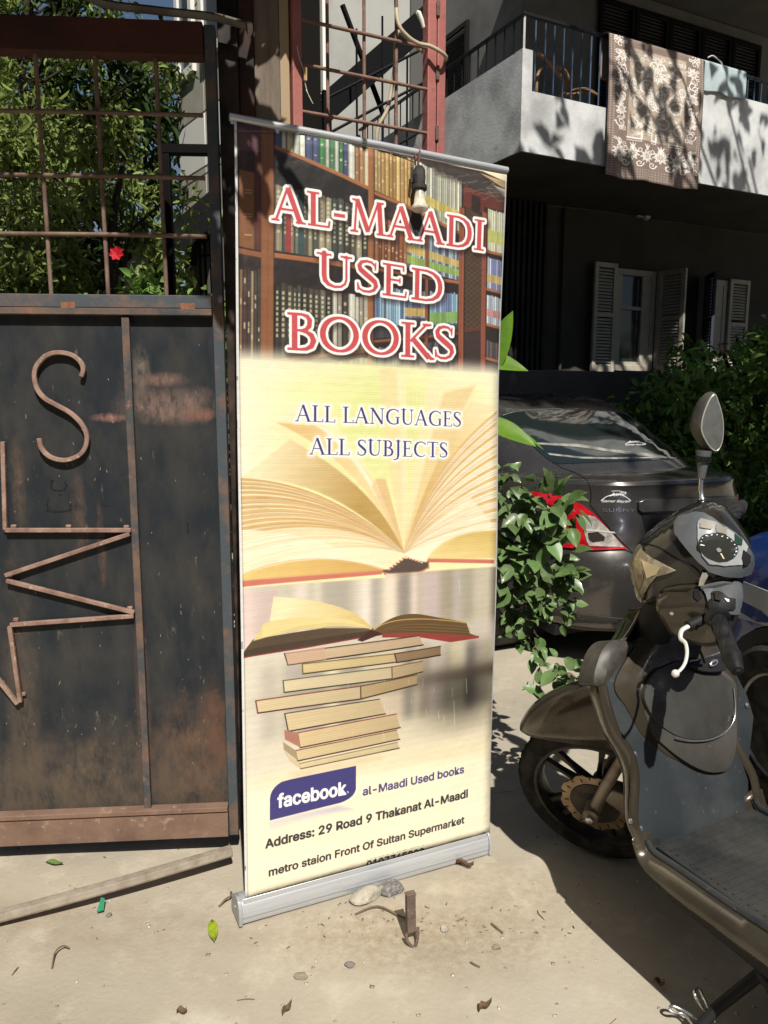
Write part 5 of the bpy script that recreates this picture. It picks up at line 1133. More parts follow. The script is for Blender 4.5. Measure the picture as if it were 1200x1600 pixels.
# ================================================================== outside stair behind the grille
stt = thing('outdoor_stair', 'black steel stair with railing climbing right behind the red grille', 'stair', HOUSE.M)
yS = 1.2
a = HOUSE.hit(478, 196, y=yS); b = HOUSE.hit(672, 26, y=yS); dd = (b-a).normalized(); nrm = Vector((-dd.z, 0, dd.x)); e0 = a-dd*2.3; e1 = b+dd*.1
m_st = mk('stair_black', (.006, .006, .007), rough=.6, spec=.12)
w = .115
for yy in (yS, yS+.75): MB().xz([(e0.x-nrm.x*w, e0.z-nrm.z*w), (e1.x-nrm.x*w, e1.z-nrm.z*w), (e1.x+nrm.x*w, e1.z+nrm.z*w), (e0.x+nrm.x*w, e0.z+nrm.z*w)], yy, yy+.05).obj('stringer', m_st, stt, bevel=.003)
nst = 16
for i in range(nst): p = e0.lerp(e1, (i+.5)/nst); MB().box(p.x-.15, p.x+.15, yS+.051, yS+.749, p.z-.015, p.z+.015).obj('tread', m_st, stt)
ra = HOUSE.hit(520, 205, y=.9); rb = HOUSE.hit(664, 128, y=.9); k_ = (rb.z-ra.z)/(rb.x-ra.x); X0, X1 = ra.x-.9, rb.x+.05
zf = lambda x, off=0: ra.z+(x-ra.x)*k_+off
for off in (0, .30, -.42): MB().tube([(X0, .9, zf(X0, off)), (X1, .9, zf(X1, off))], .014, 6).obj('hand_rail', m_st, stt)
x = X0+.1
while x < X1: MB().tube([(x, .9, zf(x, -.9)), (x, .9, zf(x, .75 if int(x*10) % 2 else .30))], .011, 6).obj('baluster', m_st, stt); x += .26
MB().tube([tuple(HOUSE.hit(535, 8, y=1.6)), tuple(HOUSE.hit(600, 182, y=1.6))], .03, 6).obj('brace', m_st, stt)
o = thing('white_pole', 'white painted pole behind the red grille', 'pole', HOUSE.M); p0 = HOUSE.hit(508, 140, y=-.3); zc = HOUSE.hit(508, 143, y=-.3).z
MB().box(p0.x-.028, p0.x+.012, -.33, -.27, zc, 6.2).obj('pole_upper', mk('white_gloss', (.78, .78, .74), rough=.5), o); MB().box(p0.x-.02, p0.x+.005, -.32, -.28, 0, zc-.002).obj('pole_lower', m_st, o)
MB().box(p0.x-.25, p0.x-.035, -.30, -.15, 0, 6.2).obj('shade_board', mk('shade_board', (.008, .007, .006), rough=.8, spec=.1), o)  # black sheet standing in for the shade left of the pole
sw = thing('stair_wall', 'pale plastered wall behind the outdoor stair', 'wall', HOUSE.M)
m_pale = mk('pale_plaster', (.40, .40, .375), rough=.9, col2=(.30, .30, .285), nscale=1.4, bump=.2, bscale=50)
ys = 3.4
MB().box(HOUSE.hit(462, 100, y=ys).x, 1.0, ys, ys+.25, 0, 9.5).obj('wall_face', m_pale, sw)
for a_ in ((HOUSE.hit(640, 60, y=ys).x, 1.0),): MB().box(a_[0], a_[1], ys-.03, ys-.001, 0, 9.0).obj('darker_wall_sheet', mk('darker_wall_grey', (.10, .10, .095), rough=.9), sw)  # flat darker sheet over the right part of the wall

# ================================================================== neighbour on the left
A = Vector((-1.95, 7.85, 0)); NB = Fr(Matrix.Translation(A) @ Matrix.Rotation(atan2(-.82, .58), 4, 'Z'))   # x towards the street
nb = thing('neighbour_building', 'sunlit pale building with stone panels seen through the gate bars', 'building', NB.M)
m_pan = mk('stone_panel', (.38, .36, .31), rough=.85, col2=(.30, .29, .25), nscale=4); m_panw = mk('white_band', (.66, .66, .64), rough=.8); m_pand = mk('panel_grey', (.20, .195, .18), rough=.9, col2=(.15, .145, .13), nscale=4)
MB().box(0, 1.28, .001, .32, 0, 7.5).obj('wall', m_pand, nb)
nq = lambda px, py: NB.sz(px, py, 0)
zz = [3.05+.46*i for i in range(9)]
for i, z in enumerate(zz):
    for j in range(2): MB().box(j*.64+.006, (j+1)*.64-.006, -.03, -.001, z+.006+.0*j, z+.45).obj('stone_panel', m_pan if not 1 <= i <= 1 else m_panw, nb, bevel=.004)
for j in range(4): MB().box(j*.32+.01, (j+1)*.32-.01, -.02, -.001, .1, 3.03).obj('wall_panel', m_pand, nb, bevel=.003)
for (x0_, x1_) in ((.10, .50), (.66, 1.2)):
    z0_, z1_ = 4.35, 5.5
    w = MB(); 
    for b_ in ((x0_, x0_+.07, z0_, z1_), (x1_-.07, x1_, z0_, z1_), (x0_+.07, x1_-.07, z0_, z0_+.07), (x0_+.07, x1_-.07, z1_-.07, z1_)): w.box(b_[0], b_[1], -.07, -.031, b_[2], b_[3])
    w = w.obj('window', mk('white_frame', (.7, .7, .66), rough=.6), nb); MB().box(x0_+.07, x1_-.07, -.045, -.032, z0_+.07, z1_-.07).obj('pane', mk('pane_blue', (.06, .07, .09), rough=.15), w)
MB().box(-.05, 1.28, -.07, -.031, 3.0, 3.05).obj('ledge', m_panw, nb)
# black frame behind the gate
tf = Fr.at(-1.0, 3.0, 0, .05); t = thing('black_pipe_frame', 'thick black steel frame standing in the garden behind the gate', 'frame', tf.M)
a = tf.sz(268, 232); b = tf.sz(345, 236); v = tf.sz(259, 245); m_blkp = mk('black_pipe', (.003, .003, .003), rough=.6, spec=.1)
MB().box(v[0]-.012, .8, -.02, .02, a[1]-.022, a[1]+.012).obj('cross_bar', m_blkp, t, bevel=.003); MB().box(v[0]-.02, v[0]+.016, -.02, .02, 0, a[1]-.0225).obj('upright', m_blkp, t, bevel=.003); MB().box(.76, .8, -.02, .02, 0, a[1]-.0225).obj('upright', m_blkp, t, bevel=.003)
rf = Fr.at(-1.2, 4.6, 0, .1); t = thing('garden_rail', 'small black garden railing with curved top behind the gate', 'railing', rf.M)
P = [rf.hit(x, y, y=0) for x, y in ((303, 415), (305, 385), (318, 374), (345, 366))]; MB().tube(bez([tuple(p) for p in P], 4), .018, 8).obj('curved_rail', m_blkp, t, smooth=60)
for x in (312, 320, 329, 338): p = rf.hit(x, 372, y=0); p2 = rf.hit(x+1, 420, y=0); MB().tube([(p.x, 0, 1.2), tuple(p2), tuple(p)], .008, 6).obj('rail_bar', m_blkp, t)
MB().tube([tuple(rf.hit(305, 400, y=0)), tuple(rf.hit(345, 398, y=0))], .008, 6).obj('rail_bar', m_blkp, t)
# dark backdrop added to block horizon light, shade put into its colour
o = MB().box(-9, -2.4, 8.9, 9.1, 0, 3.2).obj('back_light_block', mk('back_wall_dark', (.03, .03, .026), rough=.9, col2=(.02, .02, .018), nscale=3)); tag(o, 'dark backdrop wall added behind the hedge to block horizon light', 'wall')
# ================================================================== surface helpers
from mathutils.geometry import delaunay_2d_cdt
def in_poly(x, y, P):
    c = False; n = len(P); j = n-1
    for i in range(n):
        if (P[i][1] > y) != (P[j][1] > y) and x < (P[j][0]-P[i][0])*(y-P[i][1])/(P[j][1]-P[i][1])+P[i][0]: c = not c
        j = i
    return c
def pdist(x, y, P):
    d = 1e9
    for i in range(len(P)):
        ax, ay = P[i]; bx, by = P[(i+1) % len(P)]; dx, dy = bx-ax, by-ay; t = max(0, min(1, ((x-ax)*dx+(y-ay)*dy)/(dx*dx+dy*dy+1e-12))); d = min(d, math.hypot(x-ax-t*dx, y-ay-t*dy))
    return d
def smooth_poly(P, n=5): 
    Q = bez([(P[-1][0], P[-1][1], 0)] + [(p[0], p[1], 0) for p in P] + [(P[0][0], P[0][1], 0), (P[1][0], P[1][1], 0)], n)
    return [(q[0], q[1]) for q in Q[n:-n-1]]
def tri2d(P, step):
    P = [tuple(p[:2]) for p in P]; B = []
    for i in range(len(P)):
        a, b = P[i], P[(i+1) % len(P)]; k = max(1, int(math.hypot(b[0]-a[0], b[1]-a[1])/step)); B += [(a[0]+(b[0]-a[0])*j/k, a[1]+(b[1]-a[1])*j/k) for j in range(k)]
    x0, x1 = min(p[0] for p in P), max(p[0] for p in P); y0, y1 = min(p[1] for p in P), max(p[1] for p in P)
    pts = list(B); j = 0; y = y0+step*.5
    while y < y1:
        x = x0+step*(.5 if j % 2 else 1.0)
        while x < x1:
            if in_poly(x, y, P) and pdist(x, y, P) > step*.45: pts.append((x, y))
            x += step
        y += step*.87; j += 1
    r = delaunay_2d_cdt([Vector(p) for p in pts], [], [list(range(len(B)))], 1, 1e-9)
    return [tuple(v) for v in r[0]], [tuple(f) for f in r[2]], B
def puff(P, Wp, Wm, R, step, pw=.5, y=0.0, smooth_=True):
    """a solid whose outline in the x-z plane is P and whose thickness grows inward from the outline"""
    if smooth_: P = smooth_poly(P, 4)
    v, f, B = tri2d(P, step); h = []
    for a, b in v:
        d = min(pdist(a, b, P)/R, 1); h.append((1-(1-d)**2)**pw)
    n = len(v); mb = MB()
    vs = [(v[i][0], y+Wp*h[i]+.0002, v[i][1]) for i in range(n)] + [(v[i][0], y-Wm*h[i]-.0002, v[i][1]) for i in range(n)]
    fs = list(f) + [tuple(i+n for i in q[::-1]) for q in f]
    # rim
    cnt = {}
    for q in f:
        for i in range(len(q)): e = (q[i], q[(i+1) % len(q)]); cnt[e] = 1
    for (a, b) in list(cnt):
        if (b, a) not in cnt: fs.append((b, a, a+n, b+n))
    return mb.add(vs, fs)
def bvh_of(obj_list, M):
    """world space BVH of mesh objects' evaluated shape"""
    vs = []; fs = []; dg = bpy.context.evaluated_depsgraph_get(); dg.update()
    for o in obj_list:
        e = o.evaluated_get(dg); me = e.to_mesh(); k = len(vs); vs += [o.matrix_world @ v.co for v in me.vertices]; fs += [tuple(i+k for i in p.vertices) for p in me.polygons]; e.to_mesh_clear()
    return BVHTree.FromPolygons(vs, fs)
def onto(bvh, px, py, off=0.0, last=None, o=None, d=None):
    o = o or CAM; d = (d or ray(px, py)).normalized(); h = bvh.ray_cast(o, d)
    if h[0] is None:
        p = last if last is not None else o + d*4; q = o + d*((p-o).dot(d)); h = bvh.find_nearest(q)
        n_ = h[1]; p = h[0]
    else: p, n_ = h[0], h[1]
    if n_.dot(d) > 0: n_ = -n_
    return p + n_*off, n_
def decal(name, P, bvh, M, mat, parent, off=.002, th=.002, step=6, smooth_=False, o=None, d=None, fn=None, bevel=0, ang=40):
    """a panel cut to outline P (photo pixels, or fn -> ray) and laid on the surface"""
    if smooth_: P = smooth_poly(P, 4)
    v, f, B = tri2d(P, step); I = M.inverted(); last = None; vs = []; tops = []
    for a, b in v:
        oo, dd = fn(a, b) if fn else (CAM, ray(a, b))
        p, n_ = onto(bvh, 0, 0, off, last, oo, dd); last = p; vs.append(I @ p); tops.append(I @ (p+n_*th))
    n = len(v); fs = [tuple(i+n for i in q) for q in f] + [q[::-1] for q in f]; cnt = {(q[i], q[(i+1) % len(q)]) for q in f for i in range(len(q))}
    fs += [(a, b, b+n, a+n) for (a, b) in cnt if (b, a) not in cnt]
    return MB().add(vs+tops, fs).obj(name, mat, parent, smooth=ang, bevel=bevel)
def seam(name, P, bvh, M, mat, parent, r=.002, off=.0, n=4):
    I = M.inverted(); pts = []; last = None
    for q in bez([(x, y, 0) for x, y in P], n): last = onto(bvh, q[0], q[1], off, last)[0]; pts.append(I @ last)
    return MB().tube(pts, r, 6).obj(name, mat, parent, smooth=60)
def text_on(name, text, a, b, hpx, bvh, M, mat, parent, off=.002, italic=0.0):
    v, tr = text_tris(text, italic); x0, x1 = v[:, 0].min(), v[:, 0].max(); A, Bv = Vector(a), Vector(b); ex = (Bv-A)/(x1-x0); I = M.inverted(); vs = []
    for x, y in v: q = A + ex*(x-x0) + Vector((0, -hpx/.73*y)); vs.append(I @ onto(bvh, q.x, q.y, off)[0])
    return MB().add(vs, [tuple(int(i) for i in t) for t in tr]).obj(name, mat, parent, fix=False)
# ================================================================== cars
def car_matrix(x, y, yaw): return Matrix.Translation((x, y, 0)) @ Matrix.Rotation(yaw, 4, 'Z')
m_tyre = mk('tyre_rubber', (.012, .0115, .011), rough=.85, spec=.2, col2=(.05, .045, .04), nscale=14, bump=.3)
m_black = mk('black_trim', (.010, .010, .011), rough=.5)
m_carglass = mk('car_glass', (.012, .018, .018), rough=.03, spec=.9, coat=.5)
m_steel = mk('steel_wheel', (.36, .36, .34), rough=.5, metal=.5, col2=(.20, .18, .16), nscale=20)
def wheel(parent, M, R=.30, w=.19, steel=True, rim=m_steel):
    """axis is local z of M, +z outward"""
    wh = MB().lathe([(R*.66, -w/2), (R*.9, -w/2), (R*.98, -w*.36), (R, -w*.2), (R, w*.2), (R*.98, w*.36), (R*.9, w/2), (R*.7, w/2), (R*.64, w*.40)], M, 48).obj('wheel', m_tyre, parent, smooth=35)
    MB().lathe([(R*.64, -w*.3), (R*.66, w*.40), (R*.63, w*.44), (R*.58, w*.36), (R*.55, w*.16), (R*.50, w*.10), (R*.44, w*.22), (R*.30, w*.27), (R*.2, w*.24), (R*.17, w*.34), (0, w*.35)], M, 40).obj('rim', rim, wh, smooth=40)
    hb = MB()
    for k in range(8): a = 2*pi*k/8; c = M @ Matrix.Translation((R*.47*cos(a), R*.47*sin(a), w*.19)); hb.lathe([(0, -.004), (R*.055, -.004), (R*.05, .012), (0, .012)], c, 12)
    hb.obj('vent_hole', m_black, wh)
    nb_ = MB()
    for k in range(4): a = 2*pi*k/4+.4; nb_.lathe([(0, 0), (.011, 0), (.011, .016), (0, .018)], M @ Matrix.Translation((R*.24*cos(a), R*.24*sin(a), w*.24)), 6)
    nb_.obj('wheel_nut', m_black, wh); return wh
def build_car(name, label, M, paint, group=None):
    c = thing(name, label, 'car', M, group)
    N = 72; L = 4.45
    def outline(xr, xf, hw, z, er=3.6, ef=3.2):
        out = []
        for k in range(N):
            a = 2*pi*(k+.5)/N; ca, sa = cos(a), sin(a); e = ef if ca > 0 else er
            ux = abs(ca)**(2/e)*(1 if ca > 0 else -1); uy = abs(sa)**(2/e)*(1 if sa > 0 else -1)
            xm = (xr+xf)/2; x = xm+(xf-xm)*ux if ca > 0 else xm+(xm-xr)*ux; out.append((x, hw*uy, z))
        return out
    def prof(x, z):
        if z < .6: return z
        f = 1.0; k = (z-.6)/.45
        if x > 3.0: drop = .20*min((x-3.0)/1.4, 1)**1.3
        elif x > 1.0: drop = .05*min((x-1)/.6, 1)
        else: drop = 0
        return z-drop*k
    lv = [(.20, .13, 4.28, .74), (.24, .05, 4.38, .81), (.34, .01, 4.44, .838), (.48, .0, 4.45, .846), (.60, .012, 4.45, .848), (.655, .045, 4.43, .845), (.69, .062, 4.41, .842), (.80, .072, 4.36, .838), (.90, .085, 4.28, .822), (.965, .092, 4.2, .792), (.995, .080, 4.15, .765), (1.012, .085, 4.08, .73), (1.022, .12, 4.0, .68), (1.032, .30, 3.8, .50), (1.036, .9, 3.2, .2)]
    rings = [[(x, y, prof(x, z)) for x, y, z in outline(xr, xf, hw, z)] for z, xr, xf, hw in lv]
    body = MB().loft(rings).obj('body', paint, c, smooth=50)
    # wheel arches cut through the body
    cut = MB()
    for xw in (.82, 3.42):
        for s_ in (-1, 1): cut.lathe([(0, -.25), (.345, -.25), (.345, .25), (0, .25)], Matrix.Translation((xw, s_*.80, .31)) @ Matrix.Rotation(-pi/2*s_, 4, 'X'), 36)
    co = cut.obj('cutter', None, c); md = body.modifiers.new('b', 'BOOLEAN'); md.operation = 'DIFFERENCE'; md.object = co; md.solver = 'EXACT'
    dg = bpy.context.evaluated_depsgraph_get(); dg.update(); nm = bpy.data.meshes.new_from_object(body.evaluated_get(dg)); body.modifiers.clear(); body.data = nm; bpy.data.objects.remove(co)
    nm.polygons.foreach_set('use_smooth', [True]*len(nm.polygons)); nm.set_sharp_from_angle(angle=radians(35)); nm.materials.clear(); nm.materials.append(paint)
    gl = [(.99, .44, 3.62, .725), (1.03, .50, 3.50, .722), (1.12, .66, 3.30, .70), (1.24, .88, 3.02, .66), (1.36, 1.12, 2.72, .605), (1.425, 1.30, 2.52, .56), (1.462, 1.52, 2.36, .50), (1.480, 1.75, 2.2, .38), (1.486, 1.9, 2.05, .2)]
    cab = MB().loft([outline(xr, xf, hw, z, 4.5, 4.0) for z, xr, xf, hw in gl]).obj('roof', paint, c, smooth=60)
    for s_ in (-1, 1):
        for xw in (.82, 3.42):
            MB().lathe([(.33, -.30), (.34, .0)], Matrix.Translation((xw, s_*.80, .31)) @ Matrix.Rotation(-pi/2*s_, 4, 'X'), 30).obj('arch_liner', m_black, c)
            wheel(c, Matrix.Translation((xw, s_*.735, .30)) @ Matrix.Rotation(-pi/2*s_, 4, 'X'))
    MB().box(.3, 4.2, -.62, .62, .17, .23).obj('underbody', m_black, c)
    bv = bvh_of([body, cab], M)
    side = lambda s_: (lambda a, b: (M @ Vector((a, s_*3, b)), M.to_3x3() @ Vector((0, -s_, 0))))
    for s_ in (-1, 1):
        decal('side_window', [(1.02, 1.06), (1.28, 1.30), (1.52, 1.385), (1.88, 1.40), (1.88, 1.055)], bv, M, m_carglass, c, fn=side(s_), step=.12, off=.001, th=.003)
        decal('side_window', [(1.94, 1.055), (1.94, 1.40), (2.3, 1.385), (2.62, 1.27), (3.0, 1.08), (2.95, 1.05)], bv, M, m_carglass, c, fn=side(s_), step=.12, off=.001, th=.003)
        for P in ([(1.90, .93), (1.90, .60), (1.88, .30)], [(2.92, .90), (2.95, .6), (2.90, .32)], [(1.15, .95), (1.12, .75), (1.3, .45)]):
            I = M.inverted(); pts = []
            for q in bez([(a, b, 0) for a, b in P], 4): pts.append(I @ onto(bv, 0, 0, -.001, None, *side(s_)(q.x, q.y))[0])
            MB().tube(pts, .003, 5).obj('door_gap', m_black, c)
        for xh in (1.75, 2.75): MB().box(xh-.09, xh+.09, s_*.838, s_*.87, .80, .83).obj('door_handle', paint, c, bevel=.01)
        mm = MB().loft([[(2.85+.02*sin(a)*k, s_*(.86+.17*f), .98+.065*cos(a)*k) for a in np.linspace(0, 2*pi, 12, endpoint=False)] for f, k in ((-.35, .5), (0, 1), (.6, 1.1), (.95, .8), (1, .3))]); mm.obj('wing_mirror', paint, c, smooth=60)
    fr = lambda a, b: (M @ Vector((6, a, b)), M.to_3x3() @ Vector((-1, 0, 0))); rr = lambda a, b: (M @ Vector((-2, a, b)), M.to_3x3() @ Vector((1, 0, 0)))
    up = lambda a, b: (M @ Vector((a, b, 3)), M.to_3x3() @ Vector((0, 0, -1)))
    decal('windscreen', [(3.32, -.52), (3.38, 0), (3.32, .52), (2.66, .42), (2.60, 0), (2.66, -.42)], bv, M, m_carglass, c, fn=up, step=.12, off=.001, th=.003)
    m_lens = mk('clear_lens', (.5, .5, .5), rough=.12, spec=.8)
    for s_ in (-1, 1): decal('headlight', [(s_*.45, .58), (s_*.48, .68), (s_*.78, .76), (s_*.81, .66), (s_*.75, .60)], bv, M, m_lens, c, fn=fr, step=.06, off=.002, th=.006)
    decal('grille', [(-.36, .52), (-.38, .66), (.38, .66), (.36, .52)], bv, M, m_black, c, fn=fr, step=.1, off=.001, th=.004)
    return c, body, cab, bv, rr
m_dpaint = mk('charcoal_paint', (.085, .080, .078), rough=.27, metal=.7, col2=(.11, .10, .092), nscale=3, coat=.6, spec=.5, rvar=.15)
CM = car_matrix(1.612, 3.974, radians(111.87))
car, body, cab, bv, rr = build_car('parked_car', 'charcoal grey saloon parked behind the scooter, red tail light in the sun', CM, m_dpaint)
m_red = mk('red_lens', (.50, .010, .018), rough=.10, spec=.7, coat=.6, col2=(.26, .004, .010), nscale=9, nlo=.45, nhi=.6); m_clear = mk('lens_clear', (.42, .40, .37), rough=.12, col2=(.20, .18, .17), nscale=30, spec=.7)
z5 = lambda x, y: (750+x/2.667, 580+y/2.667)
def D5(name, P, mat, **k): return decal(name, [z5(*p) for p in P], bv, CM, mat, car, **k)
D5('rear_window', [(86, 195), (100, 178), (150, 166), (270, 156), (430, 158), (600, 178), (660, 196), (760, 250), (870, 320), (905, 352), (860, 362), (700, 372), (500, 380), (330, 388), (285, 372), (200, 295)], m_carglass, step=14, off=.001, th=.003, smooth_=False)
for P in ([(96, 186), (150, 170), (270, 160), (430, 162), (560, 172)],): seam('window_rubber', [z5(*p) for p in P], bv, CM, mk('chrome_line', (.3, .3, .3), rough=.3, metal=.8), car, r=.004, off=.003)
tl = D5('tail_light', [(185, 512), (215, 503), (330, 515), (432, 560), (470, 590), (510, 630), (560, 690), (606, 742), (480, 748), (345, 735), (360, 700), (350, 640), (300, 560)], m_red, step=9, off=.003, th=.010, ang=60)
lt = decal('reversing_light', [z5(*p) for p in [(424, 603), (440, 598), (478, 606), (530, 655), (596, 736), (455, 730), (440, 690)]], bv, CM, m_clear, tl, step=8, off=.0135, th=.003)
decal('bulb_shadow', [z5(*p) for p in [(450, 672), (490, 668), (520, 690), (515, 705), (470, 712), (455, 700)]], bv, CM, mk('bulb_dark', (.03, .025, .022), rough=.3), tl, step=8, off=.017, th=.001)
decal('lens_rib', [z5(*p) for p in [(432, 655), (556, 668), (560, 674), (434, 662)]], bv, CM, mk('rib_grey', (.5, .48, .45), rough=.3), tl, step=8, off=.017, th=.002)
m_gap = mk('panel_gap', (.004, .004, .004), rough=.8)
for P in ([(318, 388), (345, 405), (400, 425), (445, 455), (462, 500), (460, 560)], [(462, 560), (520, 632), (580, 700), (640, 760), (690, 800)], [(345, 738), (480, 751), (606, 746), (660, 790)], [(300, 382), (318, 388)]): seam('panel_gap', [z5(*p) for p in P], bv, CM, m_gap, car, r=.0032, off=.0)
decal('boot_handle', [z5(*p) for p in [(655, 545), (680, 532), (900, 525), (1060, 520), (1060, 575), (900, 580), (668, 590), (655, 575)]], bv, CM, m_dpaint, car, step=12, off=.002, th=.018, bevel=.004)
decal('plate_recess', [z5(*p) for p in [(672, 595), (1060, 582), (1060, 760), (760, 770), (700, 700)]], bv, CM, m_black, car, step=14, off=.002, th=.002)
decal('number_plate', [z5(*p) for p in [(800, 605), (1040, 598), (1040, 690), (805, 700)]], bv, CM, mk('plate_dim', (.30, .32, .36), rough=.5), car, step=14, off=.006, th=.003)
decal('lower_valance', [z5(*p) for p in [(230, 960), (420, 1010), (600, 1030), (900, 1010), (900, 1090), (400, 1075), (235, 1030)]], bv, CM, mk('valance_grey', (.05, .048, .045), rough=.6), car, step=14, off=.002, th=.004)
m_whs = mk('white_sticker', (.75, .75, .75), rough=.5); m_chr = mk('badge_chrome', (.30, .31, .33), rough=.3, metal=.8)
text_on('sticker_text', 'Auto', z5(540, 524), z5(608, 514), 8.2, bv, CM, m_whs, car, italic=.35, off=.003)
text_on('sticker_text', 'Samer Rayan', z5(506, 546), z5(624, 547), 5.6, bv, CM, m_whs, car, italic=.35, off=.003)
seam('sticker_swoosh', [z5(*p) for p in [(504, 540), (530, 522), (570, 513), (600, 520), (628, 540)]], bv, CM, m_whs, car, r=.0022, off=.001); seam('sticker_swoosh', [z5(*p) for p in [(548, 500), (580, 499), (610, 508)]], bv, CM, m_whs, car, r=.0014, off=.001)
text_on('badge', 'SUNNY', z5(510, 586), z5(646, 586), 7.4, bv, CM, m_chr, car, off=.004)
text_on('glass_sticker', 'Auto', z5(612, 302), z5(662, 300), 4.6, bv, CM, m_whs, car, italic=.35, off=.006); text_on('glass_sticker', 'Samer Rayan', z5(604, 313), z5(688, 311), 3.2, bv, CM, m_whs, car, italic=.35, off=.006); seam('sticker_swoosh', [z5(*p) for p in [(602, 308), (640, 296), (690, 306)]], bv, CM, m_whs, car, r=.0018, off=.006)
m_dust = mk('dust_streak', (.30, .29, .26), rough=.6, col2=(.10, .10, .09), nscale=12, stretch=(1, 1, 1))
decal('shelf_edge', [z5(*p) for p in [(225, 300), (400, 306), (560, 330), (720, 348), (780, 360), (780, 368), (560, 342), (400, 318), (240, 308)]], bv, CM, m_dust, car, step=14, off=.005, th=.001)
decal('shelf_edge', [z5(*p) for p in [(280, 344), (420, 360), (560, 362), (760, 360), (760, 364), (560, 369), (420, 367), (290, 352)]], bv, CM, m_dust, car, step=14, off=.005, th=.001)
for s_ in (-1,): decal('tail_light', [(s_*.48, .80), (s_*.60, .92), (s_*.80, .93), (s_*.81, .80)], bv, CM, m_red, car, fn=rr, step=.06, off=.003, th=.010)
# blue car on the right, nose away from the camera
m_blue = mk('blue_paint', (.010, .045, .22), rough=.30, metal=.2, col2=(.008, .035, .17), nscale=2.5, coat=.5)
BM = car_matrix(1.36, 2.55, radians(102)) @ Matrix.Translation((-3.42, -.83, 0))
bcar, *_ = build_car('blue_car', 'bright blue car with steel wheel at the right edge behind the scooter', BM, m_blue)
# ================================================================== scooter
_x, _y, _yaw, _lean, _dl = 0.65019, 2.19499, 2.01268, 0.05693, 0.66162
BMX = Matrix.Translation((_x, _y, 0)) @ Matrix.Rotation(_yaw, 4, 'Z') @ Matrix.Rotation(-_lean, 4, 'X')
_rk = radians(27); _axis = Vector((-sin(_rk), 0, cos(_rk))); _s0 = Vector((.06, 0, .255))
STEER = Matrix.Translation(_s0) @ Matrix.Rotation(_dl, 4, _axis) @ Matrix.Translation(-_s0)
SMX = BMX @ STEER
BFm, SFm = Fr(BMX), Fr(SMX)
sc = thing('scooter', 'dusty bronze and grey scooter with turned front wheel parked on the dirt', 'scooter', BMX)
m_brz = mk('bronze_plastic', (.050, .042, .029), rough=.24, metal=.4, col2=(.098, .084, .060), nscale=4, ndetail=12, nlo=.45, nhi=.75, coat=.4, rvar=.2, col3=(.17, .145, .11), n3scale=60, n3lo=.66, n3hi=.74, spec=.5)
m_gry = mk('grey_plastic', (.027, .032, .036), rough=.30, col2=(.070, .072, .070), nscale=3.2, ndetail=12, nlo=.45, nhi=.78, rvar=.25, col3=(.15, .145, .13), n3scale=60, n3lo=.63, n3hi=.72, bump=.05, bscale=300, bdist=.002)
m_lid = mk('lid_plastic', (.040, .038, .035), rough=.36, col2=(.075, .07, .062), nscale=4, ndetail=12, rvar=.25, col3=(.16, .15, .13), n3scale=60, n3lo=.64, n3hi=.75)
m_blkp2 = mk('black_gloss', (.012, .011, .010), rough=.16, coat=.4, col2=(.035, .030, .025), nscale=7)
m_blkm = mk('black_matt', (.014, .014, .015), rough=.6)
m_bez = mk('silver_plastic', (.14, .15, .16), rough=.38, metal=.3, col2=(.10, .11, .115), nscale=8, rvar=.15)
m_chrome = mk('chrome_dull', (.62, .62, .62), rough=.25, metal=.9)
m_mat = mk('floor_mat', (.018, .020, .021), rough=.75, col2=(.065, .062, .054), nscale=6, ndetail=10, nlo=.4, nhi=.75, bump=.5, bscale=250, bdist=.002)
z8_ = lambda x, y: (780+x/2.667, 940+y/2.667)
z7_ = lambda x, y: (960+x/3.333, 600+y/3.333)
def S2B(mb): return mb.xf(STEER)
# --- front wheel, in the steered frame
WC = Vector((0.0, .0, .245)); WM = STEER @ Matrix.Translation(WC) @ Matrix.Rotation(-pi/2, 4, 'X')     # local z = +y (left)
R = .255
tp = [(R-.060, -.034), (R-.045, -.045), (R-.022, -.045), (R-.006, -.028), (R, 0), (R-.006, .028), (R-.022, .045), (R-.045, .045), (R-.060, .034)]
fw = MB().lathe(tp, WM, 64, closed=True).obj('front_wheel', m_tyre, sc, smooth=50)
gv = MB()
for k in range(44):
    for s_ in (-1, 1):
        a = 2*pi*(k+.5*(s_ > 0))/44; pts = []
        for j in range(4): f = j/3; aa = a+.10*f; r_ = R+.0006 - .020*f**2.2; pts.append(WM @ Vector((r_*cos(aa), r_*sin(aa), s_*(.004+.036*f))))
        gv.tube(pts, .0022, 4)
gv.obj('tread_groove', m_black, fw, kind='stuff')
m_whl = mk('wheel_black', (.02, .02, .02), rough=.4, metal=.3, col2=(.06, .05, .04), nscale=20)
MB().lathe([(R-.066, -.036), (R-.056, -.036), (R-.060, -.02), (R-.064, 0), (R-.060, .02), (R-.056, .036), (R-.066, .036), (R-.076, .012), (R-.076, -.012)], WM, 56, closed=True).obj('rim', m_whl, fw, smooth=40)
for k in range(5):
    a = 2*pi*k/5+.55; sp = MB()
    for da in (-.17, .17):
        p0 = Vector((.030*cos(a+da*2.2), .030*sin(a+da*2.2), 0)); p1 = Vector(((R-.070)*cos(a+da), (R-.070)*sin(a+da), 0)); t_v = (p1-p0).normalized(); n_ = Vector((-t_v.y, t_v.x, 0))
        sp.loft([[WM @ (p+n_*w_*i*.8+Vector((0, 0, h_*j))) for i, j in ((1, 1), (-1, 1), (-1, -1), (1, -1))] for p, w_, h_ in ((p0, .012, .013), (p0.lerp(p1, .6), .009, .010), (p1, .014, .011))])
    sp.obj('spoke', m_whl, fw, bevel=.003)
MB().lathe([(0, -.05), (.032, -.05), (.036, -.02), (.036, .02), (.03, .05), (0, .05)], WM, 24).obj('hub', m_whl, fw, smooth=40)
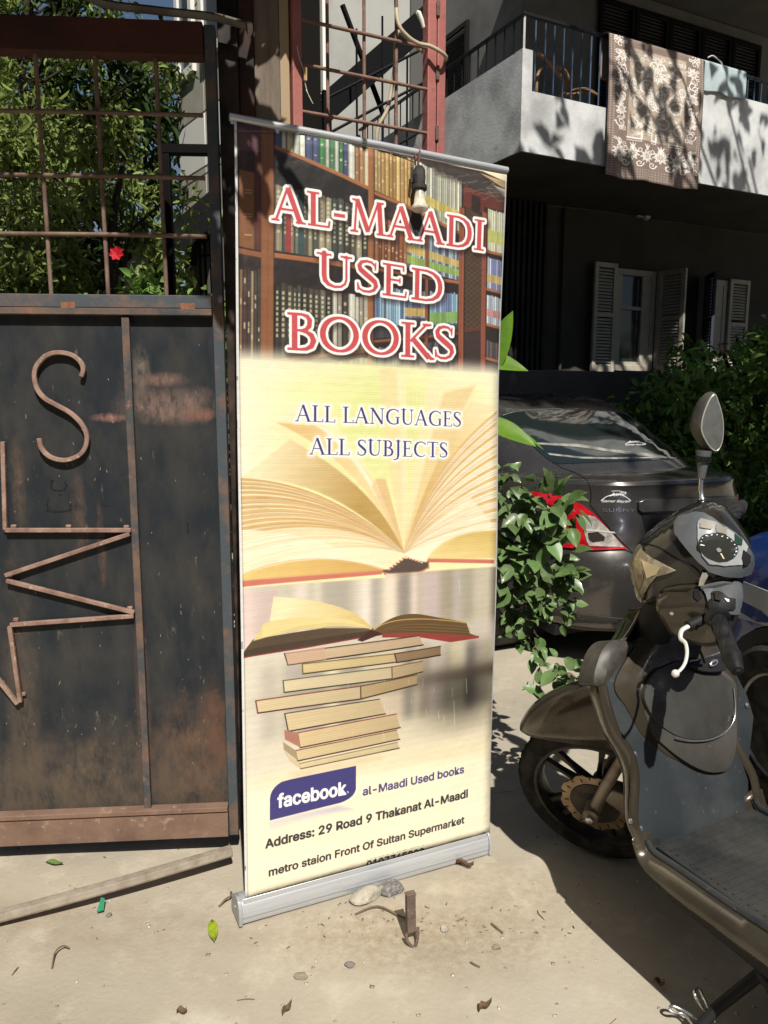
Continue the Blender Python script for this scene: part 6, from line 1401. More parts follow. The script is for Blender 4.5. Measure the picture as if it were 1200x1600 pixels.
m_disc = mk('brake_disc', (.34, .26, .17), rough=.35, metal=.8, col2=(.25, .17, .10), nscale=30)
dN = 72; ro = [(.102+.0045*(1 if (k % 8) < 4 else -.4)) for k in range(dN)]
o_ = [(ro[k]*cos(2*pi*k/dN), ro[k]*sin(2*pi*k/dN)) for k in range(dN)]; i_ = [(.076*cos(2*pi*k/dN), .076*sin(2*pi*k/dN)) for k in range(dN)]
vs = [WM @ Vector((x, y, z)) for z in (.054, .058) for ring in (o_, i_) for x, y in ring]; n = dN
fs = [(k, (k+1) % n, n+(k+1) % n, n+k) for k in range(n)] + [(2*n+k, 3*n+k, 3*n+(k+1) % n, 2*n+(k+1) % n) for k in range(n)] + [(k, 2*n+k, 2*n+(k+1) % n, (k+1) % n) for k in range(n)] + [(n+k, n+(k+1) % n, 3*n+(k+1) % n, 3*n+k) for k in range(n)]
MB().add(vs, fs).obj('brake_disc', m_disc, fw)
dh = MB()
for k in range(20): a = 2*pi*k/20; rr_ = .088+.010*(k % 2); dh.box(rr_-.007, rr_+.007, -.0022, .0022, .0581, .0586, WM @ Matrix.Rotation(a, 4, 'Z') )
dh.obj('disc_slot', m_black, fw, kind='stuff')
MB().lathe([(.0, .045), (.076, .053), (.074, .060), (.03, .064), (.0, .066)], WM, 32).obj('disc_carrier', m_whl, fw, smooth=30)
# fork legs and caliper
def SP(x, y, z): return STEER @ Vector((x, y, z))
m_fork = mk('fork_alloy', (.26, .225, .18), rough=.5, metal=.6, col2=(.14, .11, .085), nscale=16)
for s_ in (1, -1):
    MB().tube([SP(.0, s_*.082, .235), SP(-.05, s_*.082, .335), SP(-.20, s_*.078, .60)], [.020, .017, .016], 14).obj('fork_leg', m_fork, sc, smooth=50)
    MB().lathe([(0, .066), (.024, .066), (.024, .112), (.018, .116), (0, .116)] if s_ > 0 else [(0, -.116), (.024, -.112), (.024, -.066), (0, -.066)], WM, 18).obj('axle_boss', m_fork, sc, smooth=40)
MB().lathe([(0, .117), (.012, .117), (.012, .128), (0, .129)], WM, 6).obj('axle_nut', m_chrome, sc)
MB().xz([(-.10, .25), (-.045, .30), (-.075, .345), (-.135, .33), (-.145, .27)], .045, .095).xf(STEER).obj('brake_caliper', m_fork, sc, bevel=.006)
MB().tube([SP(-.13, .07, .33), SP(-.18, .09, .45), SP(-.22, .07, .62)], .005, 6).obj('brake_hose', m_blkm, sc, smooth=60)
# front fender
spine = [SFm.hit(*z8_(*p), y=y) for p, y in (((88, 505), .02), ((110, 470), .02), ((160, 428), .02), ((225, 392), .02), ((300, 365), .02), ((395, 338), .02), ((470, 320), .02))]
edge = [SFm.hit(*z8_(*p), y=y) for p, y in (((92, 542), .045), ((130, 562), .065), ((200, 576), .078), ((280, 588), .084), ((360, 600), .086), ((440, 612), .086), ((520, 626), .086))]
rows = []
for a, b in zip(bez(spine, 3), bez(edge, 3)):
    row = []
    for k in range(-8, 9):
        t = k/8*pi/2; w = max(b.y, .03)*1.02; row.append(STEER @ Vector((a.x*cos(t)**.8+b.x*(1-cos(t)**.8), w*sin(t), b.z+(a.z-b.z)*cos(t)**.75)))
    rows.append(row)
MB().sheet(rows).obj('front_fender', m_brz, sc, smooth=60, solid=.003, fix=True)
# --- leg shield
PLM = Matrix(((0, .331, -.943, -.41), (-1, 0, 0, 0), (0, .943, .331, .38), (0, 0, 0, 1)))     # u to the right, v up, n to the rider
PF = Fr(BMX @ PLM)
def pl(P, n=0.0, f=z8_): return [(h.x, h.y) for h in (PF.hit(*f(*p), z=n) for p in P)]
def plate(name, P, n0, n1, mat, parent=sc, bevel=.004, sm=True, f=z8_, puffed=0, step=.03, R_=.05):
    Q = pl(P, n1, f); Q = smooth_poly(Q, 4) if sm else Q
    if puffed:
        v, fc, B = tri2d(Q, step); n = len(v)
        top = [PLM @ Vector((a, b, n1+puffed*(1-(1-min(pdist(a, b, Q)/R_, 1))**2))) for a, b in v]; bot = [PLM @ Vector((a, b, n0)) for a, b in v]
        cnt = {(q[i], q[(i+1) % len(q)]) for q in fc for i in range(len(q))}
        return MB().add(top+bot, list(fc)+[tuple(i+n for i in q[::-1]) for q in fc]+[(b, a, a+n, b+n) for (a, b) in cnt if (b, a) not in cnt]).obj(name, mat, parent, smooth=40)
    return MB().prism(Q, lambda p: PLM @ Vector((p[0], p[1], n0)), lambda p: PLM @ Vector((p[0], p[1], n1))).obj(name, mat, parent, bevel=bevel)
plate('inner_shield', [(432, 350), (455, 430), (490, 540), (556, 640), (572, 740), (566, 900), (585, 980), (605, 1030), (720, 985), (880, 1010), (1040, 935), (1036, 700), (1060, 480), (1030, 385), (985, 300), (900, 200), (700, 160), (560, 160)], -.035, -.004, m_gry, puffed=.010, sm=False, R_=.05)
plate('centre_cover', [(482, 345), (560, 200), (640, 120), (830, 150), (985, 310), (992, 480), (988, 620), (950, 705), (900, 718), (850, 712), (780, 680), (700, 640), (640, 590), (590, 545), (530, 440)], -.006, .008, m_brz, puffed=.014, R_=.05)
plate('glovebox_surround', [(600, 420), (640, 300), (700, 258), (820, 235), (972, 320), (990, 420), (988, 600), (960, 690), (910, 712), (840, 700), (760, 655), (690, 600), (640, 545)], .010, .020, m_lid, puffed=.012, R_=.05)
plate('glovebox_lid', [(606, 400), (640, 306), (694, 270), (805, 246), (965, 330), (980, 400), (972, 480), (930, 545), (850, 574), (750, 562), (660, 500)], .024, .034, mk('lid_grey', (.055, .057, .054), rough=.30, col2=(.036, .034, .031), nscale=5, rvar=.2, col3=(.2, .19, .17), n3scale=90, n3lo=.66, n3hi=.74), puffed=.010, R_=.06)
q = [PLM @ Vector((*p, .040)) for p in pl([(735, 566), (790, 580), (850, 580), (905, 566), (945, 540), (975, 495), (982, 440), (975, 360)], .038)]
MB().tube(bez(q, 4), .0018, 8).obj('lid_chrome_edge', m_chrome, sc, smooth=60)
q = [PLM @ Vector((*p, .052)) for p in pl([(790, 250), (850, 238), (915, 214)], .05)]; MB().tube(bez(q, 3), .003, 6).obj('hook_rail', m_chrome, sc, smooth=60)
plate('ignition_plate', [(800, 260), (905, 222), (958, 250), (935, 290), (850, 292)], .048, .056, m_blkm, bevel=.003)
plate('key_switch', [(880, 262), (890, 244), (910, 240), (914, 254), (902, 268), (886, 272)], .057, .064, m_chrome, bevel=.002); plate('key_slot', [(892, 258), (905, 248), (907, 254), (895, 264)], .0645, .066, m_black, bevel=0, sm=False)
for (a, b) in ((565, 635), (590, 945), (1033, 432), (549, 915)):
    u, v = pl([(a, b)], .008)[0]; MB().lathe([(0, 0), (.0065, 0), (.006, .003), (0, .004)], PLM @ Matrix.Translation((u, v, .0065)), 12).obj('screw', m_chrome, sc, smooth=30)
# outer fairing behind the shield
le = pl([(600, 1040), (585, 985), (562, 900), (568, 730), (545, 640), (490, 545), (455, 440), (435, 350), (470, 250), (560, 120), (620, 20)], -.01)
dep = [.05, .06, .08, .10, .115, .125, .13, .135, .125, .10, .08]
L3 = bez([(a, b, d_) for (a, b), d_ in zip(le, dep)], 3); rows = []
for a in L3:
    w = abs(a.x)+.012; row = []
    for k in range(-10, 11):
        t = k/10*pi/2; row.append(PLM @ Vector((w*(abs(sin(t))**.8)*(1 if t > 0 else -1), a.y, -.008-a.z*(cos(t)**.75))))
    rows.append(row)
MB().sheet(rows).obj('outer_fairing', m_brz, sc, smooth=60, solid=.004)
# bronze lip that frames the shield on the left
lip = [PLM @ Vector((*p, .004)) for p in pl([(430, 350), (452, 440), (488, 545), (548, 640), (566, 740), (560, 900), (582, 985), (606, 1045), (660, 1085)], .004)]
MB().tube(bez(lip, 4), .0085, 8, flat=1.6).obj('shield_lip', m_brz, sc, smooth=60)
rlip = [Vector((p.x, -p.y, p.z)) for p in lip]; MB().tube(bez(rlip, 4), .0085, 8, flat=1.6).obj('shield_lip', m_brz, sc, smooth=60)
for s_ in (1, -1):
    P = pl([(392, 330), (402, 270), (432, 195), (480, 160), (556, 182), (500, 260), (440, 345), (405, 350)], .0)
    if s_ < 0: P = [(-a, b) for a, b in P]
    Q = smooth_poly(P, 3); v, fc, B = tri2d(Q, .02); n = len(v); top = [PLM @ Vector((a, b, .002+.016*(1-(1-min(pdist(a, b, Q)/.03, 1))**2))) for a, b in v]; bot = [PLM @ Vector((a, b, -.06)) for a, b in v]; cnt = {(q_[i], q_[(i+1) % len(q_)]) for q_ in fc for i in range(len(q_))}
    MB().add(top+bot, list(fc)+[tuple(i+n for i in q_[::-1]) for q_ in fc]+[(b, a, a+n, b+n) for (a, b) in cnt if (b, a) not in cnt]).obj('indicator', mk('smoked_lens', (.040, .038, .034), rough=.42, coat=0, col2=(.08,.07,.06), nscale=20), sc, smooth=40)
# --- floorboard and side skirts
FZ = .372
fl = [(h.x, h.y) for h in (BFm.hit(*z8_(*p), z=FZ) for p in ((640, 1020), (720, 992), (880, 1015), (1010, 965)))]
xf = fl[0][0]; 
MB().xz([(-1.0, FZ-.02), (-.385, FZ-.02), (-.385, FZ-.004), (-1.0, FZ-.004)], -.200, .200).obj('floor_pan', m_gry, sc, bevel=.006)
MB().xz([(-.98, FZ-.003), (-.425, FZ-.003), (-.425, FZ+.004), (-.98, FZ+.004)], -.165, .165).obj('floor_mat', m_mat, sc, bevel=.003)
gr_ = MB()
for k in range(26): x = -.96+k*.02; gr_.box(x, x+.006, -.15, .15, FZ+.0041, FZ+.0062)
gr_.obj('mat_rib', m_mat, sc, kind='stuff')
top_px = [(598, 1010), (625, 1060), (700, 1110), (800, 1180), (900, 1250), (1010, 1325), (1120, 1398)]
bot_px = [(572, 960), (612, 1095), (690, 1195), (790, 1285), (900, 1362), (1020, 1458), (1120, 1532)]
T_ = [BFm.hit(*z8_(*p), y=.198) for p in top_px]; B_ = [BFm.hit(*z8_(*p), y=.205) for p in bot_px]
T_ += [Vector((-.92, .20, T_[-1].z)), Vector((-1.05, .20, T_[-1].z+.03))]; B_ += [Vector((-.92, .2, B_[-1].z-.005)), Vector((-1.05, .2, B_[-1].z+.02))]
for s_ in (1, -1):
    rows = []
    for a, b in zip(bez(T_, 3), bez(B_, 3)):
        rows.append([(a.x, s_*(a.y-.02), a.z+.002), (a.x, s_*(a.y), a.z+.004), (a.x*.8+b.x*.2, s_*(.222), a.z*.75+b.z*.25), (a.x*.4+b.x*.6, s_*.226, a.z*.4+b.z*.6), (b.x, s_*.205, b.z), (b.x, s_*.14, b.z-.02)])
    MB().sheet(rows).obj('side_skirt', m_brz, sc, smooth=45, solid=.003)
    tr_ = [Vector((p.x, s_*(p.y-.012), p.z+.006)) for p in T_]; MB().tube(bez(tr_, 3), .007, 8, flat=1.7).obj('floor_trim', m_gry, sc, smooth=60)
MB().xz([(-.42, .22), (-1.0, .20), (-1.0, FZ-.021), (-.42, FZ-.021)], -.13, .13).obj('frame_box', m_blkm, sc, bevel=.01)
# steering column shroud
MB().tube([SP(-.12, 0, .60), SP(-.30, 0, .96)], [.045, .05], 16).obj('steering_column', m_blkm, sc, smooth=50)
# --- headset, steered
def SS(P, y, f=z7_): return [(h.x, h.z) for h in (SFm.hit(*f(*p), y=y) for p in P)]
head = SS([(82, 930), (92, 880), (140, 828), (220, 768), (330, 705), (430, 680), (520, 690), (600, 745), (665, 825), (708, 900), (700, 985), (660, 1080), (640, 1160), (560, 1160), (480, 1150), (330, 1150), (220, 1150), (165, 1140), (120, 1105), (92, 1020)], .03)
hd = S2B(puff(head, .115, .15, .10, .012, pw=.55)).obj('headset', m_blkp2, sc, smooth=60)
low = SS([(215, 1120), (240, 1060), (330, 1045), (440, 1035), (520, 1040), (620, 1060), (650, 1150), (640, 1240), (600, 1310), (500, 1330), (400, 1305), (320, 1275), (270, 1235)], .09)
lo_ = S2B(puff(low, .065, .22, .035, .010, pw=.5, y=.09)).obj('lower_cowl', m_brz, sc, smooth=60)
bh = bvh_of([hd, lo_], BMX)
def D7(name, P, mat, parent=sc, **k):
    k.setdefault('step', 5); return decal(name, [z7_(*p) for p in P], bh, BMX, mat, parent, **k)
hl = D7('headlight', [(84, 930), (94, 885), (140, 838), (152, 870), (200, 905), (255, 935), (322, 968), (280, 985), (225, 1000), (190, 1040), (165, 1085), (152, 1132), (118, 1100), (94, 1020)], mk('headlight_lens', (.36, .32, .22), rough=.12, col2=(.16, .13, .08), nscale=24, nlo=.45, nhi=.55, coat=.6, spec=.8), off=.002, th=.005, smooth_=False, ang=60)
decal('reflector_facet', [z7_(*p) for p in [(155, 920), (250, 955), (225, 990), (180, 1010)]], bh, BMX, mk('reflector', (.62, .52, .33), rough=.25, metal=.4), hl, off=.008, th=.001, step=5)
decal('reflector_facet', [z7_(*p) for p in [(98, 935), (140, 915), (165, 1015), (140, 1080), (105, 1010)]], bh, BMX, mk('reflector_dim', (.26, .23, .16), rough=.2, metal=.5), hl, off=.008, th=.001, step=5)
bz = D7('dash_bezel', [(318, 745), (345, 702), (430, 682), (468, 688), (540, 736), (610, 780), (655, 825), (702, 893), (706, 935), (690, 982), (640, 998), (560, 995), (487, 972), (440, 925), (375, 850), (328, 790)], m_bez, off=.003, th=.008, ang=50)
d2 = lambda name, P, mat, off, th: decal(name, [z7_(*p) for p in P], bh, BMX, mat, bz, off=off, th=th, step=5, ang=50)
d2('instrument_panel', [(440, 735), (455, 718), (520, 738), (585, 778), (640, 815), (668, 855), (640, 940), (560, 943), (485, 930), (450, 890), (438, 810)], mk('panel_light', (.32, .335, .345), rough=.35, col2=(.25, .26, .27), nscale=20), .0115, .003)
d2('button', [(452, 742), (494, 740), (500, 762), (490, 772), (448, 765)], mk('button_tan', (.28, .25, .20), rough=.5), .015, .003); d2('badge_plate', [(512, 745), (560, 762), (562, 796), (515, 782)], mk('badge_tan', (.22, .20, .17), rough=.5), .015, .002)
d2('warning_lights', [(596, 792), (634, 818), (632, 850), (600, 832)], mk('lcd_dark', (.02, .05, .035), rough=.15), .015, .002); d2('fuel_gauge', [(644, 868), (676, 895), (672, 930), (648, 942), (636, 910)], m_blkm, .015, .002)
ga = [(528+86*cos(t)*.98-14*sin(t), 852+30*cos(t)*.9+58*sin(t)) for t in np.linspace(0, 2*pi, 28, endpoint=False)]
d2('speedometer', ga, mk('gauge_face', (.03, .032, .028), rough=.12, coat=.5), .015, .004)
d2('needle', [(526, 880), (534, 880), (548, 906), (542, 908)], mk('needle', (.65, .60, .40), rough=.5), .0195, .001); d2('needle_cap', [(508, 862), (520, 854), (532, 860), (530, 872), (516, 876)], mk('needle_cap', (.25, .25, .22), rough=.4), .0195, .002)
for k in range(13):
    t = radians(-200+k*18); cx, cy = 528+74*cos(t)-11*sin(t), 852+25*cos(t)+49*sin(t); d2('dial_tick', [(cx-3, cy-2), (cx+3, cy-2), (cx+3, cy+2), (cx-3, cy+2)], m_whs, .0195, .0006)
D7('bronze_cheek', [(225, 1095), (262, 1060), (340, 1045), (436, 1040), (470, 1110), (495, 1170), (440, 1210), (330, 1240), (275, 1230), (240, 1165)], m_brz, off=.002, th=.003)
D7('mirror_hole', [(418, 1085), (440, 1080), (446, 1095), (458, 1120), (440, 1135), (418, 1120)], m_black, off=.006, th=.003)
sb = D7('switch_block', [(450, 1045), (560, 1020), (635, 1030), (640, 1110), (625, 1190), (560, 1190), (500, 1170)], m_bez, off=.003, th=.010, ang=50)
decal('switch_panel', [z7_(*p) for p in [(508, 1108), (545, 1105), (598, 1128), (600, 1165), (560, 1170), (515, 1145)]], bh, BMX, m_blkm, sb, off=.0135, th=.004, step=5); decal('rocker', [z7_(*p) for p in [(525, 1115), (552, 1118), (555, 1145), (530, 1138)]], bh, BMX, m_blkp2, sb, off=.018, th=.005, step=5); decal('switch_dot', [z7_(*p) for p in [(568, 1132), (578, 1132), (580, 1144), (570, 1145)]], bh, BMX, m_whs, sb, off=.018, th=.002, step=5)
D7('bezel_stay', [(455, 975), (478, 975), (486, 990), (462, 1040), (440, 1040)], m_chrome, off=.004, th=.006)
# grips
m_grip = mk('grip_rubber', (.010, .010, .011), rough=.45, col2=(.028, .028, .028), nscale=20)
def grip(P0, P1, s_):
    d = P1-P0; l = d.length; A = Matrix.Translation(P0) @ d.to_track_quat('Z', 'Y').to_matrix().to_4x4()
    gp = MB().lathe([(0, -.05), (.013, -.05), (.013, -.004), (.027, -.003), (.028, .002), (.024, .006), (.0175, .008), (.0175, l*.4), (.0185, l*.66), (.021, l*.74), (.019, l*.80), (.0175, l*.88), (.013, l), (.007, l+.001), (0, l+.001)], A, 24).obj('handle_grip', m_grip, sc, smooth=40)
    rb = MB()
    for k in range(6):
        rb.tube([A @ Vector((.0178*cos(2*pi*k/6+f*2.2), .0178*sin(2*pi*k/6+f*2.2), .012+f*l*.6)) for f in np.linspace(0, 1, 10)], .0022, 5)
    rb.obj('grip_rib', m_grip, gp, smooth=60)
    MB().lathe([(0, l+.0015), (.007, l+.0015), (.006, l+.006), (0, l+.006)], A, 12).obj('bar_end', m_black, gp)
g0 = STEER @ SFm.hit(*z7_(535, 1215), y=.19); g1 = STEER @ SFm.hit(*z7_(640, 1495), y=.335); grip(g0, g1, 1)
h0 = STEER @ SFm.hit(*z7_(570, 735), y=-.19); h1 = STEER @ SFm.hit(*z7_(668, 625), y=-.335); grip(h0, h1, -1)
LV = [((430, 1240), .17), ((385, 1262), .19), ((350, 1285), .205), ((345, 1325), .22), ((370, 1350), .235), ((378, 1400), .26), ((368, 1452), .285), ((345, 1488), .305), ((318, 1508), .315)]
lp = [STEER @ SFm.hit(*z7_(*p), y=y) for p, y in LV]; lvp = bez(lp, 4); nL = len(lvp)
m_lev = mk('lever_alloy', (.68, .68, .66), rough=.4, metal=.25)
MB().tube(lvp, [.0075-.003*min(1, i/nL*2) for i in range(nL)], 10, flat=.75).obj('brake_lever', m_lev, sc, smooth=60)
MB().lathe([(0.0001, -.009), (.0045, -.008), (.008, -.004), (.009, 0), (.008, .004), (.0045, .008), (.0001, .009)], Matrix.Translation(lvp[-1]), 14).obj('lever_ball', m_lev, sc, smooth=80)
MB().tube([lp[0]+(lp[0]-lp[2])*.4, lp[0], lp[1]], .013, 8).obj('lever_perch', m_blkm, sc, smooth=50)
# right switch box
S2B(puff(SS([(470, 690), (515, 655), (560, 668), (640, 715), (645, 770), (600, 780), (540, 745)], -.15), .05, .04, .02, .012, y=-.15)).obj('throttle_housing', m_bez, sc, smooth=50)
# mirror
nz_ = Vector((-.74, .66, .05)).normalized(); mc = SFm.hit(*z7_(505, 215), y=-.23); vz = Vector((0, 0, 1)); ux = vz.cross(nz_).normalized(); vy = nz_.cross(ux)
MMX = Matrix(((ux.x, vy.x, nz_.x, mc.x), (ux.y, vy.y, nz_.y, mc.y), (ux.z, vy.z, nz_.z, mc.z), (0, 0, 0, 1))); MF = Fr(SMX @ MMX)
mq = lambda P, z=0: [(h.x, h.y) for h in (MF.hit(*z7_(*p), z=z) for p in P)]
gl_ = smooth_poly(mq([(515, 52), (535, 90), (556, 160), (562, 230), (556, 300), (532, 346), (500, 334), (470, 292), (450, 240), (455, 180), (480, 105)]), 3)
cx_ = sum(p[0] for p in gl_)/len(gl_); cy_ = sum(p[1] for p in gl_)/len(gl_)
TM = STEER @ MMX
shx = mq([(400, 225)])[0][0]-cx_
rings = [[TM @ Vector((cx_+(a-cx_)*k+dx, cy_+(b-cy_)*k, z)) for a, b in gl_] for k, z, dx in ((1.0, .002, 0), (1.06, 0, 0), (1.07, -.010, 0), (1.02, -.024, -.003), (.86, -.040, -.005), (.58, -.051, -.006), (.22, -.056, -.006))]
mh = MB().loft(rings).obj('mirror_housing', mk('mirror_shell', (.05, .048, .044), rough=.42, col2=(.10, .095, .085), nscale=14), sc, smooth=50)
MB().prism(gl_, lambda p: TM @ Vector((p[0], p[1], .0022)), lambda p: TM @ Vector((cx_+(p[0]-cx_)*.97, cy_+(p[1]-cy_)*.97, .0045))).obj('mirror_glass', mk('mirror_glass', (.40, .41, .36), rough=.30, metal=.75, col2=(.30, .30, .26), nscale=40, nlo=.4, nhi=.7), mh)
MB().tube([TM @ Vector((p[0], p[1], .003)) for p in gl_], .0016, 6, closed=True).obj('mirror_rim', mk('mirror_edge', (.66, .66, .60), rough=.3, metal=.4), mh, smooth=60)
sp_ = [STEER @ SFm.hit(*z7_(*p), y=y) for p, y in (((466, 668), -.17), ((462, 620), -.175), ((455, 590), -.18), ((448, 545), -.19), ((452, 490), -.20), ((458, 430), -.21), ((464, 370), -.22))]
MB().tube(sp_, [.020, .0165, .0055, .0055, .0055, .0055, .0055], 12).obj('mirror_stem', m_chrome, sc, smooth=50)
MB().tube([sp_[0], sp_[1], sp_[1].lerp(sp_[2], .7)], [.020, .016, .012], 14).obj('stem_boot', m_blkm, sc, smooth=50)
MB().tube([sp_[4], sp_[5], sp_[6], sp_[6]+(sp_[6]-sp_[5])*.4], [.009, .013, .018, .020], 16).obj('stem_collar', m_bez, sc, smooth=50)
for f in (.45, .65, .85): p = sp_[5].lerp(sp_[6], f); dN_ = (sp_[6]-sp_[5]).normalized()*.0015; MB().tube([p-dN_, p+dN_], .0195, 16).obj('collar_ring', m_black, sc)
# seams, bolts and cables
for P in ([(150, 830), (230, 850), (330, 905), (430, 965), (470, 1040)], [(345, 702), (330, 790), (375, 850), (440, 925), (487, 972), (560, 995), (640, 998), (690, 982)], [(230, 1150), (300, 1165), (400, 1175), (500, 1175)]): seam('panel_gap', [z7_(*p) for p in P], bh, BMX, m_gap, sc, r=.0016, off=.001)
for p in ((300, 1190), (620, 1060), (455, 1010)):
    pp, nn_ = onto(bh, *z7_(*p), .002); I_ = BMX.inverted(); MB().lathe([(0, 0), (.005, 0), (.0045, .003), (0, .0035)], Matrix.Translation(I_ @ pp) @ (I_.to_3x3() @ nn_).to_track_quat('Z', 'Y').to_matrix().to_4x4(), 10).obj('screw', m_chrome, sc, smooth=30)
MB().tube(bez([STEER @ SFm.hit(*z7_(430, 1262), y=.16), STEER @ SFm.hit(*z7_(420, 1330), y=.12), STEER @ SFm.hit(*z7_(450, 1400), y=.06), STEER @ SFm.hit(*z7_(470, 1450), y=.02)], 5), .0035, 6).obj('brake_cable', m_blkm, sc, smooth=60)
MB().tube(bez([STEER @ SFm.hit(*z7_(560, 745), y=-.17), STEER @ SFm.hit(*z7_(660, 800), y=-.15), STEER @ SFm.hit(*z7_(690, 880), y=-.12)], 5), .004, 6).obj('throttle_cable', m_blkm, sc, smooth=60)
for x in (-.5, -.62, -.74, -.86):
    for s_ in (-1, 1): MB().lathe([(0, 0), (.006, 0), (.0055, .003), (0, .004)], Matrix.Translation((x, s_*.178, FZ-.0035)), 10).obj('floor_bolt', m_chrome, sc, smooth=30)
# --- seat, tail and rear wheel (beyond the right edge of the frame)
S_out = [(-.93, .40), (-.98, .62), (-1.05, .74), (-1.30, .76), (-1.62, .80), (-1.78, .84), (-1.80, .76), (-1.62, .62), (-1.40, .50), (-1.15, .36)]
puff(S_out, .17, .17, .12, .04, pw=.5).obj('rear_body', m_brz, sc, smooth=60)
puff([(-.98, .76), (-1.05, .82), (-1.25, .83), (-1.38, .86), (-1.68, .88), (-1.72, .85), (-1.60, .80), (-1.30, .77)], .15, .15, .06, .03, pw=.5).obj('seat', m_mat, sc, smooth=60)
RW = Matrix.Translation((-1.33, 0, .25)) @ Matrix.Rotation(-pi/2, 4, 'X')
rw = MB().lathe(tp, RW, 48, closed=True).obj('rear_wheel', m_tyre, sc, smooth=50); MB().lathe([(.17, -.03), (.17, .03), (.15, .03), (.03, .045), (0, .045)], RW, 30).obj('rim', m_whl, rw, smooth=40)
puff([(-.95, .20), (-.95, .34), (-1.2, .36), (-1.42, .32), (-1.44, .20), (-1.3, .16)], .07, .07, .05, .03, y=.13).obj('engine_case', m_fork, sc, smooth=50)
for s_ in (1, -1): MB().tube([(-1.38, s_*.12, .28), (-1.55, s_*.13, .62)], .018, 10).obj('shock', m_chrome, sc, smooth=50)
MB().tube([(-1.1, -.16, .24), (-1.3, -.17, .25), (-1.72, -.18, .34)], [.03, .045, .05], 14).obj('exhaust', m_blkm, sc, smooth=50)
# side stand and wire foot seen at the lower right
st_ = [BFm.hit(x, y, z=z) for x, y, z in ((1190, 1520, .20), (1120, 1575, .10), (1060, 1640, .02))]
MB().tube(st_, [.014, .013, .012], 10).obj('side_stand', m_blkm, sc, smooth=50)
wf = bez([BFm.hit(x, y, z=z) for x, y, z in ((1118, 1596, .06), (1110, 1580, .09), (1099, 1558, .10), (1093, 1546, .105), (1086, 1547, .105), (1086, 1556, .10), (1094, 1570, .08), (1104, 1584, .05), (1090, 1592, .04), (1070, 1580, .04), (1052, 1572, .045), (1046, 1576, .045), (1052, 1582, .04), (1070, 1586, .035), (1090, 1612, .03))], 4)
MB().tube(wf, .0035, 8).obj('stand_wire', m_chrome, sc, smooth=60)
MB().tube([Vector((-.93, .15, .22)), Vector((-.98, .20, .18)), st_[0]], .016, 10).obj('stand_pivot', m_blkm, sc, smooth=50)
# ================================================================== plants
m_shrub = mk('shrub_leaf', (.085, .145, .048), rough=.40, col2=(.14, .21, .075), nscale=14, island=.32, transl=.12, spec=.45, coat=.1)
m_bright = mk('broad_leaf', (.16, .30, .03), rough=.4, col2=(.10, .22, .025), nscale=10, transl=.3, island=.1)
m_stem = mk('plant_stem', (.16, .12, .075), rough=.85, bump=.3)
def leaf_mesh(L, W, fold=.25, curl=.15, n=6, wave=.0, power=.8, seed=0):
    r = random.Random(seed); rows = []
    for i in range(n+1):
        f = i/n; w = W*.5*(sin(pi*f**power)**.85 if 0 < f < 1 else 0.02); z = -curl*L*f*f + wave*sin(f*9)
        rows.append([(-w, L*f, z+fold*w+wave*sin(f*13+1)), (-w*.5, L*f, z+fold*w*.4), (0, L*f, z), (w*.5, L*f, z+fold*w*.4), (w, L*f, z+fold*w+wave*sin(f*11))])
    me = MB().sheet(rows).mesh('leaf'); me.polygons.foreach_set('use_smooth', [True]*len(me.polygons)); return me
shrub_lv = [leaf_mesh(.075*k, .046*k, fd, cu, seed=i, wave=.0015) for i, (k, fd, cu) in enumerate(((1, .35, .12), (1.12, .2, .25), (.9, .5, .05), (1.0, .25, .3)))]
for m_ in shrub_lv: m_.materials.append(m_shrub)
def plant_leaf(parent, mesh, p, d, up, s=1.0):
    d = Vector(d).normalized(); u = Vector(up); x = d.cross(u); 
    if x.length < 1e-4: x = Vector((1, 0, 0))
    x.normalize(); z = x.cross(d); M = Matrix((x, d, z)).transposed().to_4x4(); o = bpy.data.objects.new('leaf', mesh); COL.objects.link(o); o.parent = parent; o.matrix_basis = Matrix.Translation(p) @ M @ Matrix.Scale(s, 4); return o
WF = Fr(Matrix.Identity(4))
sh = thing('leafy_shrub', 'leafy green shrub growing out beside the banner, trailing towards the car', 'shrub', Matrix.Translation((.62, 3.0, 0)))
SI = Matrix.Translation((-.62, -3.0, 0)); r = random.Random(12)
# (pixel x, y, depth, spread px, count, size)
blobs = [(845, 800, 2.72, 46, 48, 1.0), (800, 830, 2.78, 36, 42, 1.0), (880, 800, 2.68, 28, 14, 1.15), (850, 870, 2.70, 40, 46, .95), (795, 890, 2.75, 34, 28, 1.05), (860, 925, 2.68, 36, 44, .62), (820, 950, 2.72, 30, 28, .7), (885, 905, 2.66, 18, 16, .7), (876, 948, 2.66, 20, 20, .55), (785, 735, 2.95, 15, 12, .6), (783, 765, 2.95, 14, 9, .6), (775, 860, 2.8, 14, 14, .8), (790, 945, 2.8, 18, 14, .8), (810, 985, 2.72, 22, 12, .7),
         (838, 1012, 2.62, 17, 16, .62), (852, 1038, 2.56, 12, 7, .7), (880, 1052, 2.50, 22, 22, .78), (838, 1078, 2.52, 14, 7, .95), (902, 1062, 2.48, 10, 6, .6)]
core = []
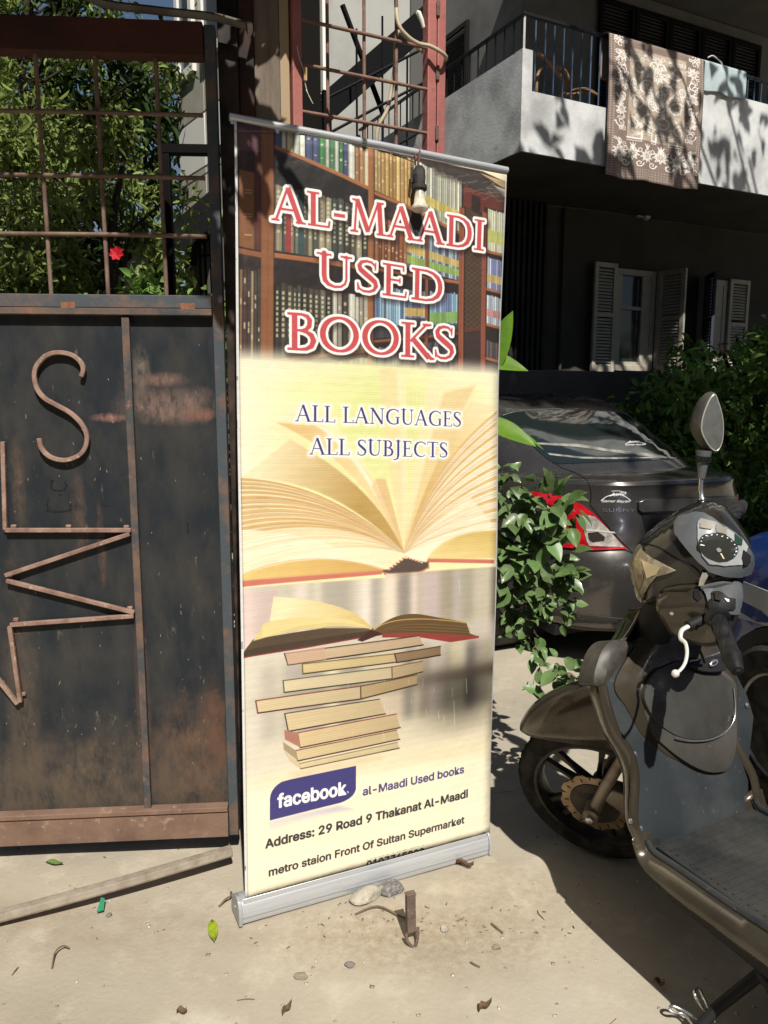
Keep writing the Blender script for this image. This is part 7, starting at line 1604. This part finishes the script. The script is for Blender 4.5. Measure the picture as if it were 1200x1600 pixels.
for (px, py, dep, sp, cnt, sz) in blobs:
    c = CAM + ray(px, py)*(dep/ray(px, py).y); core.append(c); mpp = dep/F_PX
    for _ in range(cnt):
        a = r.uniform(0, 2*pi); rad = sp*mpp*sqrt(r.random()); off = Vector((cos(a)*rad, r.uniform(-.09, .07), sin(a)*rad*1.05)); p = c+off
        d = off.normalized()*.6 + Vector((r.gauss(0, .5), r.gauss(-.25, .4), r.gauss(-.05, .45))); up = Vector((r.gauss(.05, .3), -.6+r.gauss(0, .3), .8+r.gauss(0, .25)))
        plant_leaf(sh, r.choice(shrub_lv), SI @ p, d, up, sz*r.uniform(.75, 1.2))
root = Vector((.30, 2.95, 0)); hub = Vector((.40, 2.9, .62))
def stem(par, pts, rr_, I=SI, n='stem'): MB().tube([I @ p for p in bez(pts, 4)], rr_, 6).obj(n, m_stem, par, smooth=60)
for c in core[:12]: stem(sh, [root, hub, (hub+c)/2+Vector((0, .03, -.03)), c], [.007*(1-i/14) for i in range(13)])
for a, b in ((12, 13), (13, 14), (14, 15), (15, 16), (16, 17), (16, 18), (6, 13)): stem(sh, [core[a], (core[a]+core[b])/2+Vector((0, 0, .01)), core[b]], .0035)
# broad leaved plant behind the banner edge
bl = thing('broadleaf_plant', 'broad leaved plant poking yellow green leaves out behind the banner edge', 'plant', Matrix.Translation((.33, 2.6, 0))); BI = Matrix.Translation((-.33, -2.6, 0))
big = [leaf_mesh(.24, .085, .25, .12, n=10, seed=5), leaf_mesh(.20, .06, .35, .25, n=10, seed=6)]
for m_ in big: m_.materials.append(m_bright)
def wp(px, py, dep): return CAM + ray(px, py)*(dep/ray(px, py).y)
for (a, b, da, db, mi, s_, up) in (((745, 600), (803, 488), 2.56, 2.50, 0, 1.0, (.2, -.9, .3)), ((720, 556), (824, 570), 2.6, 2.5, 0, 1.0, (0, -.75, .6)), ((748, 655), (838, 689), 2.55, 2.45, 0, .85, (.1, -.7, .6)), ((762, 664), (853, 679), 2.65, 2.55, 1, .95, (.2, -.2, 1)), ((735, 560), (700, 640), 2.6, 2.6, 1, 1, (0, -.6, .6))):
    p0, p1 = wp(*a, da), wp(*b, db); plant_leaf(bl, big[mi], BI @ p0, p1-p0, Vector(up), (p1-p0).length/(.24 if mi == 0 else .20))
stem(bl, [Vector((.33, 2.6, 0)), Vector((.31, 2.6, .6)), wp(735, 600, 2.6)], .009, BI); stem(bl, [wp(735, 640, 2.6), wp(748, 660, 2.58)], .006, BI)
# hedges
m_hdark = mk('hedge_leaf', (.028, .055, .014), rough=.45, island=.35, transl=.15, spec=.2); m_bam = mk('slender_leaf', (.17, .225, .058), rough=.45, island=.40, transl=.25, spec=.25)
m_hmid = mk('garden_leaf', (.10, .20, .035), rough=.40, island=.4, transl=.2, spec=.35)
m_twg = mk('hedge_wood', (.035, .026, .02), rough=.9)
def hedge(name, label, parts, cat='hedge', n='foliage'):
    h = thing(name, label, cat, None)
    for (C, size, asp, mat, kw) in parts:
        V = leaves(C, size, asp, **kw); fastmesh(n, V, 6, mat, h, kind='stuff', faces=LEAF_F, smooth=False)
    return h
HC = lambda x, y, z: tuple(HOUSE.M @ Vector((x, y, z)))
g1 = np.random.default_rng(5)
def hp_box(n, k, x0, x1, y0, y1, zfun, cr):
    c = np.stack([g1.uniform(x0, x1, k), g1.uniform(y0, y1, k), g1.uniform(0, 1, k)], 1); c[:, 2] = .15+(np.array([zfun(x) for x in c[:, 0]])-.15)*c[:, 2]**.75
    i = g1.integers(0, k, n); p = g1.normal(size=(n, 3)); p /= np.linalg.norm(p, axis=1)[:, None]; P = c[i]+p*(g1.uniform(.3, 1, n)**.5)[:, None]*cr; M3 = np.array(HOUSE.M)
    return P @ M3[:3, :3].T + M3[:3, 3]
zf_ = lambda x: 1.5+.70*min(max((x-.4)/2.4, 0), 1)+.14*sin(x*5)
Hh = hedge('garden_hedge', 'dark green leafy hedge in shade before the shuttered windows', [(hp_box(17000, 260, .40, 6.5, -1.5, -.55, zf_, .24), .085, .42, m_hmid, dict(up=.5, droop=.1)), (hp_box(1800, 80, .35, 5.5, -1.75, -1.2, lambda x: zf_(x)+.12, .16), .10, .42, m_hmid, dict(up=.7, droop=0))])
for k in range(26): x = .9+k*.2; MB().tube([HC(x, -1.0, 0), HC(x+g1.uniform(-.2, .2), -1.0+g1.uniform(-.2, .2), 1.0), HC(x+g1.uniform(-.4, .4), -1.1+g1.uniform(-.3, .3), zf_(x))], .014, 5).obj('stem', m_twg, Hh)
# left garden: slender leaved trees seen through the bars
g2 = np.random.default_rng(8)
def cl(n, c, rd, k, cr): return clumps(n, c, rd, k, cr, rng=g2)
for (nm, lab, c, rd, n_, k_, cr, mat, x_, y_) in (
    ('slender_tree', 'sunlit slender leaved tree filling the middle of the gate bars', (-1.92, 5.2, 2.35), (.75, .6, 1.0), 8000, 34, .20, m_bam, -1.8, 5.4),
    ('slender_tree', 'slender leaved tree at the far left of the gate bars', (-3.0, 5.4, 2.4), (.9, .7, 1.5), 8000, 42, .22, m_bam, -3.0, 5.6),
    ('slender_tree', 'tall slender leaved tree behind, its crown near the red lintel', (-2.75, 6.6, 4.1), (1.0, .8, 1.4), 9000, 44, .26, m_bam, -2.9, 6.8)):
    t = hedge(nm, lab, [(cl(n_, c, rd, k_, cr), .066, .32, mat, dict(up=.45, droop=.5, var=.6))], 'tree', 'crown')
    MB().tube([(x_, y_, 0), (x_+.1, y_, c[2]*.5), (x_-.05, y_-.1, c[2]), (x_+.1, y_, c[2]+rd[2]*.8)], [.06, .05, .035, .012], 8).obj('trunk', m_twg, t, smooth=60)
    for j in range(16):
        a = g2.uniform(0, 6.28); z = c[2]+g2.uniform(-.7, .5)*rd[2]; MB().tube([(x_, y_, z-.2), (x_+cos(a)*rd[0]*.5, y_+sin(a)*rd[1]*.5, z+.1), (x_+cos(a)*rd[0]*.95, y_+sin(a)*rd[1]*.9, z+.3)], [.014, .009, .004], 5).obj('branch', m_twg, t)
hb = hedge('dark_hedge', 'dark foliage added behind the gate to fill its shaded gaps', [(clumps(14000, (-3.6, 7.6, 2.4), (1.9, .7, 2.8), 150, .30, rng=g2), .12, .34, m_hdark, dict(up=.4, droop=.3)), (clumps(7000, (-2.0, 4.6, 1.15), (1.4, .45, .75), 60, .2, rng=g2), .07, .4, m_hdark, dict(up=.5, droop=.1))])  # dark leaf colour stands for the shade deep between the sunlit trees
dt = hedge('dark_tree', 'tall dark tree rising far behind the gate and its red lintel', [(clumps(9000, (-4.2, 9.8, 5.2), (3.4, .9, 3.2), 90, .55, rng=g2), .17, .4, m_hdark, dict(up=.4, droop=.4))], 'tree', 'crown'); MB().tube([(-4, 10, 0), (-4.1, 10, 3), (-4, 9.9, 6)], [.14, .1, .05], 8).obj('trunk', m_twg, dt, smooth=60)
hf = hedge('flowering_bush', 'light green bush with one red flower low behind the gate bars', [(clumps(2600, (-1.12, 4.0, 1.62), (.42, .3, .38), 30, .13, rng=g2), .055, .5, mk('bush_leaf', (.13, .22, .05), rough=.4, island=.3, transl=.2), dict(up=.6, droop=0))], 'bush')
fp = wp(183, 397, 3.62); mbf = MB()
for k in range(7):
    a = 2*pi*k/7; Mq = Matrix.Translation(fp) @ Matrix.Rotation(radians(80), 4, 'X') @ Matrix.Rotation(a, 4, 'Z')
    mbf.sheet([[Mq @ Vector((w_*.012*sin(pi*(.12+.8*f)), .034*f, .010*f+.004*abs(w_))) for w_ in (-1, 0, 1)] for f in np.linspace(0, 1, 5)])
mbf.obj('flower', mk('red_petal', (.55, .015, .03), rough=.5, transl=.25), hf, fix=False)
# big dark leaves at the foot
yl = [leaf_mesh(.62, .10, .4, .18, n=12, seed=8)]; yl[0].materials.append(mk('yucca_leaf', (.035, .085, .03), rough=.4, transl=.1))
yu = thing('yucca_plant', 'dark sword leaved plant behind the lower right gate bars', 'plant', Matrix.Translation((-.98, 3.1, 1.35)))
for k in range(22): a = k*2.4; el = .35+.9*(k/22); d = Vector((cos(a)*cos(el), sin(a)*cos(el), sin(el))); plant_leaf(yu, yl[0], Vector((0, 0, 0)), d, Vector((-d.x*.3, -d.y*.3, 1)), .72)
MB().tube([(0, 0, -1.35), (.03, 0, -.6), (0, 0, .02)], [.05, .045, .04], 8).obj('trunk', m_twg, yu, smooth=60)
# vine over the gate
vine_pts = [(-1.15, 1.78, 2.93, .85, .20, .17, 4200, 60), (-.17, 1.42, 2.90, .12, .07, .05, 110, 7), (-.42, 1.70, 2.86, .2, .12, .08, 200, 8), (-1.0, 2.1, 2.85, .9, .3, .22, 1500, 26), (-1.25, 1.9, 2.42, .14, .12, .12, 150, 7)]
Cv = np.concatenate([clumps(n_, (x, y, z), (a, b, c), k_, .11, rng=g2) for x, y, z, a, b, c, n_, k_ in vine_pts])
vn = hedge('gate_vine', 'dark vine hanging over the gate top at the upper left corner', [(Cv, .085, .48, m_hdark, dict(up=.55, droop=.4))], 'vine')
for k in range(8): x = -1.8+k*.24; MB().tube([(x, 2.2, 2.55), (x+.1, 1.9, 2.85), (x+.2, 1.6, 2.8)], .008, 5).obj('stem', m_twg, vn)
# street trees whose shade falls on the hedge, the wall and the right of the cars (they stand outside the picture)
def street_tree(x, y, c, rd, n_, k_, cr, label, size=.24, ts=1.0):
    t = hedge('street_tree', label, [(clumps(n_, c, rd, k_, cr, rng=g2), size, .55, m_hdark, dict(up=.8, droop=.1))], 'tree', 'crown')
    MB().tube([(x, y, 0), (x+.05, y+.05, 2.5), (c[0]*.4+x*.6, c[1]*.4+y*.6, c[2]-1.8), (c[0], c[1], c[2])], [.22*ts, .18*ts, .14*ts, .05*ts], 10).obj('trunk', m_twg, t, smooth=60)
    for j in range(10):
        a = 2*pi*j/10; MB().tube([(c[0]*.4+x*.6, c[1]*.4+y*.6, c[2]-1.8), (c[0]+cos(a)*rd[0]*.5, c[1]+sin(a)*rd[1]*.5, c[2]-.3), (c[0]+cos(a)*rd[0]*.9, c[1]+sin(a)*rd[1]*.9, c[2]+.1)], [.08*ts, .05*ts, .015*ts], 6).obj('branch', m_twg, t)
street_tree(6.2, 1.4, (4.5, 2.4, 7.0), (3.9, 1.95, .7), 9500, 120, .5, 'broad street tree to the right of the picture, shading the hedge')
street_tree(6.6, -2.0, (5.4, -.6, 7.2), (2.6, 1.5, .7), 6000, 80, .5, 'smaller street tree further down the street to the right')
street_tree(7.4, 4.4, (4.6, 5.2, 8.0), (3.2, 1.0, .5), 420, 26, .4, 'thin crowned street tree that dapples the balcony front', .2, .35)
street_tree(-3.4, 1.0, (-2.0, 2.3, 5.3), (1.9, 1.2, .6), 2600, 30, .28, 'unseen crown added over the left end of the gate to dapple the garden', .16)  # canopy added to throw dapples on the garden leaves
# unseen far side of the street, added to cut sky and bounced light
ob = thing('opposite_light_block', 'unseen brown house across the street, added to cut sky and bounced light', 'house', Matrix.Translation((0, -13, 0)))
m_opp = mk('opposite_render', (.10, .085, .07), rough=.9, col2=(.075, .065, .055), nscale=1.2)
MB().box(-24, 24, -7, 0, 0, 9.5).obj('wall', m_opp, ob); 
for fl_ in range(3):
    for k in range(14): x = -22+k*3.3; w_ = MB().box(x-.62, x+.62, .002, .06, 1.0+fl_*3.1, 2.5+fl_*3.1).obj('window', m_frame, ob); MB().box(x-.52, x+.52, .061, .065, 1.1+fl_*3.1, 2.4+fl_*3.1).obj('pane', m_glass, w_)
MB().box(-24.2, 24.2, -7.2, .25, 9.51, 9.8).obj('roof', m_opp, ob)
for (x, y, nm) in ((-9, -5, 'unseen round tree mass behind the viewer to the left, added to block sky'), (11, -6, 'unseen round tree mass behind the viewer to the right, added to block sky')): street_tree(x, y, (x, y, 5.2), (3.2, 2.6, 2.4), 5000, 80, .6, nm, .3)  # tree masses added out of view to block sky light
o = MB().box(-15.3, -15, -10, 9, 0, 5.5).obj('side_light_block', mk('side_wall_dim', (.09, .08, .065), rough=.9)); tag(o, 'unseen tall wall far off to the left, added to cut stray light', 'wall')  # wall added out of view to lower the ambient light
